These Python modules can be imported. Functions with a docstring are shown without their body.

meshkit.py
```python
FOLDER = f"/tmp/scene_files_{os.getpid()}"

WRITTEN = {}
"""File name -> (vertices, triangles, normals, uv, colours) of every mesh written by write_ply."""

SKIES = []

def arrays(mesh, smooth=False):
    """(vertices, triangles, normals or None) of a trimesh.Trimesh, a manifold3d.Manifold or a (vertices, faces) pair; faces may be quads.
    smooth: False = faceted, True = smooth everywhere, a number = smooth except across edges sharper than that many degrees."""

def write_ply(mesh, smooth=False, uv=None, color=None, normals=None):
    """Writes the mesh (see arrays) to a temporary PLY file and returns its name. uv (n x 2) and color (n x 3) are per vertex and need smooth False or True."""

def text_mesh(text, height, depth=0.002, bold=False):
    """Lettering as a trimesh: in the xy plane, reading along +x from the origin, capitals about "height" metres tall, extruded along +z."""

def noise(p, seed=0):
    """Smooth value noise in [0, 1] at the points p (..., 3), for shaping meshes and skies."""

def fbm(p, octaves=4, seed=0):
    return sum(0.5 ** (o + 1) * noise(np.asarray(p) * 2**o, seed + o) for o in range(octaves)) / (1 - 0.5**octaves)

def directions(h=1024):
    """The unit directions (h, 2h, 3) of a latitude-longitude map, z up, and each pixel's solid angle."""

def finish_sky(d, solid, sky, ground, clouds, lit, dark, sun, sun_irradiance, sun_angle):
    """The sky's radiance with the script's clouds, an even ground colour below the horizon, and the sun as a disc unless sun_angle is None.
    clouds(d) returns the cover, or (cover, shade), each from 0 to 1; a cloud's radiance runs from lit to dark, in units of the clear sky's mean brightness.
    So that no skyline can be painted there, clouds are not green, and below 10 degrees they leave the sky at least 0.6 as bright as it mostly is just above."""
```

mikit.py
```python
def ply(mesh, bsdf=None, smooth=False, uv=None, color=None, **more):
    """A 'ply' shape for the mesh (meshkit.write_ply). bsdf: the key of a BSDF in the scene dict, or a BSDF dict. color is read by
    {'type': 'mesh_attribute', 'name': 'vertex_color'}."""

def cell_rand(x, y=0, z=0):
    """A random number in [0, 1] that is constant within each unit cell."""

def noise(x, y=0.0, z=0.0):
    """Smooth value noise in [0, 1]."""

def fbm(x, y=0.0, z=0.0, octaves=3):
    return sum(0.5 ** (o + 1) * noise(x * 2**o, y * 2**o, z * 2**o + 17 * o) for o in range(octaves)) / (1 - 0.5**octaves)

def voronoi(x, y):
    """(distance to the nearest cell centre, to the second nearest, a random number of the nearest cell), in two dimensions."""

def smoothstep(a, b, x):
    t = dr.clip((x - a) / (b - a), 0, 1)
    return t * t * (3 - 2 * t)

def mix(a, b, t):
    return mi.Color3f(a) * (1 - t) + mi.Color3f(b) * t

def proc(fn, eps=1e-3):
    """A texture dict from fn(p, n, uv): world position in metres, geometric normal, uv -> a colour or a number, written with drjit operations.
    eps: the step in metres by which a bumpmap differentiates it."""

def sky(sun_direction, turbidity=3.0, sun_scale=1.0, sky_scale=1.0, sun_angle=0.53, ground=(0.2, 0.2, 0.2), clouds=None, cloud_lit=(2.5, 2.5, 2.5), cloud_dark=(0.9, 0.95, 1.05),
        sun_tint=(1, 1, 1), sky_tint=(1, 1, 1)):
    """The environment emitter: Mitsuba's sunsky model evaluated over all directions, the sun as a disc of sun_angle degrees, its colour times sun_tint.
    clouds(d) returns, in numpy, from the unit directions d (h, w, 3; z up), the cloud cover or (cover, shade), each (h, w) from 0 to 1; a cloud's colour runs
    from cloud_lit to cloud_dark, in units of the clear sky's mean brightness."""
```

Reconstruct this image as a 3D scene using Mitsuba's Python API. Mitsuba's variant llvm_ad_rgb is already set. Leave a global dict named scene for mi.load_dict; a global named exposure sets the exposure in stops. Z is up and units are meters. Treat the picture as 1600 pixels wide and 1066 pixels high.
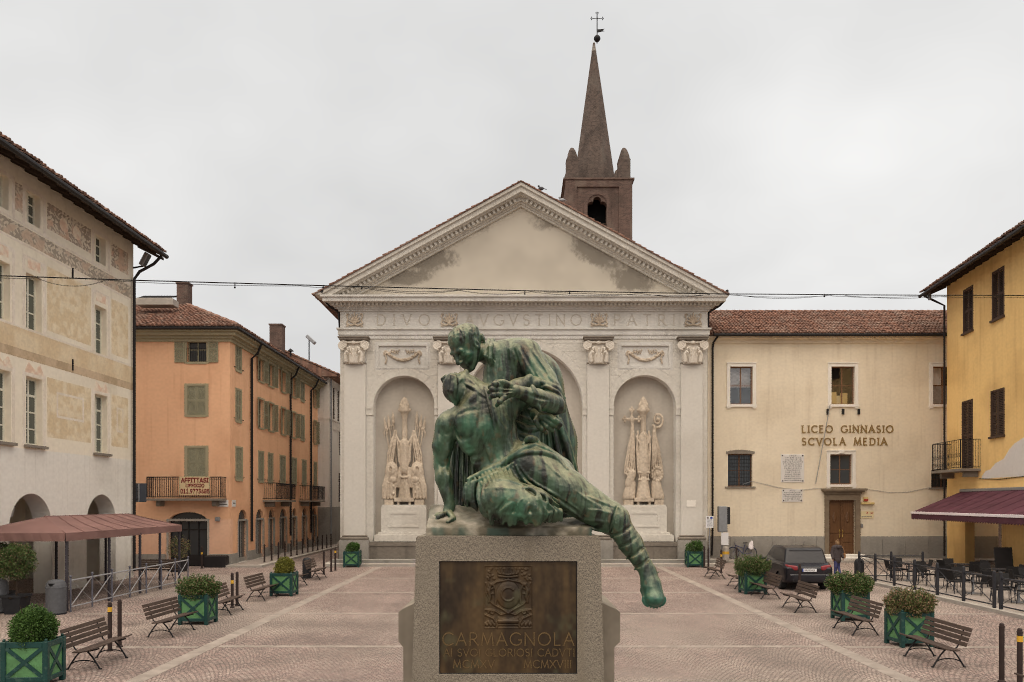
import math, random
import numpy as np, trimesh, mitsuba as mi, drjit as dr, mikit, meshkit
from mikit import proc, noise, fbm, voronoi, cell_rand, smoothstep, mix
from shapely.geometry import Polygon, LineString, Point, box as sbox
from shapely.ops import unary_union
from shapely import affinity

T = mi.ScalarTransform4f
scene, labels = {'type': 'scene'}, {}
# ---------------------------------------------------------------- camera, sky, exposure
FOC, EYE, VX, VY = 1250.0, 3.48, 808.0, 785.0          # focal length in picture widths of 1600, eye height, vanishing point
scene['camera'] = {'type': 'perspective', 'fov': 2 * math.degrees(math.atan(800 / FOC)), 'fov_axis': 'x',
                   'principal_point_offset_x': (800 - VX) / 1600, 'principal_point_offset_y': (533 - VY) / 1066,
                   'near_clip': 0.1, 'far_clip': 3000.0,
                   'to_world': T().look_at(origin=[0, 0, EYE], target=[0, 10, EYE], up=[0, 0, 1])}

def clouds(d):
    z = np.clip(d[..., 2], 0.03, 1)
    q = np.stack([d[..., 0] / (z + .35), d[..., 1] / (z + .35), z * 0 + 3.3], -1)
    n = .8 * meshkit.fbm(q * 1.5 + 5.2, 5, seed=4) + .2 * meshkit.fbm(q * 5.5 + 1.7, 5, seed=9)
    shade = np.clip(1.0 - 0.55 * np.clip((z - .35) / .6, 0, 1) + (0.5 - n) * 2.4 - 0.1, 0, 1)
    return np.ones_like(z), shade
scene['sky'] = mikit.sky([-0.05, -0.44, 0.88], turbidity=4, sun_scale=0.25, sun_angle=88, clouds=clouds,
                         cloud_lit=(1.08, 1.075, 1.06), cloud_dark=(.75, .75, .745), sun_tint=(1.0, 0.99, 0.975), ground=(0.16, 0.13, 0.11))
exposure = 3.12

# ---------------------------------------------------------------- helpers
def at(x, y, Y): return np.array([(x - VX) * Y / FOC, Y, EYE - (y - VY) * Y / FOC])
def gY(y, z=0.0): return FOC * (EYE - z) / (y - VY)
def tri(mesh):
    if isinstance(mesh, trimesh.Trimesh): return mesh
    if hasattr(mesh, 'to_mesh'):
        m = mesh.to_mesh(); return trimesh.Trimesh(m.vert_properties[:, :3], m.tri_verts, process=False)
    return trimesh.Trimesh(mesh[0], mesh[1], process=False)
def cat(ms):
    vs, fs, n = [], [], 0
    for m in ms:
        v, f = (m.vertices, m.faces) if isinstance(m, trimesh.Trimesh) else m
        vs.append(np.asarray(v, float)); fs.append(np.asarray(f, int) + n); n += len(v)
    return trimesh.Trimesh(np.vstack(vs), np.vstack(fs), process=False)
BOXF = np.array([[0, 2, 1], [0, 3, 2], [4, 5, 6], [4, 6, 7], [0, 1, 5], [0, 5, 4], [1, 2, 6], [1, 6, 5], [2, 3, 7], [2, 7, 6], [3, 0, 4], [3, 4, 7]])
def bx(x0, x1, y0, y1, z0, z1):
    return np.array([[x0, y0, z0], [x1, y0, z0], [x1, y1, z0], [x0, y1, z0], [x0, y0, z1], [x1, y0, z1], [x1, y1, z1], [x0, y1, z1]], float), BOXF
def cbx(x0, x1, y0, y1, z0, z1, c=0.01):
    p = []
    for X, sx in ((x0, 1), (x1, -1)):
        for Y, sy in ((y0, 1), (y1, -1)):
            for Z, sz in ((z0, 1), (z1, -1)):
                p += [[X + sx * c, Y + sy * c, Z], [X + sx * c, Y, Z + sz * c], [X, Y + sy * c, Z + sz * c]]
    return hull(p)
def hull(p):
    m = trimesh.convex.convex_hull(np.array(p, float)); return m
def xf(mesh, M):
    m = tri(mesh); M = np.asarray(M, float)
    f = np.asarray(m.faces)
    if np.linalg.det(M[:3, :3]) < 0: f = f[:, ::-1]
    return trimesh.Trimesh(m.vertices @ M[:3, :3].T + M[:3, 3], f, process=False)
def mv(mesh, x=0, y=0, z=0): return xf(mesh, [[1, 0, 0, x], [0, 1, 0, y], [0, 0, 1, z], [0, 0, 0, 1]])
def rotm(axis, deg): return trimesh.transformations.rotation_matrix(math.radians(deg), axis)
def ext(poly, h):
    gs = [g for g in getattr(poly, 'geoms', [poly]) if g.geom_type == 'Polygon' and g.area > 1e-7]
    return cat([trimesh.creation.extrude_polygon(g, h, engine='earcut') for g in gs])
def tube(pts, r, n=6, close=False):
    p = np.asarray(pts, float); r = np.broadcast_to(r, (len(p),)).astype(float)
    t = np.gradient(p, axis=0); t /= np.linalg.norm(t, axis=1, keepdims=True) + 1e-12
    ref = np.array([0, 0, 1.0]) if abs(t[:, 2]).mean() < .8 else np.array([1.0, 0, 0.1])
    a = np.cross(t, ref); a /= np.linalg.norm(a, axis=1, keepdims=True) + 1e-12
    b = np.cross(t, a); w = np.arange(n) * 2 * np.pi / n + np.pi / n
    v = (p[:, None] + r[:, None, None] * (np.cos(w)[None, :, None] * a[:, None] + np.sin(w)[None, :, None] * b[:, None])).reshape(-1, 3)
    f = []
    for i in range(len(p) - 1):
        for j in range(n):
            k = (j + 1) % n
            f += [[i * n + j, i * n + k, (i + 1) * n + k], [i * n + j, (i + 1) * n + k, (i + 1) * n + j]]
    v = np.vstack([v, p[:1], p[-1:]]); L = len(v)
    for j in range(n):
        k = (j + 1) % n
        f += [[L - 2, k, j], [L - 1, (len(p) - 1) * n + j, (len(p) - 1) * n + k]]
    return v, np.array(f)[:, ::-1]
def lathe(prof, n=16):
    """profile [(r, z)] bottom to top"""
    pr = np.asarray(prof, float); w = np.arange(n) * 2 * np.pi / n
    v = np.stack([pr[:, :1] * np.cos(w), pr[:, :1] * np.sin(w), np.repeat(pr[:, 1:], n, 1)], -1).reshape(-1, 3)
    f = []
    for i in range(len(pr) - 1):
        for j in range(n):
            k = (j + 1) % n
            f += [[i * n + j, i * n + k, (i + 1) * n + k], [i * n + j, (i + 1) * n + k, (i + 1) * n + j]]
    v = np.vstack([v, [[0, 0, pr[0, 1]]], [[0, 0, pr[-1, 1]]]]); L = len(v)
    for j in range(n):
        k = (j + 1) % n
        f += [[L - 2, k, j], [L - 1, (len(pr) - 1) * n + j, (len(pr) - 1) * n + k]]
    return v, np.array(f)
def ball(c, r, n=2):
    m = trimesh.creation.icosphere(n, 1.0); return trimesh.Trimesh(m.vertices * np.broadcast_to(r, 3) + np.asarray(c, float), m.faces, process=False)

class Frame:
    """a facade: u to the right seen from outside, z up, d outwards"""
    def __init__(s, O, u):
        s.O = np.array(O, float); s.u = np.array([u[0], u[1], 0.]) / math.hypot(u[0], u[1]); s.n = np.cross(s.u, [0, 0, 1.])
        s.M = np.eye(4); s.M[:3, 0] = s.u; s.M[:3, 1] = [0, 0, 1]; s.M[:3, 2] = s.n; s.M[:3, 3] = s.O
    def box(s, u0, u1, z0, z1, d0, d1): return xf(bx(u0, u1, z0, z1, d0, d1), s.M)
    def cbox(s, u0, u1, z0, z1, d0, d1, c=.012): return xf(cbx(u0, u1, z0, z1, d0, d1, c), s.M)
    def ext(s, poly, d0, d1): return xf(mv(ext(poly, d1 - d0), 0, 0, d0), s.M)
    def loc(s, mesh): return xf(mesh, s.M)
    def pt(s, u, z, d=0): return s.O + s.u * u + s.n * d + np.array([0, 0, z])
    def tube(s, pts, r, n=6): return tube([s.pt(*p) for p in pts], r, n)

def arch(u0, u1, z0, zs, n=20, flat=1.0):
    c, r = (u0 + u1) / 2, (u1 - u0) / 2
    return Polygon([(u0, z0), (u1, z0)] + [(c + r * math.cos(a), zs + flat * r * math.sin(a)) for a in np.linspace(0, math.pi, n)])

taken = {}
def num(name):
    k = taken.get(name, 0); taken[name] = k + 1
    return name if k == 0 else f'{name}_{k:03d}'
def lab(key, label=None, cat=None, group=None, kind=None):
    d = {k: v for k, v in (('label', label), ('category', cat), ('group', group), ('kind', kind)) if v}
    if d: labels[key] = {**labels.get(key, {}), **d}
def thing(name, label, cat, group=None):
    key = num(name); lab(key, label, cat, group); return key
def put(key, mesh, m, smooth=False, tw=None):
    if isinstance(mesh, dict): d = dict(mesh)
    else: d = mikit.ply(tri(mesh), m, smooth)
    if tw is not None: d['to_world'] = tw
    scene[key] = d; return key
def part(parent, name, mesh, m, smooth=False, label=None, kind=None, tw=None):
    key = num(parent + '__' + name); put(key, mesh, m, smooth, tw); lab(key, label, kind=kind); return key
def solid(name, mesh, m, label, cat, smooth=False, group=None, tw=None):
    key = thing(name, label, cat, group); put(key, mesh, m, smooth, tw); return key
def setting(name, mesh, m, smooth=False):
    key = num(name); put(key, mesh, m, smooth); lab(key, kind='structure'); return key
CACHE = {}
def cached(ck, m, fn, smooth=False):
    if ck not in CACHE: CACHE[ck] = mikit.ply(tri(fn()), m, smooth)
    return CACHE[ck]
def place(x, y, z=0, rz=0, s=1.0):
    return T().translate([x, y, z]).rotate([0, 0, 1], rz).scale(s)

# ---------------------------------------------------------------- materials
def mat(name, col, rough=.7, spec=.3, metal=0.0, bump=None, bscale=1.0, two=True, **more):
    c = proc(col) if callable(col) else {'type': 'rgb', 'value': list(col)}
    d = {'type': 'principled', 'base_color': c, 'roughness': rough, 'specular': spec, 'metallic': metal, **more}
    if bump is not None: d = {'type': 'bumpmap', 'arbitrary': proc(bump, 4e-3), 'scale': bscale, 'bsdf': d}
    scene[name] = {'type': 'twosided', 'bsdf': d} if two else d
    return name
def plaster(name, col, stain=(.5, .5, .5), amt=.5, fine=.12, streak=.3, **k):
    a, b = list(col), [x * y for x, y in zip(col, stain)]
    def fn(p, n, uv):
        h = p.x + p.y
        big = smoothstep(.45, .8, fbm(h * .35, p.z * .45, p.x * .2 + 3, 4))
        st = smoothstep(.5, .85, fbm(h * 2.2, p.z * .22, 1.7, 4))
        v = 1 - fine + 2 * fine * fbm(p.x * 9, p.y * 9, p.z * 9, 3)
        st2 = smoothstep(.55, .8, fbm(h * 8, p.z * .4, 5.3, 3)); damp = smoothstep(1.5, .1, p.z - .9 * fbm(h * 1.3, p.z, 2, 3))
        return mix(a, b, dr.clip(big * amt + st * streak + st2 * streak * .6 + damp * .5, 0, 1)) * v
    return mat(name, fn, **{'rough': .85, 'spec': .2, **k})
def plain(name, col, var=.18, sc=6.0, **k):
    a = list(col)
    def fn(p, n, uv): return mi.Color3f(a) * (1 - var + 2 * var * fbm(p.x * sc, p.y * sc, p.z * sc, 3))
    return mat(name, fn, **k)

plaster('m_church', (.60, .585, .555), (.60, .58, .55), .5, .08, .45)
plaster('m_church_stone', (.585, .56, .51), (.66, .62, .58), .5, .14, .2)
plaster('m_pilaster', (.60, .575, .53), (.75, .73, .7), .4, .08, .2)
plaster('m_capital', (.66, .61, .54), (.55, .53, .5), .4, .14, .3)
plaster('m_relief', (.53, .45, .36), (.42, .38, .34), .6, .25, .6)
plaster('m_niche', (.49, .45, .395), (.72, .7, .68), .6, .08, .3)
def tymp(p, n, uv):
    base = mix((.55, .505, .43), (.47, .43, .365), smoothstep(.4, .75, fbm(p.x * .3, p.z * .3, 2, 4)))
    g = fbm(p.x * 1.5, p.z * 1.7, 5, 5) * .75 + .25 * fbm(p.x * 9, p.z * 7, 3, 4)
    # old damp stains: one blotch left, two right
    def blot(x, z, rx, rz): return dr.exp(-dr.square((p.x - x) / rx) - dr.square((p.z - z) / rz))
    b = blot(-4.6, 17.2, 1.6, .8) + blot(-6.3, 16.1, 1.4, .5) + .9 * blot(3.8, 18.0, .9, .8) + 1.15 * blot(6.6, 16.0, 1.5, .8) + .75 * blot(5.0, 17.3, 1.5, .7) + .75 * blot(1.8, 19.3, 1.4, .7) + .5 * blot(-2.2, 18.9, 1.5, .5)
    s = smoothstep(.33, .72, b * (.15 + 1.5 * (g * .55 + .45 * fbm(p.x * 6, p.z * 5, 6, 5))))
    white = smoothstep(.6, .8, blot(5.6, 17.2, 1.3, .6) * .7 + g * .4)
    return mix(mix(base, (.60, .56, .49), white * .6), (.19, .168, .14), s * .8)
mat('m_tympanum', tymp, .9, .15)
plaster('m_dark_stone', (.23, .20, .17), (.6, .6, .6), .6, .2, .4)
plaster('m_grey_stone', (.34, .32, .29), (.6, .6, .6), .6, .18, .4)
def brick(name, c1, c2, mortar, w=.26, h=.085, m=.012, rough=.9):
    def fn(p, n, uv):
        u = dr.select(dr.abs(n.x) > dr.abs(n.y), p.y, p.x); row = dr.floor(p.z / h)
        uu = u / w + .5 * (row - 2 * dr.floor(row / 2)); r = cell_rand(dr.floor(uu), row, 3)
        fx, fz = uu - dr.floor(uu), p.z / h - row
        j = dr.minimum(dr.minimum(fx, 1 - fx) * w, dr.minimum(fz, 1 - fz) * h)
        big = fbm(p.x * .8, p.y * .8, p.z * .5, 3)
        wth = smoothstep(.5, .72, fbm(p.x * 1.7, p.y * 1.7, p.z * .7 + 3, 4)); blk = smoothstep(.55, .75, fbm(p.x * 1.2 + 7, p.y * 1.2, p.z * .5, 4))
        return mix(mix(mix(mix(c1, c2, r * .7 + .5 * (big - .3)), mortar, wth * .55), [x * .5 for x in c1], blk * .5), mortar, .7 * (1 - smoothstep(m * .4, m, j)))
    return mat(name, fn, rough, .2)
brick('m_brick', (.072, .049, .043), (.165, .107, .09), (.19, .15, .125))
brick('m_spire', (.070, .055, .049), (.150, .112, .096), (.14, .12, .105), .2, .12)
def tilefn(p, n, uv):
    r = cell_rand(dr.floor(p.x / .205), dr.floor(p.y / .37), 2); g = fbm(p.x * .9, p.y * .9, 1, 3)
    lich = smoothstep(.55, .8, fbm(p.x * 5, p.y * 5, p.z * 5, 3))
    return mix(mix((.25, .135, .098), (.13, .078, .062), r), (.31, .245, .205), lich * .6 + smoothstep(.5, .8, g) * .3)
mat('m_tile', tilefn, .9, .2)
plaster('m_liceo', (.76, .675, .535), (.78, .75, .72), .55, .07, .5)
plaster('m_liceo_trim', (.78, .745, .69), (.8, .8, .8), .4, .06, .2)
plaster('m_orange', (.80, .48, .295), (.74, .66, .62), .65, .08, .5)
plaster('m_orange_low', (.78, .49, .34), (.8, .75, .7), .55, .08, .3)
plaster('m_yellow', (.87, .59, .25), (.74, .70, .66), .6, .08, .5)
plaster('m_cream', (.82, .75, .62), (.75, .72, .68), .5, .08, .3)
plaster('m_low_plaster', (.78, .75, .69), (.74, .72, .69), .7, .08, .5)
plaster('m_white_house', (.74, .69, .64), (.7, .68, .66), .5, .08, .3)
plaster('m_patch', (.70, .66, .62), (.8, .78, .76), .5, .06, .3)
plain('m_letter', (.46, .425, .37), .15)
plain('m_cornice_green', (.34, .30, .20), .1)
plain('m_shutter', (.28, .265, .18), .15, rough=.6)
plain('m_shutter_dark', (.075, .045, .032), .3, rough=.6)
plain('m_window_wood', (.20, .10, .055), .3, rough=.5)
plain('m_window_white', (.66, .64, .54), .12, rough=.5)
mat('m_glass_pale', (.075, .088, .075), .1, .6)
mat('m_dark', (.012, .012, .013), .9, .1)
mat('m_interior', (.10, .085, .07), .9, .1)
mat('m_glass', (.035, .04, .045), .08, .6)
plain('m_iron', (.016, .0155, .017), .3, 30, rough=.55, spec=.2)
plain('m_gutter', (.02, .018, .019), .2, 8, rough=.5, spec=.25)
plain('m_timber', (.05, .034, .026), .35, 12, rough=.85, spec=.15)
plain('m_galv', (.30, .31, .33), .15, 8, rough=.4, metal=.5)
# ================================================================ ground
def cobble(p, n, uv):
    # porphyry setts laid in segmental arcs
    w = 1.15; cx = p.x / w; ix = dr.floor(cx); t = (cx - ix) - .5
    yy = p.y + .62 * (t * t * 4) * .5 + .5 * (ix - 2 * dr.floor(ix / 2)) * .05
    s = .105; row = dr.floor(yy / s); ux = t * w / s * (1 + .25 * t * t) + .5 * (row - 2 * dr.floor(row / 2)) + ix * 17
    r = cell_rand(dr.floor(ux), row, 5); r2 = cell_rand(dr.floor(ux), row, 9)
    fx, fy = ux - dr.floor(ux), yy / s - row
    j = 1 - smoothstep(.02, .20, dr.minimum(dr.minimum(fx, 1 - fx), dr.minimum(fy, 1 - fy)))
    big = fbm(p.x * .22, p.y * .22, 2, 4); mid = fbm(p.x * 1.1, p.y * 1.1, 7, 3)
    c = mix(mix((.295, .212, .188), (.165, .128, .118), r), (.345, .285, .25), r2 * r2 * .7)
    c = mix(mix(c, (.34, .29, .25), smoothstep(.45, .7, big) * .5), (.13, .105, .095), smoothstep(.55, .75, fbm(p.x * .5 + 31, p.y * .35, 9, 4)) * .35)
    return mix(c * (.72 + .56 * mid), (.075, .06, .052), j * .9)
def cobble_h(p, n, uv): return fbm(p.x * 9, p.y * 9, 1, 2) * .012
mat('m_cobble', cobble, .8, .2)
plain('m_band', (.255, .218, .19), .3, 4, rough=.75)
plain('m_pave', (.25, .215, .19), .22, 3, rough=.8)
plain('m_kerb', (.36, .33, .295), .2, 5, rough=.75)
setting('ground', bx(-900, 900, -60, 1800, -.5, 0), 'm_cobble')
rng = random.Random(7)
def band(name, x0, y0, x1, y1, w, L=1.25):
    """a pale stone band of slabs, each a piece of it"""
    n = max(1, round(math.hypot(x1 - x0, y1 - y0) / L)); key = num(name); lab(key, kind='structure')
    far, slabs = [], 0
    for i in range(n):
        a, b = i / n, (i + 1) / n
        p, q = np.array([x0 + (x1 - x0) * a, y0 + (y1 - y0) * a]), np.array([x0 + (x1 - x0) * b, y0 + (y1 - y0) * b])
        dz = rng.uniform(.004, .007); g = .006
        if abs(x1 - x0) > abs(y1 - y0): m = bx(p[0] + g, q[0] - g, p[1] - w / 2, p[1] + w / 2, -.02, dz)
        else: m = bx(p[0] - w / 2, p[0] + w / 2, p[1] + g, q[1] - g, -.02, dz)
        part(key, 'slab', m, 'm_band')
for x in (-7.42, 7.62): band('stone_band', x, 12.5, x, 43.5, .36)
for y in (19.3, 25.0, 30.8, 36.6):
    band('stone_band', -7.2, y, 7.4, y, .24)
for y in (19.2, 24.9, 30.8): band('stone_band', -13.5, y, -7.64, y, .2)
for y in (19.2, 24.9): band('stone_band', 7.84, y, 14.9, y, .2)
# pavements
def pavement(poly, h=.12, kerb=.28):
    key = num('pavement'); P = Polygon(poly)
    put(key, ext(P.buffer(-kerb, join_style=2), h - .004), 'm_pave'); lab(key, kind='structure')
    part(key, 'kerb', ext(P.difference(P.buffer(-kerb, join_style=2)), h), 'm_kerb')
pavement([(15.0, 20.0), (30, 20.0), (30, 46.0), (15.0, 35.9)])
pavement([(9.9, 46.2), (30, 46.2), (30, 49.5), (9.9, 49.5)])
pavement([(-15.7, 42.6), (-13.6, 42.6), (-13.6, 75), (-15.7, 75)])
pavement([(-10.6, 44.2), (-10.35, 43.2), (11.1, 43.2), (11.1, 45.5), (-10.6, 45.5)], .14, .35)
# ---------------------------------------------------------------- lettering: a thin Roman capital alphabet drawn with strokes
def _arc(cx, cy, rx, ry, a, b, n=14): return [(cx + rx * math.cos(math.radians(t)), cy + ry * math.sin(math.radians(t))) for t in np.linspace(a, b, n)]
GL = {'A': (.80, [[(0, 0), (.4, 1), (.8, 0)], [(.15, .36), (.65, .36)]]), 'C': (.84, [_arc(.5, .5, .48, .5, 42, 318)]), 'D': (.80, [[(.06, 0), (.06, 1), (.3, 1)] + _arc(.3, .5, .48, .5, 90, -90) + [(.06, 0)]]),
      'E': (.58, [[(.54, 1), (.06, 1), (.06, 0), (.56, 0)], [(.06, .52), (.46, .52)]]), 'G': (.90, [_arc(.5, .5, .48, .5, 42, 330) + [(.92, .42), (.66, .42)]]), 'I': (.16, [[(.08, 0), (.08, 1)]]),
      'L': (.55, [[(.06, 1), (.06, 0), (.54, 0)]]), 'M': (.98, [[(.03, 0), (.14, 1), (.49, .08), (.84, 1), (.95, 0)]]), 'N': (.84, [[(.06, 0), (.06, 1), (.78, 0), (.78, 1)]]),
      'O': (1.0, [_arc(.5, .5, .48, .5, 0, 360, 26)]), 'P': (.62, [[(.06, 0), (.06, 1), (.32, 1)] + _arc(.32, .74, .26, .26, 90, -90) + [(.06, .48)]]),
      'R': (.70, [[(.06, 0), (.06, 1), (.32, 1)] + _arc(.32, .74, .26, .26, 90, -90) + [(.06, .48)], [(.3, .48), (.70, 0)]]),
      'S': (.58, [_arc(.29, .75, .24, .25, 30, 250) [:] + _arc(.29, .25, .26, .25, 70, -150)]), 'T': (.72, [[(0, 1), (.72, 1)], [(.36, 1), (.36, 0)]]),
      'U': (.76, [[(.06, 1), (.06, .35)] + _arc(.38, .33, .32, .33, 180, 360) + [(.70, 1)]]), 'V': (.78, [[(0, 1), (.39, 0), (.78, 1)]]), 'X': (.74, [[(0, 0), (.72, 1)], [(0, 1), (.74, 0)]])}
def roman(text, h, w, gap=.2, space=.55, width=None):
    """flat outlines of the text, capitals h tall, strokes w wide; stretched to the given width by its spacing"""
    adv = sum(GL[c][0] if c != ' ' else space for c in text); n = len(text) - 1
    if width: gap = (width / h - adv) / n
    x, gs = 0, []
    for c in text:
        if c != ' ':
            for st in GL[c][1]:
                ls = LineString([((x + a) * h, b * h) for a, b in st]); gs.append(ls.buffer(w / 2, cap_style=2, join_style=2, mitre_limit=2))
                if tuple(st[0]) != tuple(st[-1]):
                    for q, q2 in ((st[0], st[1]), (st[-1], st[-2])):
                        if abs(q[1] - q2[1]) > .25 and q[1] in (0, 1): gs.append(sbox((x + q[0]) * h - w, q[1] * h - w * .3, (x + q[0]) * h + w, q[1] * h + w * .3))
            x += GL[c][0]
        else: x += space
        x += gap
    return unary_union(gs)
def sans(text, h, bold=True):
    m = meshkit.text_mesh(text, h, .004, bold); return m
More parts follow.
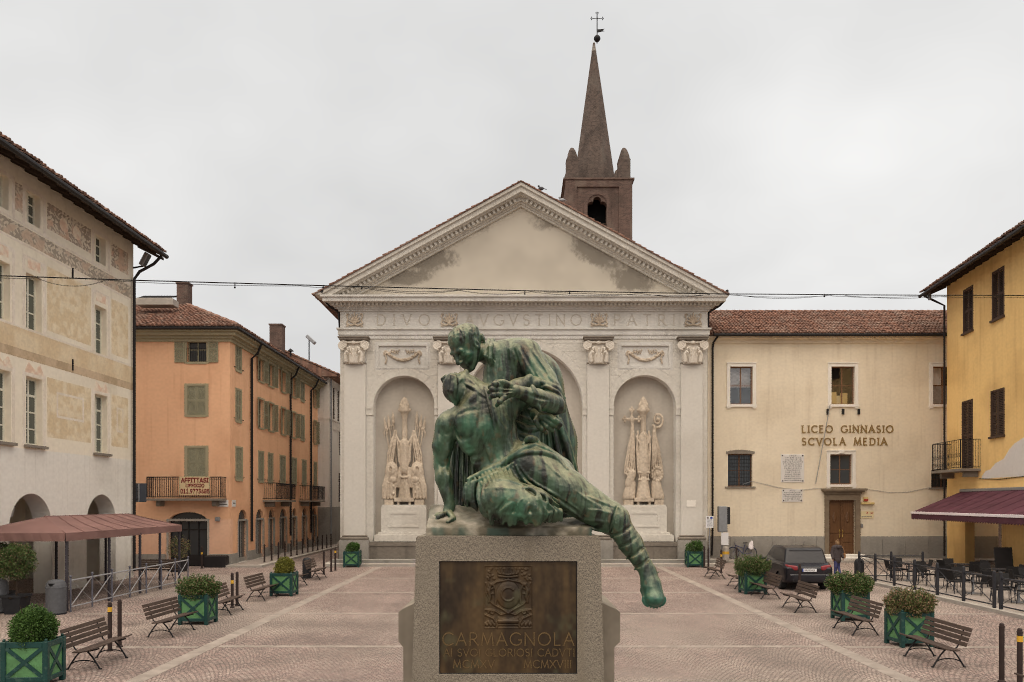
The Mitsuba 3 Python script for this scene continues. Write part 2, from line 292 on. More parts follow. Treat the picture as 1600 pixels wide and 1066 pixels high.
# ================================================================ signed-distance modelling for sculpture
class Sdf:
    def __init__(s, lo, hi, h):
        s.lo, s.h = np.array(lo, float), h; s.n = np.ceil((np.array(hi) - s.lo) / h).astype(int) + 1
        s.f = np.full(s.n, .4, np.float32)
    def win(s, lo, hi):
        a = np.clip(np.floor((np.array(lo) - s.lo) / s.h).astype(int), 0, s.n); b = np.clip(np.ceil((np.array(hi) - s.lo) / s.h).astype(int) + 1, 0, s.n)
        if (b <= a).any(): return None, None
        g = np.stack(np.meshgrid(*[(np.arange(a[i], b[i]) * s.h + s.lo[i]).astype(np.float32) for i in range(3)], indexing='ij'), -1)
        return tuple(slice(x, y) for x, y in zip(a, b)), g
    def _mix(s, sl, d, k, sub):
        f = s.f[sl]
        if sub:
            d = -d; e = np.clip(.5 - .5 * (f - d) / k, 0, 1); s.f[sl] = f * (1 - e) + d * e + k * e * (1 - e)
        else:
            e = np.clip(.5 + .5 * (f - d) / k, 0, 1); s.f[sl] = f * (1 - e) + d * e - k * e * (1 - e)
    def cone(s, a, b, ra, rb=None, k=.04, sub=False, flat=None):
        rb = ra if rb is None else rb; a, b = np.array(a, np.float32), np.array(b, np.float32)
        R = max(ra, rb) + k + 3 * s.h
        sl, g = s.win(np.minimum(a, b) - R, np.maximum(a, b) + R)
        if sl is None: return
        ab = b - a; q = g - a; t = np.clip(q @ ab / max(ab @ ab, 1e-9), 0, 1)
        q = q - t[..., None] * ab
        if flat is not None:
            n = np.array(flat[0], np.float32); n /= np.linalg.norm(n); q = q + (q @ n * (1 / flat[1] - 1))[..., None] * n
        d = np.linalg.norm(q, axis=-1) - (ra + (rb - ra) * t)
        if flat is not None: d = d * min(1, flat[1] * 1.3)
        s._mix(sl, d, k, sub)
    def tube(s, pts, r, k=.03, sub=False):
        p = np.array(pts, np.float32); r = np.broadcast_to(r, (len(p),)); R = float(max(r)) + k + 3 * s.h
        sl, g = s.win(p.min(0) - R, p.max(0) + R)
        if sl is None: return
        d = np.full(g.shape[:-1], 9., np.float32)
        for a, b, ra, rb in zip(p, p[1:], r, r[1:]):      # the pieces first joined sharply, then blended in once
            o = s.lo + np.array([x.start for x in sl]) * s.h; m = max(ra, rb) + k + 2 * s.h
            i0 = np.clip(((np.minimum(a, b) - m - o) / s.h).astype(int), 0, d.shape); i1 = np.clip(((np.maximum(a, b) + m - o) / s.h).astype(int) + 2, 0, d.shape)
            w = tuple(slice(x, y) for x, y in zip(i0, i1)); q = g[w] - a; ab = b - a; t = np.clip(q @ ab / max(float(ab @ ab), 1e-9), 0, 1)
            d[w] = np.minimum(d[w], np.linalg.norm(q - t[..., None] * ab, axis=-1) - (ra + (rb - ra) * t))
        s._mix(sl, d, k, sub)
    def ell(s, c, r, R=None, k=.04, sub=False):
        c, r = np.array(c, np.float32), np.broadcast_to(np.array(r, np.float32), 3); m = float(r.max()) + k + 3 * s.h
        sl, g = s.win(c - m, c + m)
        if sl is None: return
        q = g - c
        if R is not None: q = q @ np.array(R, np.float32)      # columns of R: the ellipsoid's axes
        k0 = np.linalg.norm(q / r, axis=-1); k1 = np.linalg.norm(q / (r * r), axis=-1) + 1e-6
        s._mix(sl, k0 * (k0 - 1) / k1, k, sub)
    def cut(s, p, n, k=.02):
        """removes what lies beyond the plane"""
        sl, g = s.win(s.lo, s.lo + s.n * s.h); n = np.array(n, np.float32) / np.linalg.norm(n)
        s._mix(sl, -((g - np.array(p, np.float32)) @ n), k, True)
    def disp(s, fn, lo=None, hi=None):
        lo = s.lo if lo is None else lo; hi = s.lo + s.n * s.h if hi is None else hi
        sl, g = s.win(lo, hi)
        near = np.abs(s.f[sl]) < .12
        v = np.zeros(near.shape, np.float32); v[near] = fn(g[near].astype(float)); s.f[sl] += v
    def mesh(s):
        f = s.f; n = np.array(f.shape) - 1; ins = f < 0
        def c(i, j, k): return (slice(i, n[0] + i), slice(j, n[1] + j), slice(k, n[2] + k))
        cnt = sum(ins[c(i, j, k)].astype(np.int8) for i in (0, 1) for j in (0, 1) for k in (0, 1))
        idx = np.argwhere((cnt > 0) & (cnt < 8)); acc, num_ = np.zeros((len(idx), 3)), np.zeros(len(idx))
        E = [((0, 0, 0), (1, 0, 0)), ((0, 1, 0), (1, 1, 0)), ((0, 0, 1), (1, 0, 1)), ((0, 1, 1), (1, 1, 1)), ((0, 0, 0), (0, 1, 0)), ((1, 0, 0), (1, 1, 0)),
             ((0, 0, 1), (0, 1, 1)), ((1, 0, 1), (1, 1, 1)), ((0, 0, 0), (0, 0, 1)), ((1, 0, 0), (1, 0, 1)), ((0, 1, 0), (0, 1, 1)), ((1, 1, 0), (1, 1, 1))]
        for p, q in E:
            va, vb = f[tuple((idx + p).T)], f[tuple((idx + q).T)]; m = (va < 0) != (vb < 0)
            t = np.where(m, va / np.where(m, va - vb, 1), 0)[:, None]
            acc += m[:, None] * (np.array(p) + t * (np.array(q) - np.array(p))); num_ += m
        v = (idx + acc / num_[:, None]) * s.h + s.lo
        vid = np.full(n, -1, np.int64); vid[tuple(idx.T)] = np.arange(len(idx)); F = []
        for ax in range(3):
            u, w = [(1, 2), (2, 0), (0, 1)][ax]
            a = [slice(1, n[i]) for i in range(3)]; a[ax] = slice(0, n[ax]); b = list(a); b[ax] = slice(1, n[ax] + 1)
            A, B = ins[tuple(a)], ins[tuple(b)]
            for flip in (0, 1):
                e = np.argwhere((A & ~B) if not flip else (~A & B)); o = np.array([1, 1, 1]); o[ax] = 0; e = e + o
                du, dw = np.eye(3, dtype=int)[u], np.eye(3, dtype=int)[w]
                q = [vid[tuple((e - x).T)] for x in (du + dw, dw, 0 * du, du)]
                if flip: q = q[::-1]
                F += [np.stack([q[0], q[1], q[2]], 1), np.stack([q[0], q[2], q[3]], 1)]
        m = trimesh.Trimesh(v, np.vstack(F), process=False)
        if len(m.split(only_watertight=False)) > 1:
            cc = sorted(m.split(only_watertight=False), key=lambda c: -len(c.faces)); m = cat([x for x in cc if len(x.faces) > .02 * len(cc[0].faces)])
        return m

FY = (0, 1, 0)
# ================================================================ the church
CY_ = 45.0; KC = CY_ / FOC
def cu(x, d=0.): return (x - VX) * (CY_ - d) / FOC      # d: how far the thing stands out from the wall
def cz(y, d=0.): return EYE - (y - VY) * (CY_ - d) / FOC
CH = Frame((0, CY_, 0), (1, 0))
church = thing('church', 'pale neoclassical church front with a wide pediment, pilasters and two sculpture niches', 'church')
xL, xR = cu(531.5), cu(1105.5); xm = cu(818.5)
zP, zAr, zTop = cz(847), cz(530), cz(487)
NI = [(cu(583.5), cu(679), 'a'), (cu(958.7), cu(1056), 'b')]
NM = (cu(726), cu(911))
zs = cz(635)
holes = [arch(a, b, zP - .02, zs) for a, b, _ in NI] + [arch(NM[0], NM[1], zP - .02, zs)]
panels = [(cu(591.6), cu(666)), (cu(971), cu(1045))]; zp0, zp1 = cz(572.5), cz(540.5)
wall = sbox(xL, zP - .3, xR, zTop)
for h in holes: wall = wall.difference(h)
for a, b in panels: wall = wall.difference(sbox(a, zp0, b, zp1))
part(church, 'front_wall', CH.ext(wall, -.75, 0), 'm_church')
for a, b in panels: part(church, 'panel_back', CH.box(a - .05, b + .05, zp0 - .05, zp1 + .05, -.35, -.09), 'm_church')
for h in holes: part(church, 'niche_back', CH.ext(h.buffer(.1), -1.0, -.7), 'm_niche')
for h in holes[2:]: pass
# masonry: jamb blocks, quoins and voussoirs, joints recessed
row = .445; rg = random.Random(3)
keep = unary_union([h.buffer(.02) for h in holes] + [h.buffer(.46) for h in (arch(a, b, zs, zs) for a, b in ((NI[0][0], NI[0][1]), (NI[1][0], NI[1][1]), NM))] + [sbox(a - .22, zp0 - .22, b + .22, zp1 + .22) for a, b in panels])
pil = [cu(554.9), cu(701.6), cu(934.2), cu(1080.2)]; pw = 1.21
keep = keep.union(unary_union([sbox(c - pw / 2 - .03, 0, c + pw / 2 + .03, 20) for c in pil]))
cols = [xL] + [v for c in pil for v in (c - pw / 2 - .03, c + pw / 2 + .03)] + [xR]
bays = [(cols[i], cols[i + 1]) for i in range(0, len(cols), 2)]
nst = 0
for bi, (a, b) in enumerate(bays):
    z = zP + .02; r = 0
    while z < zAr - .1:
        z1 = min(z + row, zAr); reg = sbox(a + .006, z + .007, b - .006, z1 - .007).difference(keep)
        for g in getattr(reg, 'geoms', [reg]):
            if g.area < .02: continue
            x0, _, x1, _ = g.bounds; n = max(1, round((x1 - x0) / 1.15)); off = .25 * (r % 2) if n > 1 else 0
            cuts = [x0 + (x1 - x0) * (i + (off if 0 < i < n else 0)) / n for i in range(n + 1)]
            for c0, c1 in zip(cuts, cuts[1:]):
                q = g.intersection(sbox(c0 + .006, -1, c1 - .006, 30))
                if q.area > .015 and nst < 285: part(church, 'stone', CH.ext(q, -.02, .014 + .008 * rg.random()), 'm_church_stone'); nst += 1
        z += row; r += 1
for a, b in ((NI[0][0], NI[0][1]), (NI[1][0], NI[1][1]), NM):
    c, r0 = (a + b) / 2, (b - a) / 2; nv = 11 if r0 < 2 else 17
    for i in range(nv):
        w = np.linspace(math.pi * i / nv + .006, math.pi * (i + 1) / nv - .006, 4)
        q = Polygon([(c + r0 * math.cos(t), zs + r0 * math.sin(t)) for t in w] + [(c + (r0 + .44) * math.cos(t), zs + (r0 + .44) * math.sin(t)) for t in w[::-1]])
        q = q.difference(unary_union([sbox(p - pw / 2 - .03, 0, p + pw / 2 + .03, 20) for p in pil]))
        if q.area > .01: part(church, 'voussoir', CH.ext(q, -.02, .022), 'm_church_stone')
    for e0, e1 in ((a - .42, a + .02), (b - .02, b + .42)):
        lim = [p for p in pil if abs(p - (e0 + e1) / 2) < 1.2]
        lo, hi = e0, e1
        for p in lim: lo, hi = (max(lo, p + pw / 2 + .01), hi) if p < lo else (lo, min(hi, p - pw / 2 - .01))
        if hi - lo > .08: part(church, 'impost', cat([CH.box(lo, hi, zs - .15, zs, -.3, .12), CH.box(lo + .01, hi - .01, zs - .42, zs - .15, -.3, .07), CH.box(lo, hi, zs - .5, zs - .42, -.3, .09)]), 'm_church_stone')
# pilasters with bases and capitals
def capital_mesh():
    s = Sdf([-.95, -.62, -.05], [.95, .15, 1.32], .021); C, L = s.cone, s.ell
    s.cone((0, 0, 0), (0, 0, .9), .55, .60, .02, flat=((0, 1, 0), .42)); sl, g = s.win(s.lo, s.lo + s.n * s.h)
    for x in (-1, 1):
        w = np.linspace(0, 2.3 * 2 * math.pi, 34); r = .23 * (1 - w / w[-1]) + .025
        s.tube([(x * (.60 + r_ * math.cos(t - 1.6)), -.33, .98 + r_ * math.sin(t - 1.6)) for t, r_ in zip(w, r)], .05, .015)
        s.tube([(x * .1, -.33, 1.12), (x * .35, -.33, 1.13), (x * .58, -.34, 1.2)], .06, .02)
        s.tube([(x * .42, -.28, .10), (x * .46, -.34, .45), (x * .38, -.40, .62), (x * .30, -.44, .55)], (.12, .09, .06, .05), .03)
        s.tube([(x * .12, -.30, .55), (x * .22, -.36, .85), (x * .34, -.40, .80), (x * .30, -.4, .70)], (.05, .05, .045, .04), .015)
        s.tube([(x * .15, -.28, .05), (x * .17, -.36, .34), (x * .15, -.44, .46)], (.10, .08, .05), .03)
    s.tube([(0, -.30, .05), (0, -.38, .55), (0, -.46, .72)], (.10, .09, .06), .03); L((0, -.36, 1.12), (.12, .09, .10), None, .03)
    for i in range(9): x = -.5 + i * .125; C((x, -.3, .02), (x, -.31, .30), .03, .022, .02, True)
    return s.mesh()
cap0 = None
for i, c in enumerate(pil):
    p = part(church, 'pilaster', cat([CH.box(c - pw / 2, c + pw / 2, cz(836), cz(569), -.1, .16)]), 'm_pilaster')
    part(p, 'base', cat([CH.cbox(c - .78, c + .78, cz(844), cz(839), -.1, .34, .05), CH.cbox(c - .70, c + .70, cz(839), cz(836), -.1, .26, .04)]), 'm_dark_stone')
    part(p, 'plinth_block', CH.box(c - .82, c + .82, 0, cz(844), -.1, .40), 'm_grey_stone')
    M = T().translate([c, CY_ - .10, cz(569)])
    part(p, 'capital', cached('capital', 'm_capital', capital_mesh, True), None, tw=M)
    part(p, 'collar', CH.box(c - .63, c + .63, cz(569.5), cz(567.5), -.1, .2), 'm_dark_stone')
    part(p, 'abacus', cat([CH.box(c - .80, c + .80, cz(533.5), cz(530.6), -.1, .56), CH.box(c - .86, c + .86, cz(530.6), cz(528.8), -.1, .62)]), 'm_dark_stone')
# plinth of the front
pl = [(xL - .1, pil[0] - .82), (pil[0] + .82, pil[1] - .82), (pil[1] + .82, pil[2] - .82), (pil[2] + .82, pil[3] - .82), (pil[3] + .82, xR + .1)]
for a, b in pl: part(church, 'plinth', cat([CH.box(a, b, 0, cz(853), -.9, .14), CH.box(a, b, cz(853), cz(847), -.9, .2)]), 'm_dark_stone')
part(church, 'step', CH.box(xL - .3, xR + .3, .13, .30, -.2, .95), 'm_grey_stone')
# entablature
hi = cu(499, .9), cu(1139, .9)
part(church, 'architrave', cat([CH.box(xL - .10, xR + .10, cz(524), cz(516), -.3, .13), CH.box(xL - .05, xR + .05, cz(529.9), cz(524), -.3, .07), CH.box(xL - .17, xR + .17, cz(516), cz(513.4), -.3, .22)]), 'm_church')
part(church, 'frieze', CH.box(xL, xR, cz(513.4), cz(487), -.3, .03), 'm_church')
part(church, 'cornice', cat([CH.box(xL - .15, xR + .15, cz(484), cz(481), -.3, .22), CH.box(xL - .08, xR + .08, cz(487), cz(484), -.3, .12), CH.box(xL - .34, xR + .34, cz(481), cz(472.5), -.3, .36),
     CH.box(xL - .55, xR + .55, cz(472.5), cz(470.5, .8), -.3, .62), CH.box(hi[0] + .14, hi[1] - .14, cz(470.5, .8), cz(463.5, .9), -.3, .82), CH.box(hi[0] + .03, hi[1] - .03, cz(463.5, .9), cz(460.5, .9), -.3, .92)]), 'm_church')
den = []
n = 97
for i in range(n):
    u = xL - .4 + (xR - xL + .8) * (i + .5) / n; den.append(CH.box(u - .065, u + .065, cz(480), cz(473.5), .3, .52))
part(church, 'dentils', cat(den), 'm_church_stone', kind='stuff')
xa = cu(814, .9); ZAP = cz(284, .9); ZB = cz(460.5, .9); slope = (ZAP - cz(461, .9)) / (cu(1139, .9) - xa)
def trio(o): zb = ZB; return Polygon([(xa - (ZAP - o - zb) / slope, zb), (xa + (ZAP - o - zb) / slope, zb), (xa, ZAP - o)])
def ring(a, b): return trio(a).difference(trio(b))
part(church, 'tympanum', CH.ext(trio(.8), -.4, -.06), 'm_tympanum')
part(church, 'raking_cornice', cat([CH.ext(ring(.02, .20), -.3, .92), CH.ext(ring(.20, .50), -.3, .80), CH.ext(ring(.50, .57), -.3, .64), CH.ext(ring(.57, .82), -.3, .34), CH.ext(ring(.82, .93), -.3, .2), CH.ext(ring(.93, 1.06), -.3, .1)]), 'm_church_stone')
den = []; ang = math.atan(slope)
for sgn in (-1, 1):
    for i in range(48):
        t = .35 + i * .232; u = xa + sgn * t; z = ZAP - t * slope - .69
        if z - .1 < ZB: break
        m = mv(bx(-.066, .066, -.10, .11, .3, .5), 0, 0, 0); m = xf(m, rotm([0, 0, 1], -sgn * math.degrees(ang))); den.append(CH.loc(mv(m, u, z)))
part(church, 'raking_dentils', cat(den), 'm_church_stone', kind='stuff')
# roof with tile ends along the rake, nave behind
def slope_tiles(p0, e, s, W, L, pitch=.205, course=.37, seed=1, r=.085):
    """barrel tiles: p0 the eave's corner, e along the eave, s up the slope (unit vectors)"""
    e, s = np.array(e, float), np.array(s, float); n = np.cross(e, s); n *= np.sign(n[2]); rg = np.random.default_rng(seed); V, Fc = [], []
    nu, nv = int(W / pitch), int(math.ceil(L / course)); w = np.linspace(0, math.pi, 6)
    base = []
    i, j = np.meshgrid(np.arange(nu), np.arange(nv), indexing='ij'); i, j = i.ravel(), j.ravel(); m = len(i)
    du = (i + .5) * pitch + rg.normal(0, .012, m); dv = j * course + rg.normal(0, .022, m) - .03; tw = rg.normal(0, .022, m); up = rg.normal(.02, .010, m)
    for k, (v0, rr, h0) in enumerate(((0, r * 1.08, .045), (course * 1.12, r * .86, .0))):
        o = du[:, None] + (rr * np.cos(w))[None] + (tw * v0)[:, None]; hgt = (up[:, None] + h0) + (rr * np.sin(w))[None]; vv = np.minimum(dv + v0, L)[:, None] + 0 * o
        base.append(np.array(p0) + o[..., None] * e + vv[..., None] * s + hgt[..., None] * n)
    v = np.concatenate(base, 1); q = 6; f = []
    for a in range(q - 1): f += [[a, a + 1, q + a + 1], [a, q + a + 1, q + a]]
    for a in range(1, q - 1): f.append([0, a + 1, a])
    f = np.array(f); F_ = (f[None] + (np.arange(m) * 2 * q)[:, None, None]).reshape(-1, 3)
    return trimesh.Trimesh(v.reshape(-1, 3), F_, process=False)
yb = 76.0
roof = []
for sgn in (-1, 1):
    x0 = xa + sgn * ((ZAP - cz(461, .9)) / slope - .02); L = math.hypot(abs(x0 - xa), abs(x0 - xa) * slope)
    sv = np.array([-sgn * math.cos(ang), 0, math.sin(ang)]); zb = cz(461.5, .9)
    roof.append((sgn, x0, zb, L, sv))
rf = part(church, 'roof', cat([hull([np.array([r[1], y, r[2] + dz]) for y in (CY_ - 1.0, yb) for dz in (.0, .05)] + [np.array([xa, y, ZAP + dz]) for y in (CY_ - 1.0, yb) for dz in (.0, .05)]) for r in roof]), 'm_tile')
part(rf, 'rake_tiles', cat([slope_tiles((r[1], CY_ - 1.0, r[2] + .0), (0, 1, 0), r[4], 1.5, r[3], .205, .37, 3 + r[0], .07) for r in roof]), 'm_tile', kind='stuff')
part(church, 'nave_wall', cat([bx(xL, xL + .6, CY_ + .75, yb, 0, cz(481)), bx(xR - .6, xR, CY_ + .75, yb, 0, cz(481)), bx(xL, xR, yb - .5, yb, 0, cz(481))]), 'm_church')
for sgn, x0 in ((-1, xL), (1, xR)):
    xg = cu(503, .9) if sgn < 0 else cu(1136, .9)
    part(church, 'gutter', tube([(xg, CY_ - .95, cz(462)), (xg, CY_ + 6, cz(462))], .09, 6), 'm_gutter')
    part(church, 'downpipe', tube([(xg, CY_ - .5, cz(463)), (xg - sgn * .05, CY_ - .5, cz(474)), (xg - sgn * .25, CY_ - .3, cz(480)), (x0 + sgn * .1, CY_ + .1, cz(488)), (x0 + sgn * .1, CY_ + .4, cz(520))], .06, 6), 'm_gutter')
# lettering and palmettes of the frieze
for txt, x0, x1 in (('DIVO', 589, 672), ('AVGVSTINO', 727, 909), ('PATRI', 959, 1054)):
    adv = sum(GL[c][0] for c in txt); gap = ((x1 - x0) * KC / .62 - adv) / (len(txt) - 1); x = cu(x0)
    for c in txt: part(church, 'letter', CH.ext(affinity.translate(roman(c, .60, .062), x, cz(508.5)), .02, .055), 'm_letter'); x += (GL[c][0] + gap) * .62
def palmette_mesh():
    s = Sdf([-.52, -.3, -.48], [.52, .12, .48], .02)
    for a in np.linspace(-75, 75, 7):
        t = math.radians(a); L_ = .40 - .1 * abs(a) / 75
        s.tube([(.05 * math.sin(t), -.06, -.18), (L_ * .6 * math.sin(t), -.10, -.18 + L_ * .75 * math.cos(t)), (L_ * math.sin(t) * 1.0, -.08, -.18 + L_ * 1.35 * math.cos(t))], (.03, .05, .035), .012)
    for x in (-1, 1):
        w = np.linspace(0, 5.5, 14); s.tube([(x * (.40 - .09 * (1 - t / 7) * math.cos(t)), -.07, .26 + .09 * (1 - t / 7) * math.sin(t)) for t in w], .028, .01)
        s.tube([(x * .44, -.07, .2), (x * .36, -.07, .0), (x * .46, -.07, -.22)], .035, .012); s.tube([(x * .44, -.07, -.22), (x * .2, -.08, -.33), (0, -.08, -.27)], .05, .012)
        s.tube([(x * .40, -.07, -.30), (x * .46, -.08, -.38), (x * .34, -.08, -.38)], .03, .01)
    s.ell((0, -.08, -.2), (.09, .07, .08), None, .02); return s.mesh()
for x in (554.5, 702, 936, 1082.5): part(church, 'palmette', cached('palmette', 'm_relief', palmette_mesh, True), None, tw=T().translate([cu(x), CY_ - .02, cz(500)]))
def garland_mesh():
    s = Sdf([-1.2, -.3, -.52], [1.2, .15, .45], .021); rg = random.Random(4)
    for i in range(46):
        t = i / 45 * 2 - 1; th = .10 - .03 * abs(t); z = -.22 + .40 * t * t
        s.ell((t * .86 + rg.uniform(-.02, .02), -.07 - rg.random() * .05, z + rg.uniform(-.05, .05)), (.055, .05, .05), None, .015); s.cone((t * .86, -.04, z), (t * .86 + .03, -.04, z), th * .8, th * .8, .02)
    for x in (-1, 1):
        for i in range(9): s.ell((x * (.93 + .03 * math.sin(i)), -.06 - .02 * (i % 2), .2 - .075 * i), (.05, .05, .05), None, .02)
        s.tube([(x * .86, -.05, .24), (x * .97, -.07, .30), (x * 1.06, -.05, .16), (x * 1.04, -.05, .05)], .04, .015)
        for i in range(8):
            u = .72 - .07 * i; z = .24 + .03 * math.sin(i); s.tube([(x * u, -.05, z), (x * (u - .03), -.08, z + (.09 if i % 2 else -.07)), (x * (u - .09), -.06, z + (.11 if i % 2 else -.09))], (.02, .035, .015), .012)
        s.tube([(x * .8, -.05, .22), (x * .5, -.06, .26), (x * .2, -.05, .25)], .02, .012)
    return s.mesh()
for a, b in panels: part(church, 'garland', cached('garland', 'm_relief', garland_mesh, True), None, tw=T().translate([(a + b) / 2, CY_ + .10, (zp0 + zp1) / 2]))
for a, b in panels: part(church, 'panel_frame', CH.ext(sbox(a - .14, zp0 - .14, b + .14, zp1 + .14).difference(sbox(a, zp0, b, zp1)), -.05, .035), 'm_church')
# trophies in the niches (sizes in metres, z from the block's top)
def torch(s, z0=.0):
    C = s.cone
    C((0, -.05, .35), (0, -.10, 3.2), .20, .13, .05); C((0, -.12, 3.2), (0, -.14, 3.45), .12, .16, .03); C((0, -.14, 3.45), (0, -.16, 3.62), .16, .27, .03)
    C((-.30, -.16, 3.66), (.30, -.16, 3.66), .06, .06, .02)
    for i, x in enumerate((-.22, -.14, -.05, .05, .13, .21)):
        s.tube([(x, -.18, 3.68), (x * 1.05 + .03 * (-1) ** i, -.22, 3.85), (x * .6, -.18, 4.02 + .1 * (1 - abs(x) * 4)), (x * .3, -.14, 4.14 + .08 * (1 - abs(x) * 4))], (.06, .075, .05, .02), .015)
def drape(s, pts, r, n=5, w=.3, k=.010):
    """folds of cloth: parallel ridges along a path"""
    for i in range(n):
        o = (i / (n - 1) - .5) * w; s.tube([(p[0] + o * p[3], p[1] - .03 * (i % 2), p[2] + .03 * (i % 2)) for p in pts], r * (1 if i % 2 else .8), k)
def trophy_left():
    s = Sdf([-1.2, -.62, -.05], [1.2, .25, 4.4], .019); torch(s)
    for x in (-1, 1):
        for i, (xb, xt, zt) in enumerate(((.40, .62, 3.62), (.50, .84, 3.48), (.60, 1.02, 3.36))):
            p, q = np.array((x * xb, -.05 - .05 * i, .9)), np.array((x * xt, -.02 - .04 * i, zt - .45)); s.cone(p, q, .035, .03, .01)
            d = (q - p) / np.linalg.norm(q - p); s.cone(q, q + d * .18, .085, .075, .02, flat=(FY, .5)); s.cone(q + d * .18, q + d * .52, .075, .008, .01, flat=(FY, .6)); s.ell(q - d * .05, .06, None, .01)
            s.tube([q + [x * .02, 0, -.05], q + [x * .10, -.02, -.2], q + [x * .05, -.01, -.42]], (.03, .035, .012), .01)
        drape(s, [(x * .50, -.14, 2.75, .3), (x * .60, -.2, 2.3, .8), (x * .74, -.16, 1.8, 1.1), (x * .80, -.1, 1.35, .9)], .05, 4, .30)
        s.tube([(x * .46, -.16, 2.8), (x * .34, -.24, 2.2), (x * .30, -.22, 1.5)], (.03, .05, .03), .01); s.tube([(x * .22, -.2, 2.3), (x * .28, -.24, 1.9), (x * .24, -.22, 1.4)], (.03, .05, .03), .01)
        s.ell((x * .68, -.22, 1.12), (.34, .16, .38), None, .04); s.ell((x * .64, -.34, 1.15), (.17, .10, .2), None, .03); s.ell((x * .70, -.36, 1.18), (.10, .08, .11), None, .02, True)
        s.tube([(x * .92, -.2, 1.35), (x * 1.0, -.2, 1.05), (x * .9, -.2, .75)], .06, .02)
        drape(s, [(x * .70, -.2, .95, 1.0), (x * .82, -.22, .5, 1.2), (x * .88, -.18, .0, 1.4)], .10, 5, .5); s.ell((x * .60, -.3, .75), (.2, .12, .14), None, .03)
        for i in range(10): rr = random.Random(i + 5 * x); s.ell((x * rr.uniform(.45, .95), -.3, rr.uniform(.1, .8)), (.06, .05, .05), None, .02)
        drape(s, [(x * .22, -.2, 1.2, .5), (x * .27, -.26, .8, .5), (x * .36, -.2, .45, .7)], .06, 4, .25)
    s.cone((0, -.12, .0), (0, -.12, .75), .34, .22, .03); s.cone((0, -.22, 1.2), (0, -.2, 2.2), .22, .26, .05); s.tube([(-.3, -.3, .9), (0, -.38, .84), (.3, -.3, .9)], .05, .02)
    s.tube([(-.42, -.2, 2.55), (-.2, -.28, 2.25), (0, -.3, 2.15), (.2, -.28, 2.25), (.42, -.2, 2.55)], .05, .02)
    s.disp(lambda p: .03 * (meshkit.fbm(p * 12, 3, 6) - .5)); return s.mesh()
def trophy_right():
    s = Sdf([-1.25, -.62, -.05], [1.25, .25, 4.4], .019); torch(s); C = s.cone
    C((-.42, -.05, .9), (-.58, -.1, 3.35), .05, .045, .02); c = np.array((-.62, -.12, 3.28))       # staff with budded cross
    C(c + [0, 0, -.38], c + [0, 0, .38], .05, .05, .01); C(c + [-.38, 0, 0], c + [.38, 0, 0], .05, .05, .01); s.ell(c, (.13, .08, .13), None, .02)
    for d in ((.38, 0), (-.38, 0), (0, .38)):
        for e in ((0, 0), (.09 * (d[1] != 0) + .0, .09 * (d[0] != 0)), (-.09 * (d[1] != 0), -.09 * (d[0] != 0)), (d[0] * .22, d[1] * .22)): s.ell(c + [d[0] + e[0], 0, d[1] + e[1]], .065, None, .01)
    C((-.60, -.1, 2.75), (-.60, -.1, 2.9), .10, .09, .02)
    C((.42, -.05, .9), (.60, -.1, 2.85), .05, .045, .02); C((.60, -.1, 2.78), (.62, -.1, 2.92), .10, .08, .02)              # crozier
    w = np.linspace(-2.4, 8.2, 30); r = .34 * (1 - (w + 2.4) / 12.5); s.tube([(.78 + a * math.cos(t), -.12, 3.25 + a * math.sin(t)) for a, t in zip(r, w)], np.linspace(.06, .04, 30), .01); s.ell((.78, -.13, 3.25), .09, None, .01)
    for x in (-1, 1):
        drape(s, [(x * .58, -.14, 2.7, .3), (x * .66, -.2, 2.1, .8), (x * .76, -.18, 1.3, 1.2), (x * .80, -.14, 1.0, 1.0)], .055, 5, .4)
        s.tube([(x * .9, -.18, 1.25), (x * .78, -.22, 1.1), (x * .62, -.2, 1.0)], .06, .02); s.tube([(x * .92, -.18, 1.0), (x * .8, -.2, .92)], .05, .02)
        s.cone((x * .68, -.15, .55), (x * .78, -.15, .05), .26, .34, .04, flat=(FY, .6))
        s.tube([(x * .3, -.18, 2.75), (x * .36, -.22, 2.0), (x * .30, -.22, 1.2)], .05, .03)
    C((0, -.16, 1.15), (0, -.16, 2.5), .34, .25, .05, flat=(FY, .75)); s.tube([(-.4, -.2, 2.55), (-.18, -.28, 2.2), (0, -.3, 1.95), (.18, -.28, 2.2), (.4, -.2, 2.55)], .04, .02); s.tube([(0, -.3, 2.0), (0, -.32, 1.75)], (.03, .06), .02)
    s.tube([(-.3, -.34, 1.05), (.3, -.34, 1.05)], .05, .02); s.tube([(-.28, -.32, .75), (.28, -.32, .75)], .04, .02)
    for i in range(5): x = -.24 + .12 * i; C((x, -.3, .75), (x, -.32, 1.05), .03, .03, .02)
    C((0, -.12, .0), (0, -.12, .7), .40, .26, .03)
    s.cone((-.78, -.22, .62), (-.62, -.26, 1.0), .22, .20, .04, flat=(FY, .6))
    f = np.array((.74, -.24, .98))
    for i in range(14): a = i / 14 * 6.283; s.ell(f + [.27 * math.cos(a), 0, .27 * math.sin(a)], .075, None, .02)
    s.ell(f, (.22, .06, .22), None, .02); s.ell(f + [0, -.06, 0], (.09, .07, .09), None, .015)
    s.disp(lambda p: .03 * (meshkit.fbm(p * 12, 3, 7) - .5)); return s.mesh()
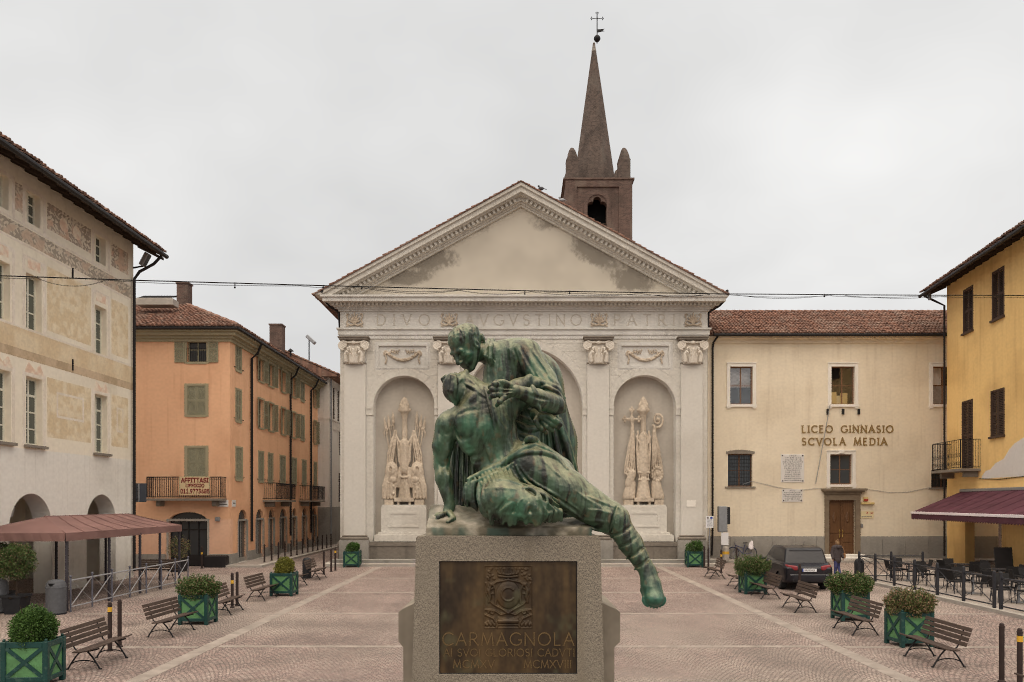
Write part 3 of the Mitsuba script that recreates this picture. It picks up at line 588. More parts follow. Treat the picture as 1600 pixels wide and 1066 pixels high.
for (a, b, w), fn, lbl in zip(NI, (trophy_left, trophy_right), ('stone trophy of torch, spears, banners and shields', 'stone trophy of torch, cross, bishop staff and vestments')):
    c = (a + b) / 2 - .02
    bl = part(church, 'niche_pedestal', cat([CH.box(c - 1.26, c + 1.26, cz(832), cz(792), -.75, .05), CH.box(c - 1.42, c + 1.42, cz(836), cz(832), -.75, .14), CH.box(c - 1.62, c + 1.62, cz(846), cz(836), -.75, .22), CH.box(c - 1.22, c + 1.22, cz(792), cz(789), -.75, .0),
        CH.ext(sbox(c - .86, cz(824), c + .86, cz(800)).difference(sbox(c - .72, cz(821), c + .72, cz(803))), .0, .09)]), 'm_church_stone')
    part(bl, 'sculpture_base', cat([CH.box(c - .55, c + .55, cz(784), cz(778), -.7, -.02), CH.box(c - .38, c - .26, cz(789), cz(784), -.7, -.1), CH.box(c + .26, c + .38, cz(789), cz(784), -.7, -.1), CH.box(c - 1.1, c - .6, cz(789), cz(781), -.7, -.1), CH.box(c + .6, c + 1.1, cz(789), cz(781), -.7, -.1)]), 'm_relief')
    part(church, 'trophy', fn(), 'm_relief', True, label=lbl, tw=T().translate([c, CY_ + .50, cz(778)]).scale([1.05, 1.0, 1.36]))
part(church, 'notice_plate', CH.box(cu(1072), cu(1086), cz(792), cz(782), .15, .19), 'm_liceo_trim')
# ================================================================ bell tower
TY = 70.0; KT = TY / FOC
def tu(x): return (x - VX) * KT
def tz(y): return EYE - (y - VY) * KT
TW = Frame((0, TY, 0), (1, 0)); tower = thing('bell_tower', 'brown brick bell tower with a tall octagonal spire behind the church', 'bell tower')
a, b = tu(884), tu(987); W = b - a; xc = (a + b) / 2; zc = tz(284)
op0, op1 = tu(918), tu(948); zo = tz(360); zsp = tz(322)
r = (op1 - op0) / 2; xo = (op0 + op1) / 2
tre = unary_union([sbox(op0, zo, op1, zsp), Point(xo - r * .55, zsp).buffer(r * .47), Point(xo + r * .55, zsp).buffer(r * .47), Point(xo, zsp + r * .55).buffer(r * .42), sbox(xo - r * .35, zsp - .1, xo + r * .35, zsp + r * .5)])
front = sbox(a, 0, b, zc).difference(tre)
sh = part(tower, 'shaft', cat([TW.ext(front.intersection(sbox(a, zo - 3, b, zc)), -.7, 0), bx(a, b, TY, TY + W, 0, zo - 3), bx(a, a + .6, TY + .7, TY + W, zo - 3, zc), bx(b - .6, b, TY + .7, TY + W, zo - 3, zc), bx(a + .6, b - .6, TY + W - .6, TY + W, zo - 3, zc)]), 'm_brick')
part(tower, 'corner_pilaster', cat([TW.box(a - .03, tu(901), zo - 3, zc - .5, -.2, .14)]), 'm_brick'); part(tower, 'corner_pilaster', TW.box(tu(967), b + .03, zo - 3, zc - .5, -.2, .14), 'm_brick')
part(tower, 'frieze_band', TW.box(a - .03, b + .03, zc - .5, zc, -.2, .15), 'm_brick')
part(tower, 'arch_ring', TW.ext(arch(op0 - .35, op1 + .35, zo, zsp + .12).difference(arch(op0 - .02, op1 + .02, zo - 1, zsp + .12)), -.1, .09), 'm_brick')
part(tower, 'belfry_dark', TW.box(a + .7, b - .7, zo - 2, zc - .2, -W + .8, -1.6), 'm_dark')
part(tower, 'belfry_rail', cat([TW.box(op0, op1, tz(349), tz(347), -.4, -.3), TW.box(op0, op1, zo - 1, tz(349), -.62, -.5)]), 'm_timber')
part(tower, 'cornice', cat([TW.box(a - .22, b + .22, zc + .12, zc + .27, -W - .2, .22), TW.box(a - .1, b + .1, zc, zc + .12, -W - .1, .12)]), 'm_brick')
z0 = zc + .27; zt = EYE - (68 - VY) * (TY + W / 2) / FOC; R = (tu(965) - tu(901)) * 1.04
prof = [(R * .54, z0), (R * .50, z0 + 1.5), (R * .27, (z0 + zt) / 2 + .6), (.10, zt)]
oc = lathe(prof, 8); oc = xf(oc, rotm([0, 0, 1], 22.5)); part(tower, 'spire', mv(oc, tu(933), TY + W / 2, 0), 'm_spire')
part(tower, 'spire_tip', mv(lathe([(.22, zt - .75), (.09, zt), (.05, zt + .1)], 8), tu(933), TY + W / 2, 0), 'm_grey_stone')
for px_ in (a + .58, b - .62):
    for py in (TY + .55, TY + W - .55):
        h = tz(228) - z0; s_ = .52
        m = cat([bx(-s_, s_, -s_, s_, 0, h * .58), bx(-s_ - .015, s_ + .015, -s_ - .015, s_ + .015, h * .57, h * .61)])
        part(tower, 'pinnacle', cat([mv(m, px_, py, z0), mv(xf(lathe([(s_ * 1.32, h * .6), (s_ * 1.12, h * .74), (s_ * .75, h * .9), (s_ * .38, h * .99), (.05, h * 1.02)], 4), rotm([0, 0, 1], 45)), px_, py, z0)]), 'm_spire')
cx, cyy = tu(933), TY + W / 2
KB = cyy / FOC
def bz(y): return EYE - (y - VY) * KB
cx = (933 - VX) * KB
fin = part(tower, 'finial', cat([ball((cx, cyy, bz(60.5)), .30), tube([(cx, cyy, bz(68)), (cx, cyy, bz(20))], .045, 6)]), 'm_iron', 40)
part(fin, 'weather_vane', cat([xf(mv(ext(Polygon([(0, 0), (.62, .12), (.45, .2), (.64, .33), (.0, .28)]), .03), 0, 0, -.015), np.array([[1, 0, 0, cx + .05], [0, 0, 1, cyy], [0, 1, 0, bz(51)], [0, 0, 0, 1.]]))]), 'm_iron')
cr = [tube([(cx - .5, cyy, bz(29)), (cx + .5, cyy, bz(29))], .032, 6)]
for dx, dz in ((-.5, 0), (.5, 0), (0, .5)):
    for e in (-.11, .11, 0): cr.append(ball((cx + dx + (e if dz else dx * .12 * (e == 0)), cyy, bz(29) + dz + (e if dx else .06 * (e == 0))), .05, 1))
part(fin, 'cross', cat(cr), 'm_iron')
# ================================================================ windows, shared by the houses
def window(fr, holder, u0, u1, z0, z1, d=-.18, cols=2, rows=2, fw=.06, m='m_window_wood', glass='m_glass', transom=None, th=.05):
    """frame with muntins in a wall opening; each pane a piece of its own"""
    us = np.linspace(u0, u1, cols + 1); zs_ = list(np.linspace(z0, z1, rows + 1))
    if transom: zs_ = list(np.linspace(z0, z0 + (z1 - z0) * transom, rows + 1)) + [z1]
    fm = [fr.box(u0, u0 + fw, z0, z1, d - th, d), fr.box(u1 - fw, u1, z0, z1, d - th, d), fr.box(u0 + fw, u1 - fw, z0, z0 + fw, d - th, d), fr.box(u0 + fw, u1 - fw, z1 - fw, z1, d - th, d)]
    for u in us[1:-1]: fm.append(fr.box(u - fw / 2, u + fw / 2, z0 + fw, z1 - fw, d - th, d - .004))
    for i, z in enumerate(zs_[1:-1]):
        w = fw if (transom and i == len(zs_) - 3) else fw * .6
        for a, b in zip(us, us[1:]): fm.append(fr.box(a + fw / 2, b - fw / 2, z - w / 2, z + w / 2, d - th, d - .008))
    w = part(holder, 'window', cat(fm), m)
    for a, b in zip(us, us[1:]):
        for c, e in zip(zs_, zs_[1:]): part(w, 'pane', fr.box(a + .01, b - .01, c + .01, e - .01, d - th * .7, d - th * .6), glass)
    return w
def shutter_leaf(w, h, mid=.5, slat=.055, rot=0.0):
    """louvred leaf standing in the xz plane, hinge at x=0, thickness towards +y(out)"""
    f = .055; ms = [bx(0, f, 0, .035, 0, h), bx(w - f, w, 0, .035, 0, h), bx(f, w - f, 0, .035, 0, f), bx(f, w - f, 0, .035, h - f, h), bx(f, w - f, 0, .035, h * mid - .04, h * mid + .04)]
    for a, b in ((f, h * mid - .04), (h * mid + .04, h - f)):
        n = int((b - a) / slat)
        for i in range(n):
            z = a + (b - a) * (i + .5) / n; ms.append((np.array([[f, .004, z + .022], [w - f, .004, z + .022], [w - f, .03, z - .022], [f, .03, z - .022], [f, .010, z + .026], [w - f, .010, z + .026], [w - f, .036, z - .018], [f, .036, z - .018]]), BOXF))
    return cat(ms)
def shutters(fr, holder, u0, u1, z0, z1, m, open_=0.0, d=.0, single=False):
    """a pair of leaves hinged at the sides of the opening; open_ in degrees (180 = flat on the wall)"""
    w = (u1 - u0) / (1 if single else 2) - .005; B = np.eye(4); B[:3, :3] = np.array([[1, 0, 0], [0, 0, 1], [0, 1, 0]]).T     # x->u, y->d, z->up
    B = np.array([[1, 0, 0, 0], [0, 0, 1, 0], [0, 1, 0, 0], [0, 0, 0, 1.]])
    for side in ((-1,) if single else (-1, 1)):
        lf = shutter_leaf(w, z1 - z0)
        if side > 0: lf = xf(lf, np.diag([-1, 1, 1, 1.]))
        lf = xf(lf, rotm([0, 0, 1], -side * open_ if open_ else 0))
        lf = xf(lf, B); part(holder, 'shutter', fr.loc(mv(lf, u0 if side < 0 else u1, z0, d)), m)
# ================================================================ the school
LY = 48.0; KL = LY / FOC
def lu(x): return (x - VX) * KL
def lz(y): return EYE - (y - VY) * KL
LF = Frame((0, LY, 0), (1, 0)); sch = thing('school', 'long beige school building with brown tile roof and white framed windows, beside the church', 'school building')
W0, W1 = lu(1106), lu(1560)
win = [(1140.5, 1176, 573, 632), (1298.5, 1335.5, 573, 632), (1457, 1492, 573, 632)]
low = [(1137.5, 1175.5, 709.5, 760.5), (1296.5, 1331.5, 710, 757), (1455, 1493, 735, 762)]
door = (1294.7, 1335.7, 781.7, 867)
wall = sbox(W0, 0, W1, lz(527))
ops = [sbox(lu(a), lz(d), lu(b), lz(c)) for a, b, c, d in win + low + [door]]
for o in ops: wall = wall.difference(o)
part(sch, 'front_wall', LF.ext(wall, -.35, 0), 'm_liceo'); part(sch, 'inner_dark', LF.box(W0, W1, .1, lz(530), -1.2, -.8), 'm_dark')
part(sch, 'end_wall', cat([bx(W0, W0 + .4, LY + .36, LY + 9, 0, lz(527)), bx(W1 - .4, W1, LY + .36, LY + 9, 0, lz(527))]), 'm_liceo')
part(sch, 'cornice', cat([LF.box(W0, W1, lz(536.5), lz(528), 0, .10), LF.box(W0, W1, lz(530), lz(527), .1, .34)]), 'm_liceo')
for i, (a, b, c, d) in enumerate(win): window(LF, sch, lu(a), lu(b), lz(d), lz(c), -.16, 2, 2, glass='m_pane')
a, b, c, d = win[1]; part(sch, 'stored_board', LF.box(lu(1303), lu(1313), lz(634), lz(611), -.62, -.58), 'm_ochre_sign'); part(sch, 'stored_board', LF.box(lu(1320), lu(1331), lz(634), lz(612), -.70, -.66), 'm_ochre_sign'); part(sch, 'stored_board', LF.box(lu(1313), lu(1328), lz(634), lz(616), -.78, -.74), 'm_cream_sign')
a, b, c, d = win[2]; part(sch, 'curtain', LF.box(lu(a), lu(a) + .75, lz(600), lz(573), -.5, -.47), 'm_liceo_trim'); part(sch, 'curtain', LF.box(lu(a), lu(b), lz(632), lz(601), -.55, -.52), 'm_curtain')
a, b, c, d = win[0]; part(sch, 'roller_blind', LF.box(lu(a), lu(b), lz(604), lz(573), -.5, -.47), 'm_curtain')
scene['m_pane'] = {'type': 'thindielectric', 'int_ior': 1.5}; plain('m_curtain', (.34, .33, .33), .35, 9)
for a, b, c, d in low[1:2]: window(LF, sch, lu(a), lu(b), lz(d), lz(c), -.2, 2, 2)
for a, b, c, d in (low[0], low[2]):
    w = window(LF, sch, lu(a), lu(b), lz(d), lz(c), -.25, 2, 2); n = 9
    ir = [LF.tube([(lu(a) + (lu(b) - lu(a)) * (k + .5) / 7, lz(d), -.06), (lu(a) + (lu(b) - lu(a)) * (k + .5) / 7, lz(c), -.06)], .016, 4) for k in range(7)] + [LF.tube([(lu(a), lz(d) + (lz(c) - lz(d)) * (k + .5) / n, -.06), (lu(b), lz(d) + (lz(c) - lz(d)) * (k + .5) / n, -.06)], .014, 4) for k in range(n)]
    part(w, 'iron_grille', cat(ir), 'm_iron', label='iron grille over a dark window')
def surround(u0, u1, z0, z1, t, d=.07, sill=True, head=.0):
    m = [LF.box(u0 - t, u0, z0, z1, -.15, d), LF.box(u1, u1 + t, z0, z1, -.15, d), LF.box(u0 - t, u1 + t, z1, z1 + t + head, -.15, d), LF.box(u0 - t - .02, u1 + t + .02, z1 + t + head, z1 + t + head + .05, -.1, d + .05)]
    if sill: m += [LF.box(u0 - t - .03, u1 + t + .03, z0 - .16, z0, -.2, d + .04), LF.box(u0 - t, u0 - t + .2, z0 - .25, z0 - .16, -.1, d + .02), LF.box(u1 + t - .2, u1 + t, z0 - .25, z0 - .16, -.1, d + .02)]
    return cat(m)
for a, b, c, d in win + low[1:2]: part(sch, 'window_surround', surround(lu(a), lu(b), lz(d), lz(c), .19), 'm_liceo_trim')
a, b, c, d = low[1]; um = (lu(a) + lu(b)) / 2; part(sch, 'keystone', cat([LF.cbox(um - .16, um + .16, lz(c) + .03, lz(c) + .27, 0, .15, .03)]), 'm_liceo_trim')
a, b, c, d = low[0]
part(sch, 'window_lintel', LF.ext(Polygon([(lu(a) - .12, lz(c)), (lu(a) - .14, lz(c) + .14)] + [(lu(a) - .14 + (lu(b) - lu(a) + .28) * t, lz(c) + .14 + .11 * math.sin(math.pi * t)) for t in np.linspace(0, 1, 9)] + [(lu(b) + .12, lz(c))]), -.1, .05), 'm_dark_stone'); part(sch, 'window_sill', LF.box(lu(a) - .18, lu(b) + .18, lz(d) - .1, lz(d), -.1, .1), 'm_dark_stone')
a, b, c, d = low[2]; part(sch, 'window_sill', LF.box(lu(a) - .15, lu(b) + .15, lz(d) - .1, lz(d), -.1, .1), 'm_dark_stone')
# plinth of grey slabs
x = W0; dr_ = (lu(1288), lu(1343.5)); rg = random.Random(12)
while x < W1:
    x1 = min(x + rg.uniform(1.25, 1.4), W1)
    if x < dr_[0] < x1: x1 = dr_[0]
    if dr_[0] <= x < dr_[1]: x = dr_[1]; continue
    part(sch, 'plinth_slab', LF.box(x + .008, x1 - .008, .0, lz(838) + rg.uniform(-.01, .01), .0, .05 + rg.uniform(0, .006)), 'm_grey_stone'); x = x1
# portal and door
po = part(sch, 'portal', cat([LF.box(lu(1288), lu(1294.7), .12, lz(781), -.3, .10), LF.box(lu(1335.7), lu(1343.5), .12, lz(781), -.3, .10), LF.box(lu(1288), lu(1343.5), lz(781.7), lz(772), -.3, .12), LF.box(lu(1287), lu(1344.5), lz(772), lz(769), -.2, .22), LF.box(lu(1283), lu(1351), lz(767), lz(763.5), -.2, .42), LF.box(lu(1285), lu(1348), lz(769), lz(767), -.2, .32)]), 'm_portal')
part(po, 'doorstep', cat([LF.cbox(lu(1285), lu(1346), .115, lz(866), -.2, .55, .02), LF.cbox(lu(1282), lu(1349), .1, .22, -.2, .9, .02)]), 'm_liceo_trim')
dm = (lu(1294.7) + lu(1335.7)) / 2
for s_ in (-1, 1):
    u0, u1 = (lu(1294.7), dm - .01) if s_ < 0 else (dm + .01, lu(1335.7)); z0, z1 = lz(866), lz(781.7)
    dl = part(sch, 'door', LF.box(u0, u1, z0, z1, -.22, -.16), 'm_door'); wd = u1 - u0
    part(dl, 'panel', LF.cbox(u0 + .1, u1 - .1, z0 + 1.25, z1 - .15, -.18, -.12, .02), 'm_door'); part(dl, 'panel', LF.cbox(u0 + .1, u1 - .1, z0 + .12, z0 + .62, -.18, -.12, .02), 'm_door'); part(dl, 'panel', LF.cbox(u0 + .1, u1 - .1, z0 + .7, z0 + 1.17, -.18, -.12, .02), 'm_door')
    part(dl, 'carved_boss', cat([LF.loc(ball(((u0 + u1) / 2, z0 + 1.25 + .95 + dz, -.11), (.16 - abs(dz) * .3, .1, .05), 1)) for dz in (-.22, -.1, 0, .1, .22)]), 'm_door', True)
    part(dl, 'handle', LF.tube([(dm + s_ * .09, z0 + 1.0, -.13), (dm + s_ * .09, z0 + 1.05, -.06), (dm + s_ * .09, z0 + 1.4, -.06), (dm + s_ * .09, z0 + 1.45, -.13)], .025, 6), 'm_brass')
# roof
zr, ze = lz(475), lz(526); rise = zr - ze; run = 4.4; Ls = math.hypot(run, rise * 1.0)
zr = ze + 2.35; sv = np.array([0, run, zr - ze]); sv /= np.linalg.norm(sv); Ls = math.hypot(run, zr - ze)
rf = part(sch, 'roof', cat([hull([(W0, LY - .55, ze), (W1, LY - .55, ze), (W0, LY - .55, ze + .06), (W1, LY - .55, ze + .06), (W0, LY - .55 + run, zr), (W1, LY - .55 + run, zr), (W0, LY - .55 + run, zr - .1), (W1, LY - .55 + run, zr - .1)]), hull([(W0, LY + 9.3, ze), (W1, LY + 9.3, ze), (W0, LY - .55 + run, zr), (W1, LY - .55 + run, zr), (W0, LY - .55 + run, zr - .1), (W1, LY - .55 + run, zr - .1)])]), 'm_tile')
part(rf, 'tiles', slope_tiles((W0, LY - .58, ze + .05), (1, 0, 0), sv, W1 - W0, Ls, .205, .36, 8), 'm_tile', kind='stuff')
part(rf, 'ridge_tiles', cat([tube([(W0 + i * .42, LY - .55 + run, zr + .08), (W0 + i * .42 + .44, LY - .55 + run, zr + .05)], .10, 6) for i in range(int((W1 - W0) / .42))]), 'm_tile', kind='stuff')
part(sch, 'gutter', LF.tube([(W0 + .2, lz(526.5), .62), (W1, lz(526.5), .62)], .085, 8), 'm_gutter')
part(sch, 'downpipe', LF.tube([(lu(1119), lz(527), .6), (lu(1118), lz(529), .4), (lu(1114), lz(536), .12), (lu(1113), lz(545), .1), (lu(1113), lz(820), .1), (lu(1111.5), .3, .12)], .062, 6), 'm_gutter')
for x in (1292.5, 1316.5, 1341): part(sch, 'flag_bracket', LF.box(lu(x) - .05, lu(x) + .05, lz(648), lz(639.5), 0, .16), 'm_iron')
part(sch, 'flag_pole', LF.tube([(lu(1292), lz(634), .5), (lu(1273), lz(756), .15)], .024, 6), 'm_galv', label='thin bare pole leaning on the wall under the window')
part(sch, 'wall_cable', LF.tube([(lu(1160), lz(757), .05), (lu(1175), lz(752), .05), (lu(1215), lz(762), .04), (lu(1250), lz(766), .04), (lu(1283), lz(763), .05)], .014, 4), 'm_galv'); part(sch, 'wall_cable', LF.tube([(lu(1351), lz(764), .05), (lu(1390), lz(770), .04), (lu(1420), lz(769), .04), (lu(1452), lz(762), .05)], .014, 4), 'm_galv')
for txt, y, x0, x1 in (('LICEO GINNASIO', 676, 1253, 1395), ('SCVOLA MEDIA', 695.5, 1253, 1385)):
    adv = sum(GL[c][0] if c != ' ' else .6 for c in txt); gap = ((x1 - x0) * KL / .40 - adv) / (len(txt) - 1); x = lu(x0)
    for c in txt:
        if c != ' ': part(sch, 'letter', LF.ext(affinity.translate(roman(c, .40, .075), x, lz(y)), .01, .05), 'm_bronze_letter'); x += (GL[c][0] + gap) * .40
        else: x += (.6 + gap) * .40
plain('m_portal', (.20, .155, .11), .25, 5, rough=.8)
def woodfn(p, n, uv):
    g = fbm(p.x * 22, p.z * 1.6, p.y * 5, 4); return mix((.075, .033, .015), (.17, .085, .036), g)
mat('m_door', woodfn, .45, .4); plain('m_brass', (.55, .38, .12), .2, rough=.35, metal=.8); plain('m_bronze_letter', (.26, .17, .07), .2, rough=.5); plain('m_marble', (.66, .64, .62), .10, 3, rough=.6); plain('m_ink', (.20, .19, .185), .1)
# marble plaques: worn engraved lines
def plaque(name, label, x0, x1, y0, y1, n, seed):
    k = thing(name, label, 'plaque'); u0, u1, z0, z1 = lu(x0), lu(x1), lz(y1), lz(y0); part(k, 'slab', LF.cbox(u0, u1, z0, z1, .0, .05, .012), 'm_marble'); rg = random.Random(seed); ms = []
    for i in range(n):
        z = z1 - .1 - (z1 - z0 - .22) * i / (n - 1); half = (u1 - u0) / 2 * (.3 if i == 0 else rg.uniform(.6, .88)); u = (u0 + u1) / 2 - half
        while u < (u0 + u1) / 2 + half: w = rg.uniform(.03, .14); ms.append(LF.box(u, u + w, z - .028, z + .028, .045, .053)); u += w + rg.uniform(.018, .05)
    part(k, 'worn_lettering', cat(ms), 'm_ink', kind='stuff')
    for u in (u0 + .09, u1 - .09):
        for z in (z0 + .09, z1 - .09): part(k, 'bolt', LF.loc(ball((u, z, .05), (.045, .045, .03), 1)), 'm_iron')
plaque('marble_plaque', 'tall white marble plaque with many worn lines on the beige wall', 1220, 1256, 710, 754, 13, 1)
plaque('marble_plaque', 'small wide marble plaque with few lines under the tall one', 1221.6, 1253.8, 764.5, 784.5, 6, 2)
k = thing('school_sign', 'small cream sign board with red mark right of the wooden door', 'sign'); part(k, 'board', LF.box(lu(1344.5), lu(1364.5), lz(810), lz(799), .0, .05), 'm_cream_sign'); part(k, 'emblem', cat([LF.box(lu(1353.5), lu(1355.5), lz(803), lz(800), .045, .055)]), 'm_red'); part(k, 'red_line', LF.box(lu(1359.5), lu(1363.5), lz(803), lz(801), .045, .055), 'm_red'); part(k, 'text_line', LF.box(lu(1346), lu(1362), lz(808.3), lz(807), .045, .055), 'm_ink')
plain('m_cream_sign', (.72, .62, .38), .06); plain('m_red', (.40, .06, .04), .1); plain('m_ochre_sign', (.62, .47, .20), .1)
k = thing('wall_lamp', 'long ochre wall lamp with a red box above it, right of the wooden door', 'lamp'); part(k, 'lamp_body', LF.cbox(lu(1344.5), lu(1364.5), lz(788.3), lz(785), .0, .22, .02), 'm_ochre_sign'); part(k, 'alarm_box', LF.cbox(lu(1348), lu(1355.5), lz(783.5), lz(777), .0, .12, .02), 'm_ochre_sign'); part(k, 'red_front', LF.box(lu(1348.5), lu(1355), lz(783.3), lz(780), .1, .13), 'm_red')
solid('intercom', LF.cbox(lu(1344.3), lu(1347.7), lz(824.5), lz(818.5), .0, .08, .015), 'm_galv', 'small grey door intercom right of the wooden door frame', 'intercom')
# ================================================================ the yellow house on the right
YO, YD = np.array([25.2, 46.9, 0]), np.array([-.1216, -1.0]); YD = YD / np.hypot(*YD)
YF = Frame(YO, YD)
def yt(x):
    """distance along the facade of the photograph column x"""
    q = (x - VX) / FOC; t = (q * YO[1] - YO[0]) / (q * 1 - .1216); return t * math.hypot(.1216, 1)
def yY(t): return YO[1] + YD[1] * t
def yz(x, y): Y = yY(yt(x)); return EYE - (y - VY) * Y / FOC
yh = thing('yellow_house', 'ochre yellow corner house with dark brown shutters and an iron balcony, at the right edge', 'house')
L = 19.0; zt = yz(1480, 462) + .80
opn = [(yt(1506.2), yt(1520), yz(1506, 522), yz(1506, 456)), (yt(1551.5), yt(1568.5), yz(1551.5, 501.5), yz(1551.5, 428)), (yt(1504.2), yt(1519.5), yz(1504, 733), yz(1504, 630)), (yt(1549.3), yt(1569), yz(1549.3, 683), yz(1549.3, 613.5))]
w3 = opn[3][1] - opn[3][0]
opn += [(t + 4.4, t + 4.4 + 1.05, a, b) for t, a, b in ((opn[1][0], opn[1][2], opn[1][3]), (opn[3][0], opn[3][2], opn[3][3]))]
a0, a1 = yt(1507), yt(1546); b0, b1 = yt(1568), yt(1568) + 0
ar = [arch(1.15, 4.35, -.1, 2.75, 20, .55), arch(6.6, 9.8, -.1, 2.75, 20, .55), arch(11.6, 14.8, -.1, 2.75, 20, .55)]
ar[0] = arch(yt(1508), yt(1565), -.1, 2.75, 20, .55); ar[1] = arch(yt(1565) + 2.4, yt(1565) + 5.6, -.1, 2.75, 20, .55)
wall = sbox(0, 0, L, zt)
for o in opn: wall = wall.difference(sbox(o[0], o[2], o[1], o[3]))
for h in ar: wall = wall.difference(h)
part(yh, 'front_wall', YF.ext(wall, -.5, 0), 'm_yellow')
arc2 = arch(-3.6, -1.0, -.1, 2.6, 20, .8); arc2 = affinity.translate(arc2, 0, 0)
EF = Frame(YO, -YF.n[:2] * -1); EF = Frame(YF.pt(.0, 0, -8.0), YF.n[:2])     # far end wall, seen from behind through the arcade
part(yh, 'end_wall', EF.ext(sbox(0, 0, 8.0, zt).difference(arch(4.6, 7.3, -.1, 2.6, 20, .6)), -.45, -.003), 'm_yellow')
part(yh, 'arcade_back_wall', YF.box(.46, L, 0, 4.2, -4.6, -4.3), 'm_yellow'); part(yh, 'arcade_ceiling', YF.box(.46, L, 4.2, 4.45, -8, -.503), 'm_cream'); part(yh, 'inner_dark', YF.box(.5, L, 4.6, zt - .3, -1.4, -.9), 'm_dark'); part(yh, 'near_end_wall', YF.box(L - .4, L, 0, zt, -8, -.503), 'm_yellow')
part(yh, 'arcade_doorway', YF.box(2.2, 3.4, .1, 2.6, -4.33, -4.25), 'm_dark')
for i, o in enumerate(opn):
    w = part(yh, 'window', cat([YF.box(o[0] - .06, o[0] + .02, o[2], o[3], -.2, .03), YF.box(o[1] - .02, o[1] + .06, o[2], o[3], -.2, .03), YF.box(o[0] - .06, o[1] + .06, o[3], o[3] + .07, -.2, .03)] + ([YF.box(o[0] - .12, o[1] + .12, o[2] - .1, o[2], -.2, .13)] if i != 2 else [])), 'm_shutter_dark')
    part(w, 'backing', YF.box(o[0], o[1], o[2], o[3], -.35, -.25), 'm_dark')
    c = (o[1] - o[0]) / 2 - .01; B = np.array([[1, 0, 0, 0], [0, 0, 1, 0], [0, 1, 0, 0], [0, 0, 0, 1.]])
    for s_ in (0, 1): part(w, 'shutter', YF.loc(mv(xf(shutter_leaf(c, o[3] - o[2], .5, .085), B), o[0] + s_ * (c + .02), o[2], -.05)), 'm_shutter_dark')
# peeled plaster
rg = random.Random(5); pts = []
t0, t1 = yt(1533), yt(1600) + 4; zb = yz(1540, 748)
top = [(t0, .05), (t0 + .5, .35), (t0 + 1.0, .40), (t0 + 1.7, .8), (t0 + 2.4, .95), (t0 + 3.0, 1.5), (t0 + 3.6, 1.75), (t0 + 4.2, 1.85), (t0 + 5.0, 2.1), (t0 + 7, 2.2), (t1, 2.0)]
pts = [(t0, zb)] + [(a + rg.uniform(-.08, .08), zb + b * .95 + rg.uniform(-.08, .08)) for a, b in top] + [(t1, zb)]
pp = Polygon(pts).buffer(.12).buffer(-.2).buffer(.08)
for o in opn: pp = pp.difference(sbox(o[0] - .2, o[2] - .2, o[1] + .2, o[3] + .2))
part(yh, 'bare_plaster_patch', YF.ext(pp, -.01, .005), 'm_patch', label='pale patch where the yellow paint has come off')
part(yh, 'facade_cable', YF.tube([(t0 - .2, zb + .02, .03), (t0 + 2, zb - .08, .03), (t0 + 5, zb + .0, .03), (L - 1, zb + .05, .03)], .02, 4), 'm_iron')
# roof with deep dark eaves
oh = 1.15; ze = zt - .60
def yp(t, d, z): return YF.pt(t, z, d)
rf = part(yh, 'roof', cat([hull([yp(t, oh, ze + dz) for t in (-.7, L) for dz in (-.05, .1)] + [yp(t, -4, ze + dz) for t in (-.7, L) for dz in (2.2, 2.4)]), hull([yp(t, -4, ze + dz) for t in (-.7, L) for dz in (2.2, 2.4)] + [yp(t, -8.6, ze) for t in (-.7, L)])]), 'm_timber')
e3 = np.array([YD[0], YD[1], 0]); s3 = -YF.n * (4 + oh) + np.array([0, 0, 2.3]); Ls = np.linalg.norm(s3); s3 /= Ls
part(rf, 'tiles', slope_tiles(yp(-.75, oh + .06, ze + .13), e3, s3, L + .7, Ls, .2, .36, 21), 'm_tile', kind='stuff')
for i in range(24): t = -.4 + i * .8; part(rf, 'rafter', hull([yp(tt, oh - .1, ze + dz) for tt in (t, t + .12) for dz in (-.14, .0)] + [yp(tt, -.1, ze + .50 + dz) for tt in (t, t + .12) for dz in (-.14, .0)]), 'm_timber')
part(yh, 'gutter', YF.tube([(-.75, ze - .02, oh + .1), (L, ze - .02, oh + .1)], .09, 8), 'm_gutter')
part(yh, 'downpipe', YF.tube([(-.35, ze - .05, oh + .05), (-.3, ze - .4, .6), (-.12, ze - .75, .1), (-.1, 4, .1), (-.1, .3, .1)], .065, 6), 'm_gutter')
part(yh, 'chimney_pipe', cat([YF.tube([(-.3, ze - .35, oh - .3), (-.3, ze + .4, oh - .3)], .09, 8)]), 'm_galv')
# balcony
c0, c1 = yt(1485), yt(1532.5); zb_ = yz(1500, 735); zr = yz(1500, 692); bd = 1.05
bal = part(yh, 'balcony', cat([YF.box(c0, c1, zb_ - .14, zb_, -.1, bd), YF.box(c0 + .3, c0 + .55, zb_ - .45, zb_ - .14, -.1, .7), YF.box(c1 - .55, c1 - .3, zb_ - .45, zb_ - .14, -.1, .7)]), 'm_dark_stone')
ir = [YF.tube([(c0 + .04, zr, bd - .05), (c1 - .04, zr, bd - .05)], .022, 5), YF.tube([(c0 + .04, zb_ + .08, bd - .05), (c1 - .04, zb_ + .08, bd - .05)], .018, 5)] + [YF.tube([(c, z, 0), (c, z, bd - .05)], .02, 5) for c in (c0 + .04, c1 - .04) for z in (zr, zb_ + .08)]
part(bal, 'rail', cat(ir), 'm_iron')
def scroll(fr, u, z0, z1, d, side=None, n=10):
    m = []; h = z1 - z0
    pts = [(u, z0 + h * t, d + .0) for t in (0, 1)]
    return fr.tube(pts, .012, 4)
bars = []
nb = 16
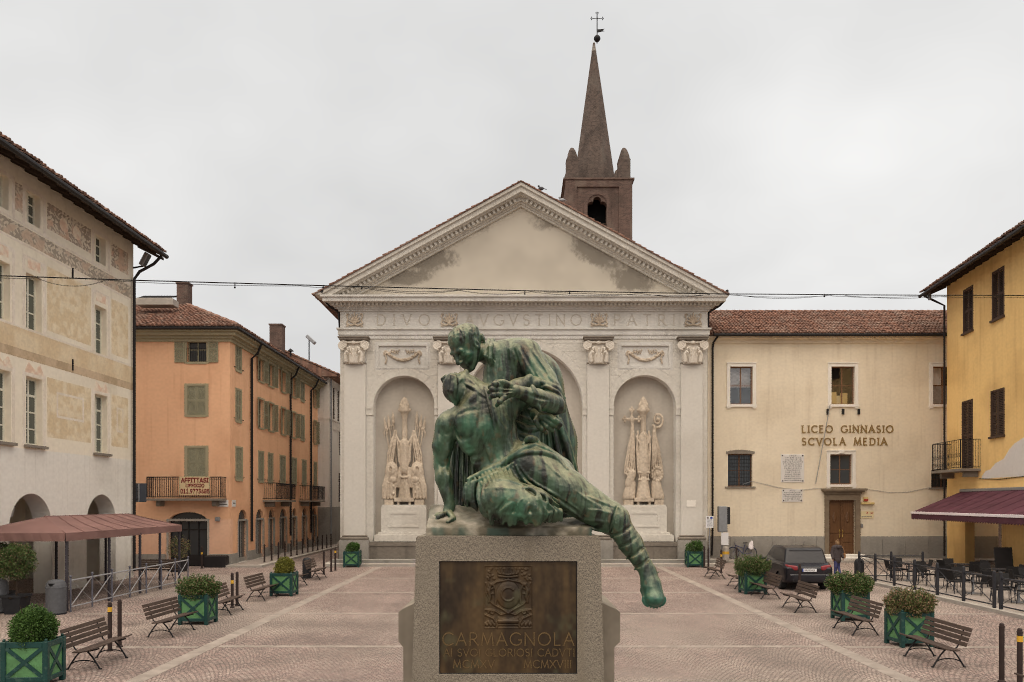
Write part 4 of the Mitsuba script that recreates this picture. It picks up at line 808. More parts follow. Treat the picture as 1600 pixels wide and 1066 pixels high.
for i in range(nb + 1):
    u = c0 + .05 + (c1 - c0 - .1) * i / nb; bars.append(YF.tube([(u, zb_ + .03, bd - .05), (u, zr, bd - .05)], .012 if i % 8 else .025, 4))
    if i < nb: um = u + (c1 - c0 - .1) / nb / 2; w = np.linspace(0, 2 * math.pi, 11); bars += [YF.tube([(um + .05 * math.sin(t), zb_ + hz + .11 * math.cos(t), bd - .05) for t in w], .008, 3) for hz in (.28, .72)]
for c in (c0 + .04, c1 - .04): bars += [YF.tube([(c, zb_ + .03, bd * i / 9), (c, zr, bd * i / 9)], .012, 4) for i in range(9)]
part(bal, 'balusters', cat(bars), 'm_iron', kind='stuff')
# brick house glimpsed beyond the arcade
solid('brick_house', cat([bx(29.5, 42, 54, 62, 0, 6.5)]), 'm_brick', 'brick wall glimpsed through the yellow house arcade', 'building')
# awning over the cafe
aw = thing('awning', 'plum coloured cafe awning with white edge stripe and scalloped valance', 'awning')
t0, t1, zt_, zf, pr = yt(1491) + 1.2, 17.5, 4.07, 2.92, 2.75
top = np.array([YF.pt(t0, zt_, .12), YF.pt(t1, zt_, .12), YF.pt(t1, zf, pr), YF.pt(t0, zf, pr)])
v = np.vstack([top, top - [0, 0, .03]]); part(aw, 'canopy', (v, np.array([[0, 1, 2], [0, 2, 3], [4, 6, 5], [4, 7, 6], [0, 4, 5], [0, 5, 1], [1, 5, 6], [1, 6, 2], [2, 6, 7], [2, 7, 3], [3, 7, 4], [3, 4, 0]])), 'm_awning')
part(aw, 'side_flap', cat([(np.array([YF.pt(t0, zt_ - .02, .12), YF.pt(t0, zf - .03, pr), YF.pt(t0, zf - .28, pr), YF.pt(t0 + .02, zt_ - .05, .12), YF.pt(t0 + .02, zf - .06, pr), YF.pt(t0 + .02, zf - .28, pr)]), np.array([[0, 1, 2], [3, 5, 4]]))]), 'm_awning')
part(aw, 'front_bar', YF.cbox(t0, t1, zf - .09, zf + .04, pr, pr + .06, .012), 'm_awning_white', label='white stripe along the front edge')
n = int((t1 - t0) / .26); sc = Polygon([(t0, zf - .07), (t1, zf - .07)] + [p for i in range(n, 0, -1) for p in [(t0 + (t1 - t0) * (i - f) / n, zf - .31 - .09 * math.sin(math.pi * f)) for f in (0, .2, .4, .6, .8)]])
part(aw, 'valance', YF.ext(sc, pr + .005, pr + .025), 'm_awning'); part(aw, 'cassette', YF.cbox(t0 - .05, t1, zt_ - .02, zt_ + .14, .0, .2, .02), 'm_galv')
part(aw, 'seam', cat([tube([YF.pt(t0 + 1.3 * i, zt_ + .012, .14), YF.pt(t0 + 1.3 * i, zf + .012, pr - .01)], .012, 4) for i in range(1, 13)]), 'm_awning', kind='stuff')
plain('m_awning', (.085, .030, .044), .35, 1.3, rough=.8); plain('m_awning_white', (.78, .72, .74), .05)
# ================================================================ the frescoed house on the left (facade along the view)
LX, LY0, LY1 = -17.8, 19.0, 37.1
FF = Frame((LX, 0, 0), (0, 1)); fh = thing('frescoed_house', 'cream house with faded painted panels, tall windows and arcade, at the left edge', 'house')
ztop = 15.55
def scrollfn(dark, light, acc):
    def fn(p, n, uv):
        a, b = p.y * 2.6, p.z * 2.6
        w = dr.sin(a * 5.2 + 2.2 * dr.sin(b * 5.0)) * dr.sin(b * 6.1 + 1.8 * dr.sin(a * 4.3 + 1)) + .9 * (fbm(a * 2.4, b * 2.4, 3, 3) - .5)
        c = mix(dark, light, smoothstep(-.1, .25, w)); c = mix(c, acc, smoothstep(.5, .62, fbm(a * .9, b * 1.2, 9, 3)) * .8)
        return mix(c, (.55, .47, .38), smoothstep(.45, .75, fbm(p.y * 3, p.z * 3, 4, 4)) * .45)
    return fn
mat('m_fresco_band', scrollfn((.37, .315, .25), (.63, .55, .44), (.57, .43, .32)), .9, .15)
mat('m_fresco_panel', scrollfn((.37, .30, .24), (.68, .60, .48), (.63, .44, .32)), .9, .15)
def mott(c1, c2, sc=2.6):
    def fn(p, n, uv): return mix(c1, c2, smoothstep(.35, .65, fbm(p.y * sc, p.z * sc, p.x, 5))) * (.9 + .2 * fbm(p.y * 14, p.z * 14, 1, 2))
    return fn
mat('m_ochre_panel', mott((.67, .54, .355), (.77, .665, .49), 4), .9, .15); mat('m_ochre_band', mott((.66, .52, .34), (.73, .61, .43), 1.4), .9, .15)
mat('m_brown_stripe', mott((.46, .35, .23), (.58, .45, .31)), .9, .15); mat('m_rose', mott((.72, .52, .39), (.80, .70, .57), 5), .9, .15); mat('m_pale_frame', mott((.78, .71, .62), (.72, .64, .54), 2), .9, .15)
cols_ = [(22.3, 23.3), (27.2, 28.13), (29.0, 30.0), (33.72, 34.74)]
rows_ = {'top': (13.68, 14.88), 'mid': (9.8, 11.83), 'low': (5.57, 8.07)}
opn = []
for a, b in cols_:
    opn += [(a + .05, b - .12, *rows_['top'], 'top'), (a, b - .05, *rows_['mid'], 'mid'), (a, b, *rows_['low'], 'low')]
ars = [arch(28.0, 30.6, -.1, 2.5), arch(33.06, 35.45, -.1, 2.62), arch(23.2, 25.9, -.1, 2.5)]
wall = sbox(LY0, 0, LY1, ztop)
for o in opn: wall = wall.difference(sbox(o[0], o[2], o[1], o[3]))
for h in ars: wall = wall.difference(h)
part(fh, 'upper_wall', FF.ext(wall.intersection(sbox(LY0, 5.42, LY1, ztop)), -.55, 0), 'm_cream'); part(fh, 'ground_storey', FF.ext(wall.intersection(sbox(LY0, 0, LY1, 5.42)), -.7, .012), 'm_low_plaster')
part(fh, 'end_wall', bx(LX - 9, LX - .56, LY1 - .5, LY1 - .002, 0, ztop), 'm_low_plaster'); part(fh, 'end_wall', bx(LX - 9, LX - .7, LY0, LY0 + .5, 0, ztop), 'm_low_plaster')
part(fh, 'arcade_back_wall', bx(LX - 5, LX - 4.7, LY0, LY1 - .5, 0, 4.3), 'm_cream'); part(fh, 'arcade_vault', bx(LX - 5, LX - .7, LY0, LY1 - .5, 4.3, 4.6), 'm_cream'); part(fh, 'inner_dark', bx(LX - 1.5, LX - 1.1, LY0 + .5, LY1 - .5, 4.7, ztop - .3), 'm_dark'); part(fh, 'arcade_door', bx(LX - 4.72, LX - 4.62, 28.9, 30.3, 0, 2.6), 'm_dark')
for o in opn:
    w = window(FF, fh, o[0], o[1], o[2], o[3], -.22, 2, 3, .085, 'm_window_white', 'm_glass_pale', transom={'low': .74, 'mid': None, 'top': None}[o[4]])
    if o[4] == 'low': part(w, 'sill', FF.box(o[0] - .14, o[1] + .14, o[2] - .1, o[2], -.3, .16), 'm_dark_stone')
# painted decoration: flat paint on the plaster
def paint(name, u0, u1, z0, z1, m, h=.006): part(fh, name, FF.ext(sbox(u0, z0, u1, z1).difference(unary_union([sbox(o[0] - .02, o[2] - .02, o[1] + .02, o[3] + .02) for o in opn])), -.02, h), m)
paint('painted_scroll_band', LY0, LY1 - .28, 12.86, 13.42, 'm_fresco_band'); paint('painted_ochre_band', LY0, LY1 - .05, 8.98, 9.72, 'm_ochre_band'); paint('painted_brown_stripe', LY0, LY1 - .05, 8.66, 8.98, 'm_brown_stripe', .008)
for z in (12.76, 13.46, 9.74): part(fh, 'painted_rule', FF.box(LY0, LY1 - .25, z, z + .07, -.02, .009), 'm_pale_frame')
spans = [(30.3, 33.4), (35.1, 36.6), (24.2, 26.6)]
for i, (a, b) in enumerate(spans):
    paint('painted_attic_panel', a, b, 13.86, 14.86, 'm_fresco_panel'); paint('painted_ochre_panel', a, b, 10.0, 12.42, 'm_ochre_panel'); paint('painted_ochre_panel', a, b, 5.95, 8.22, 'm_ochre_panel')
    if b - a > 2:
        for u in (a + (b - a) * .36, a + (b - a) * .66): part(fh, 'painted_medallion', FF.ext(affinity.scale(Point(u, 14.36).buffer(.30), 1, .9), 0, .009), 'm_rose')
        fr_ = sbox(a + .62, 6.75, b - .55, 7.75); part(fh, 'painted_inner_frame', FF.ext(fr_.difference(fr_.buffer(-.09, join_style=2)), 0, .010), 'm_pale_frame')
    else:
        fr_ = sbox(a + .45, 6.6, b - .45, 7.7); part(fh, 'painted_inner_frame', FF.ext(fr_.difference(fr_.buffer(-.08, join_style=2)), 0, .010), 'm_pale_frame')
for a, b in cols_[1:]:
    part(fh, 'painted_head', FF.box(a + .1, b - .15, 12.02, 12.38, 0, .009), 'm_rose'); part(fh, 'painted_head', FF.ext(Polygon([(a - .1, 8.2), (a + .15, 8.6), ((a + b) / 2, 8.35), (b - .15, 8.6), (b + .1, 8.2)]), 0, .009), 'm_rose')
    for z0, z1 in ((9.78, 12.45), (5.5, 8.25), (13.55, 15.0)):
        f = sbox(a - .22, z0, b + .22, z1); o = sbox(a - .06, z0 - .01, b + .06, z1 - .16); part(fh, 'painted_window_frame', FF.ext(f.difference(o), 0, .007), 'm_pale_frame')
paint('painted_attic_panel', 28.3, 28.8, 13.86, 14.86, 'm_fresco_panel')
part(fh, 'wall_anchor', cat([FF.box(31.98, 32.03, 12.45, 12.85, 0, .05)]), 'm_iron'); part(fh, 'wall_anchor', FF.box(31.98, 32.03, 8.75, 9.2, 0, .05), 'm_iron')
# roof: dark timber eaves, gutter, tiles
oh = 1.22; ze = 14.99
rf = part(fh, 'roof', cat([hull([(LX + oh, y, ze + dz) for y in (LY0, LY1 + .5) for dz in (0, .12)] + [(LX - 5, y, ze + z) for y in (LY0, LY1 + .5) for z in (3.0, 3.2)]), hull([(LX - 5, y, ze + z) for y in (LY0, LY1 + .5) for z in (3.0, 3.2)] + [(LX - 10, y, ze) for y in (LY0, LY1 + .5)])]), 'm_timber')
sv = np.array([-(5 + oh), 0, 3.08]); Ls = np.linalg.norm(sv); part(rf, 'tiles', slope_tiles((LX + oh + .06, LY0, ze + .16), (0, 1, 0), sv / Ls, LY1 + .55 - LY0, Ls, .2, .36, 33), 'm_tile', kind='stuff')
for i in range(24):
    y = LY0 + .3 + i * .8; part(rf, 'rafter', hull([(LX + oh - .12, yy, ze + dz) for yy in (y, y + .12) for dz in (-.09, .04)] + [(LX - .1, yy, ze + .60 + dz) for yy in (y, y + .12) for dz in (-.09, .04)]), 'm_timber')
part(fh, 'gutter', FF.tube([(LY0, ze + .02, oh + .12), (LY1 + .5, ze + .02, oh + .12)], .10, 8), 'm_gutter')
part(fh, 'downpipe', FF.tube([(LY1 + .1, ze - .05, oh + .05), (LY1 + .05, ze - .45, oh - .3), (LY1 - .12, ze - .85, .35), (LY1 - .15, ze - 1.2, .12), (LY1 - .15, 3, .12), (LY1 - .15, .3, .12)], .07, 6), 'm_gutter')
# things fixed on the corner
FK = Frame((LX, LY1, 0), (1, 0))
fl = thing('floodlight', 'grey floodlight on an arm at the top corner of the frescoed house', 'floodlight')
part(fl, 'arm', tube([(LX, LY1 + .0, 14.35), (LX + .45, LY1 + .05, 14.45), (LX + .5, LY1 + .05, 14.6)], .04, 6), 'm_iron'); part(fl, 'head', xf(xf(cbx(-.32, .32, -.16, .16, -.11, .11, .03), rotm([0, 1, 0], -62)), np.array([[1, 0, 0, LX + .52], [0, 1, 0, LY1 + .05], [0, 0, 1, 14.75], [0, 0, 0, 1.]])), 'm_galv'); part(fl, 'glass_face', xf(xf(bx(-.28, .28, -.13, .13, -.125, -.11), rotm([0, 1, 0], -62)), np.array([[1, 0, 0, LX + .52], [0, 1, 0, LY1 + .05], [0, 0, 1, 14.75], [0, 0, 0, 1.]])), 'm_glass')
ln = thing('lantern', 'white glass lantern hanging inside the first arch of the frescoed house', 'lantern')
lp = np.array([LX - .9, 29.5, 2.95]); part(ln, 'glass_body', mv(lathe([(.10, 0), (.19, .36)], 6), *lp), 'm_lamp_glass'); part(ln, 'cap', mv(lathe([(.22, .36), (.12, .48), (.02, .56)], 6), *lp), 'm_iron'); part(ln, 'chain', tube([lp + [0, 0, .5], lp + [0, 0, 1.36]], .012, 4), 'm_iron')
plain('m_lamp_glass', (.62, .60, .55), .05, rough=.3)
sg = thing('traffic_sign', 'dark grey back of a square traffic sign by the frescoed house corner', 'sign')
c = at(217.5, 770, 37.6); part(sg, 'plate', mv(cbx(-.33, .33, -.02, .02, -.44, .44, .008), *c), 'm_sign_back'); part(sg, 'pole', tube([(c[0], c[1] - .05, c[2] + .42), (c[0], c[1] - .05, c[2] - .42)], .04, 8), 'm_galv'); part(sg, 'wall_arm', tube([(c[0], c[1] - .04, c[2] - .3), (LX, c[1] - .5, c[2] - .3)], .025, 5), 'm_iron')
plain('m_sign_back', (.07, .08, .10), .15, rough=.5)
# ================================================================ the orange corner house
OY, OX = 43.3, -15.55; KO = OY / FOC
def ou(x): return (x - VX) * KO
def oz(y): return EYE - (y - VY) * KO
OF = Frame((0, OY, 0), (1, 0)); OS = Frame((OX, 0, 0), (0, 1)); oh_ = thing('orange_house', 'orange corner house with olive shutters, long street front and hipped tile roof', 'house')
OE = 62.4; zt = oz(520); XW = ou(80)
def sy(x): return -OX * FOC / (VX - x)
def szz(x, y): return EYE - (y - VY) * sy(x) / FOC
# front (three windows over an arched shop)
shop = arch(ou(263.5), ou(324), .0, oz(815), 20, .48)
fo = {'top': (ou(292), ou(322.5), oz(566), oz(526)), 'mid': (ou(292.5), ou(321.5), oz(649), oz(603)), 'low': (ou(292.5), ou(321.5), oz(747), oz(700))}
wall = sbox(XW, 0, OX, zt).difference(shop)
for o in fo.values(): wall = wall.difference(sbox(o[0], o[2], o[1], o[3]))
side = [(ou(292) - 4.2, ou(322.5) - 4.2, *fo[k][2:]) for k in ('mid', 'low', 'top')]
for o in side: wall = wall.difference(sbox(o[0], o[2], o[1], o[3]))
zl = oz(812)
part(oh_, 'front_wall', OF.ext(wall.intersection(sbox(XW, zl, OX, zt)), -.45, 0), 'm_orange'); part(oh_, 'ground_storey', OF.ext(wall.intersection(sbox(XW, 0, OX, zl)), -.45, .0), 'm_orange_low')
# street front
st_ = []
rowT, rowM, rowL = (10.82, 12.45), (8.0, 9.72), (4.75, 6.5)
small = [(44.25, 45.05), (57.5, 58.4)]; big = [(48.1, 49.1), (50.05, 51.05), (52.75, 53.75), (55.2, 56.2), (61.2, 62.0)]
closed = [(48.15, 49.0), (50.0, 50.85), (52.5, 53.6), (55.2, 56.3), (57.9, 58.9), (61.2, 62.0)]
for a, b in small: st_ += [(a, b, *rowT, 'c'), (a, b, *rowM, 'c')]
st_.append((44.25, 45.2, *rowL, 'c'))
for a, b in big: st_ += [(a, b, *rowT, 'o'), (a, b, *rowM, 'o')]
for a, b in closed: st_.append((a, b, *rowL, 'c'))
doors = [(sy(x0), sy(x1)) for x0, x1 in ((372.4, 386), (400, 411.5), (420, 428.5), (437.5, 447.5), (456, 463.5), (472, 479), (487, 494))]
wall = sbox(OY + .001, 0, OE, zt)
for o in st_: wall = wall.difference(sbox(o[0], o[2], o[1], o[3]))
das = [arch(a, b, 0, 2.45, 16, .62 / ((b - a) / 2)) for a, b in doors]
for h in das: wall = wall.difference(h)
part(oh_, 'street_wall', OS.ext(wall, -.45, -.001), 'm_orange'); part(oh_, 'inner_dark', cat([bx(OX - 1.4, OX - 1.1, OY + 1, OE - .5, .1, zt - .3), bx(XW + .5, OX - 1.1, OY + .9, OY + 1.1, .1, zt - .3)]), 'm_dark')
part(oh_, 'rear_wall', cat([bx(XW, OX - .46, OE - .4, OE, 0, zt), bx(XW, XW + .4, OY + .46, OE - .4, 0, zt)]), 'm_orange')
def glazed(fr, o):
    w = window(fr, oh_, o[0], o[1], o[2], o[3], -.2, 2, 2, .07, 'm_shutter'); return w
for k, o in fo.items():
    w = glazed(OF, o); part(w, 'surround', cat([OF.box(o[0] - .15, o[0], o[2] - .08, o[3] + .12, -.1, .025), OF.box(o[1], o[1] + .15, o[2] - .08, o[3] + .12, -.1, .025), OF.box(o[0], o[1], o[3], o[3] + .12, -.1, .025), OF.box(o[0], o[1], o[2] - .1, o[2], -.1, .05)]), 'm_cornice_green')
    if k == 'top':
        for s_ in (-1, 1):
            c = (o[1] - o[0]) / 2; u = o[0] - c - .12 if s_ < 0 else o[1] + .12
            B = np.array([[1, 0, 0, 0], [0, 0, 1, 0], [0, 1, 0, 0], [0, 0, 0, 1.]]); part(w, 'shutter', OF.loc(mv(xf(shutter_leaf(c, o[3] - o[2] + .05), B), u, o[2] - .02, .03)), 'm_shutter')
        part(w, 'rail', cat([OF.tube([(o[0], o[2] + .75, .04), (o[1], o[2] + .75, .04)], .02, 5)] + [OF.tube([(o[0] + (o[1] - o[0]) * i / 9, o[2], .04), (o[0] + (o[1] - o[0]) * i / 9, o[2] + .75, .04)], .01, 4) for i in range(10)]), 'm_iron')
        part(w, 'curtain', OF.box(o[0] + .08, o[1] - .08, o[2] + .1, o[3] - .1, -.262, -.256), 'm_curtain')
    else: shutters(OF, w, *o, 'm_shutter', 0, -.04)
for o in side: w = glazed(OF, o); shutters(OF, w, *o, 'm_shutter', 0, -.04)
for o in st_:
    w = glazed(OS, o[:4]); part(w, 'surround', cat([OS.box(o[0] - .13, o[0], o[2] - .08, o[3] + .1, -.1, .022), OS.box(o[1], o[1] + .13, o[2] - .08, o[3] + .1, -.1, .022), OS.box(o[0], o[1], o[3], o[3] + .1, -.1, .022), OS.box(o[0], o[1], o[2] - .1, o[2], -.1, .06)]), 'm_cornice_green')
    shutters(OS, w, *o[:4], 'm_shutter', 0 if o[4] == 'c' else 162, -.04 if o[4] == 'c' else .03)
    if o[4] == 'c': part(w, 'hold_back', cat([OS.box(o[0] - .32, o[0] - .2, o[2] + .1, o[2] + .13, 0, .06), OS.box(o[1] + .2, o[1] + .32, o[2] + .1, o[2] + .13, 0, .06)]), 'm_iron')
# cornice, plinth
part(oh_, 'cornice', cat([bx(XW, OX + d, OY - d, OE + .05, z0, z1) for z0, z1, d in ((zt - .5, zt - .34, .10), (zt - .34, zt - .2, .22), (zt - .2, zt - .03, .42), (zt - .03, zt + .1, .58))]), 'm_cornice_green')
pz = oz(866)
segs = [(OX, OY)]
x = XW
for a, b in ((XW, ou(262) - .1), (ou(325.5) + .1, OX + .06)): part(oh_, 'plinth', OF.box(a, b, 0, pz, 0, .06), 'm_grey_stone')
for a, b in zip([OY] + [d[1] + .12 for d in doors], [d[0] - .12 for d in doors] + [OE]): part(oh_, 'plinth', OS.box(a, b, 0, pz, 0, .06), 'm_grey_stone')
# shop front
jm = part(oh_, 'shop_frame', cat([OF.box(ou(260.5), ou(263.5), .02, oz(812), -.2, .04), OF.box(ou(324), ou(327), .02, oz(812), -.2, .04), OF.box(ou(260.5), ou(327), oz(814.5), oz(811), -.2, .05)]), 'm_kerb')
part(jm, 'shop_window', OF.box(ou(263.5), ou(324), .6, oz(795), -.32, -.28), 'm_glass'); part(jm, 'shop_base', OF.box(ou(263.5), ou(324), .02, .62, -.34, -.26), 'm_gutter')
for x in (263.9, 279, 291, 307, 322.5): part(jm, 'glazing_bar', OF.box(ou(x), ou(x) + .06, .6, oz(815), -.28, -.22), 'm_gutter')
part(jm, 'transom', OF.box(ou(263.5), ou(324), oz(829), oz(827), -.28, -.21), 'm_gutter')
for h, (a, b) in zip(das, doors):
    d_ = part(oh_, 'street_door', OS.ext(h, -.22, -.14), 'm_glass'); part(d_, 'frame', cat([OS.box(a - .11, a, 0, 2.45, -.1, .03), OS.box(b, b + .11, 0, 2.45, -.1, .03), OS.box(a - .02, b + .02, 2.42, 2.52, -.14, .02), OS.box((a + b) / 2 - .03, (a + b) / 2 + .03, 0, 2.42, -.14, -.1), OS.box(a, b, 0, .35, -.14, -.1)]), 'm_grey_stone')
# balconies
def balcony(fr, u0, u1, z0, z1, d, name='balcony', nb=24, bracket=True):
    b = part(oh_, name, cat([fr.box(u0, u1, z0 - .12, z0, -.1, d)] + ([fr.cbox(u, u + .22, z0 - .42, z0 - .12, -.1, d * .7, .04) for u in (u0 + .4, u1 - .6)] if bracket else [])), 'm_dark_stone')
    part(b, 'rail', cat([fr.tube([(u0 + .03, z, 0), (u0 + .03, z, d - .04), (u1 - .03, z, d - .04), (u1 - .03, z, 0)], .022, 5) for z in (z0 + .08, z1)]), 'm_iron')
    bars = []
    for i in range(nb + 1):
        u = u0 + .03 + (u1 - u0 - .06) * i / nb; bars.append(fr.tube([(u, z0 + .05, d - .04), (u, z1, d - .04)], (.020 if i % 6 else .028), 4)); w = np.linspace(0, 2 * math.pi, 9)
        if i < nb: um = u + (u1 - u0) / nb / 2; bars.append(fr.tube([(um + .055 * math.sin(t), z1 - .1 + .055 * math.cos(t), d - .04) for t in w], .013, 3))
    for u in (u0 + .03, u1 - .03): bars += [fr.tube([(u, z0 + .05, d * i / 7), (u, z1, d * i / 7)], .012, 4) for i in range(1, 7)]
    part(b, 'balusters', cat(bars), 'm_iron', kind='stuff'); return b
KB2 = (OY - .85) / FOC
balcony(OF, (228 - VX) * KB2, (345 - VX) * KB2, EYE - (779 - VY) * KB2 + .0, EYE - (745.5 - VY) * KB2, .85, nb=34)
balcony(OS, 48.9, 53.2, 3.62, 4.66, .85, nb=22); balcony(OS, 57.0, 61.3, 3.62, 4.66, .85, nb=22)
bn = thing('banner', 'cream rental banner with red brown lettering tied to the balcony rail', 'banner')
BF = Frame((0, OY - .86, 0), (1, 0)); u0, u1 = (280.7 - VX) * KB2, (328 - VX) * KB2; zb0, zb1 = EYE - (773.5 - VY) * KB2, EYE - (745 - VY) * KB2
part(bn, 'sheet', BF.box(u0, u1, zb0, zb1, .03, .04), 'm_banner')
for tx, y, h, a, b in (('AFFITTASI', 754.2, .235, 283, 326), ('UFFICIO', 761.5, .165, 290, 319), ('011.9773685', 771.2, .225, 281.8, 327)):
    m = sans(tx, h, True); w = m.bounds[1][0] - m.bounds[0][0]; tgt = (b - a) * KB2; m = xf(m, np.diag([tgt / w, 1, 1, 1.])); part(bn, 'lettering', cat([BF.loc(mv(m, (a - VX) * KB2 + dx, EYE - (y - VY) * KB2 + dz, .042 + dd)) for dx, dz, dd in ((0, 0, 0), (.016, 0, .001), (.008, .014, .002), (.008, -.010, .003))]), 'm_banner_red', label='lettering ' + tx, kind='stuff')
plain('m_banner', (.62, .50, .30), .08); plain('m_banner_red', (.20, .03, .025), .1)
ss = thing('street_sign', 'white stone street name tablet on the orange house front, near the corner', 'sign'); part(ss, 'tablet', OF.box(ou(340), ou(357), oz(792), oz(781.5), 0, .03), 'm_marble'); part(ss, 'text_line', cat([OF.box(ou(343), ou(354), oz(785.3), oz(784), .025, .034), OF.box(ou(341.5), ou(355.5), oz(789.5), oz(787.7), .025, .034)]), 'm_ink', kind='stuff')
ss = thing('street_sign', 'white stone street name tablet just round the corner of the orange house', 'sign'); part(ss, 'tablet', OS.box(43.6, 44.15, oz(792), oz(781.5), 0, .03), 'm_marble'); part(ss, 'text_line', OS.box(43.68, 44.08, oz(788), oz(785.6), .025, .034), 'm_ink')
solid('wall_lamp', OF.cbox(ou(338), ou(344.5), oz(814.5), oz(808), 0, .22, .03), 'm_galv', 'grey square lamp on the orange house right of the shop arch', 'lamp')
tr = thing('planter_trough', 'long black trough against the orange house base beside the shop', 'planter'); part(tr, 'trough', cbx(ou(327), ou(360), OY - .75, OY - .2, .0, .62, .03), 'm_gutter'); part(tr, 'soil', bx(ou(328), ou(359), OY - .7, OY - .25, .6, .63), 'm_soil')
mat('m_soil', (.03, .022, .016), .95, .1)
for x in (46.7, 54.7, 60.1): part(oh_, 'downpipe', OS.tube([(x, zt + .05, .62), (x, zt - .5, .4), (x - .1, zt - .8, .1), (x - .1, 2, .1), (x - .1, 1.2, .1)], .07, 6), 'm_gutter')
part(oh_, 'gutter', cat([OS.tube([(OY - .65, zt + .12, .66), (OE, zt + .12, .66)], .09, 6), tube([(XW, OY - .66, zt + .12), (OX + .66, OY - .66, zt + .12)], .09, 6)]), 'm_gutter')
# hipped roof
hx, hy, hz = OX - 4.6, OY + 5.6, zt + 2.75; E = .66; cA, cB, cC, cD = (XW, OY - E, zt + .13), (OX + E, OY - E, zt + .13), (OX + E, OE, zt + .13), (XW, OE, zt + .13)
rf = part(oh_, 'roof', cat([hull([cA, cB, (hx, hy, hz), (XW, hy, hz), (XW, hy, zt), (hx, hy, zt)]), hull([cB, cC, (hx, hy, hz), (hx, OE, hz), (hx, hy, zt), (hx, OE, zt)]), hull([(hx, hy, hz), (hx, OE, hz), (XW, hy, hz), (XW, OE, hz), (hx, hy, zt), (hx, OE, zt), (XW, hy, zt), (XW, OE, zt)])]), 'm_tile')
s1 = np.array([0, hy - OY + E, hz - zt - .13]); L1 = np.linalg.norm(s1); s2 = np.array([hx - OX - E, 0, hz - zt - .13]); L2 = np.linalg.norm(s2)
def clip_tiles(m, keep):
    q = 12; c = m.vertices.reshape(-1, q, 3).mean(1); k = keep(c); v = m.vertices.reshape(-1, q, 3)[k].reshape(-1, 3); n = int(k.sum()); f0 = m.faces[:len(m.faces) // (len(m.vertices) // q)]
    return trimesh.Trimesh(v, (f0[None] + (np.arange(n) * q)[:, None, None]).reshape(-1, 3), process=False)
t1 = clip_tiles(slope_tiles((XW, OY - E - .03, zt + .18), (1, 0, 0), s1 / L1, OX + E - XW, L1, .22, .38, 41, .095), lambda c: c[:, 0] < OX + E - (c[:, 1] - OY + E) * (OX + E - hx) / (hy - OY + E))
t2 = clip_tiles(slope_tiles((OX + E + .03, OY - E, zt + .18), (0, 1, 0), s2 / L2, OE - OY + E, L2, .22, .38, 42, .095), lambda c: c[:, 0] > OX + E - (c[:, 1] - OY + E) * (OX + E - hx) / (hy - OY + E))
part(rf, 'front_tiles', t1, 'm_tile', kind='stuff'); part(rf, 'street_tiles', t2, 'm_tile', kind='stuff')
part(rf, 'hip_tiles', tube([np.array(cB) + (np.array((hx, hy, hz)) - np.array(cB)) * i / 14 + [0, 0, .12 + .03 * (i % 2)] for i in range(15)], .13, 6), 'm_tile')
dc = at(240, 470, OY + 2.2)
part(rf, 'skylight', xf(cat([bx(-1.05, 1.05, -.05, .9, -.1, .25), bx(-1.15, 1.15, -.12, .0, -.15, .2)]), np.array([[1, 0, 0, dc[0]], [0, 1, 0, dc[1]], [0, 0, 1, dc[2] - .1], [0, 0, 0, 1.]])), 'm_kerb'); part(rf, 'skylight_glass', hull([dc + [-.95, .0, .16], dc + [.95, 0, .16], dc + [-.95, .85, .5], dc + [.95, .85, .5], dc + [-.95, .85, .4], dc + [.95, .85, .4]]), 'm_dark')
def chimney(x0, x1, y0, y1, Y, d=.7, base=1.5):
    k = Y / FOC; X0, X1 = (x0 - VX) * k, (x1 - VX) * k; z1 = EYE - (y0 - VY) * k; z0 = EYE - (y1 - VY) * k - base
    c = part(rf, 'chimney', bx(X0, X1, Y, Y + d, z0, z1), 'm_brick'); pass
    put(c + '__cap', bx(X0 - .05, X1 + .05, Y - .05, Y + d + .05, z1, z1 + .1), 'm_brick'); return c
chimney(276, 293, 443, 458, OY + 5.6); chimney(421, 440, 508, 545, 60.0, .9, 2.2)
k = (OY + 4) / FOC; part(rf, 'vent_pipe', tube([at(454, 565, 58), at(454, 548, 58)], .07, 6), 'm_iron')
put(oh_ + '__vent_cap', mv(lathe([(.24, 0), (.02, .2)], 8), *at(454, 549, 58)), 'm_iron')
lp = thing('roof_floodlight', 'slanted floodlight on a thin pole above the orange house roof', 'floodlight'); b0, b1 = at(483, 590, 64.5), at(483, 532, 64.5); part(lp, 'pole', tube([b0, b1], .05, 6), 'm_iron'); part(lp, 'head', mv(xf(cbx(-.45, .45, -.2, .2, -.14, .14, .04), rotm([0, 1, 0], 42)), *(b1 + [.15, 0, .05])), 'm_galv')
# ================================================================ the white house further down the street
WY, WX = 62.5, -14.72; WF = Frame((0, WY, 0), (1, 0)); WS = Frame((WX, 0, 0), (0, 1)); wh = thing('white_house', 'off white house with balcony band, behind the orange house in the street', 'house')
zt2 = EYE - (600 - VY) * WY / FOC + .5
wn = [(69.0, 70.0, 7.4, 9.6), (70.2, 71.2, 3.6, 6.0), (66.0, 67.0, 3.5, 5.9), (66.2, 67.2, 7.4, 9.6)]
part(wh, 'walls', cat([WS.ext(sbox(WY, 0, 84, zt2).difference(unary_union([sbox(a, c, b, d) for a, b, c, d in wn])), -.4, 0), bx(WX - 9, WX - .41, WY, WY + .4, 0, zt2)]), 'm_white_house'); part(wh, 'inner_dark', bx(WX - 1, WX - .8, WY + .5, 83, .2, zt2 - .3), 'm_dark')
for a, b, c, d in wn: shutters(WS, wh, a, b, c, d, 'm_shutter_dark', 0, -.02)
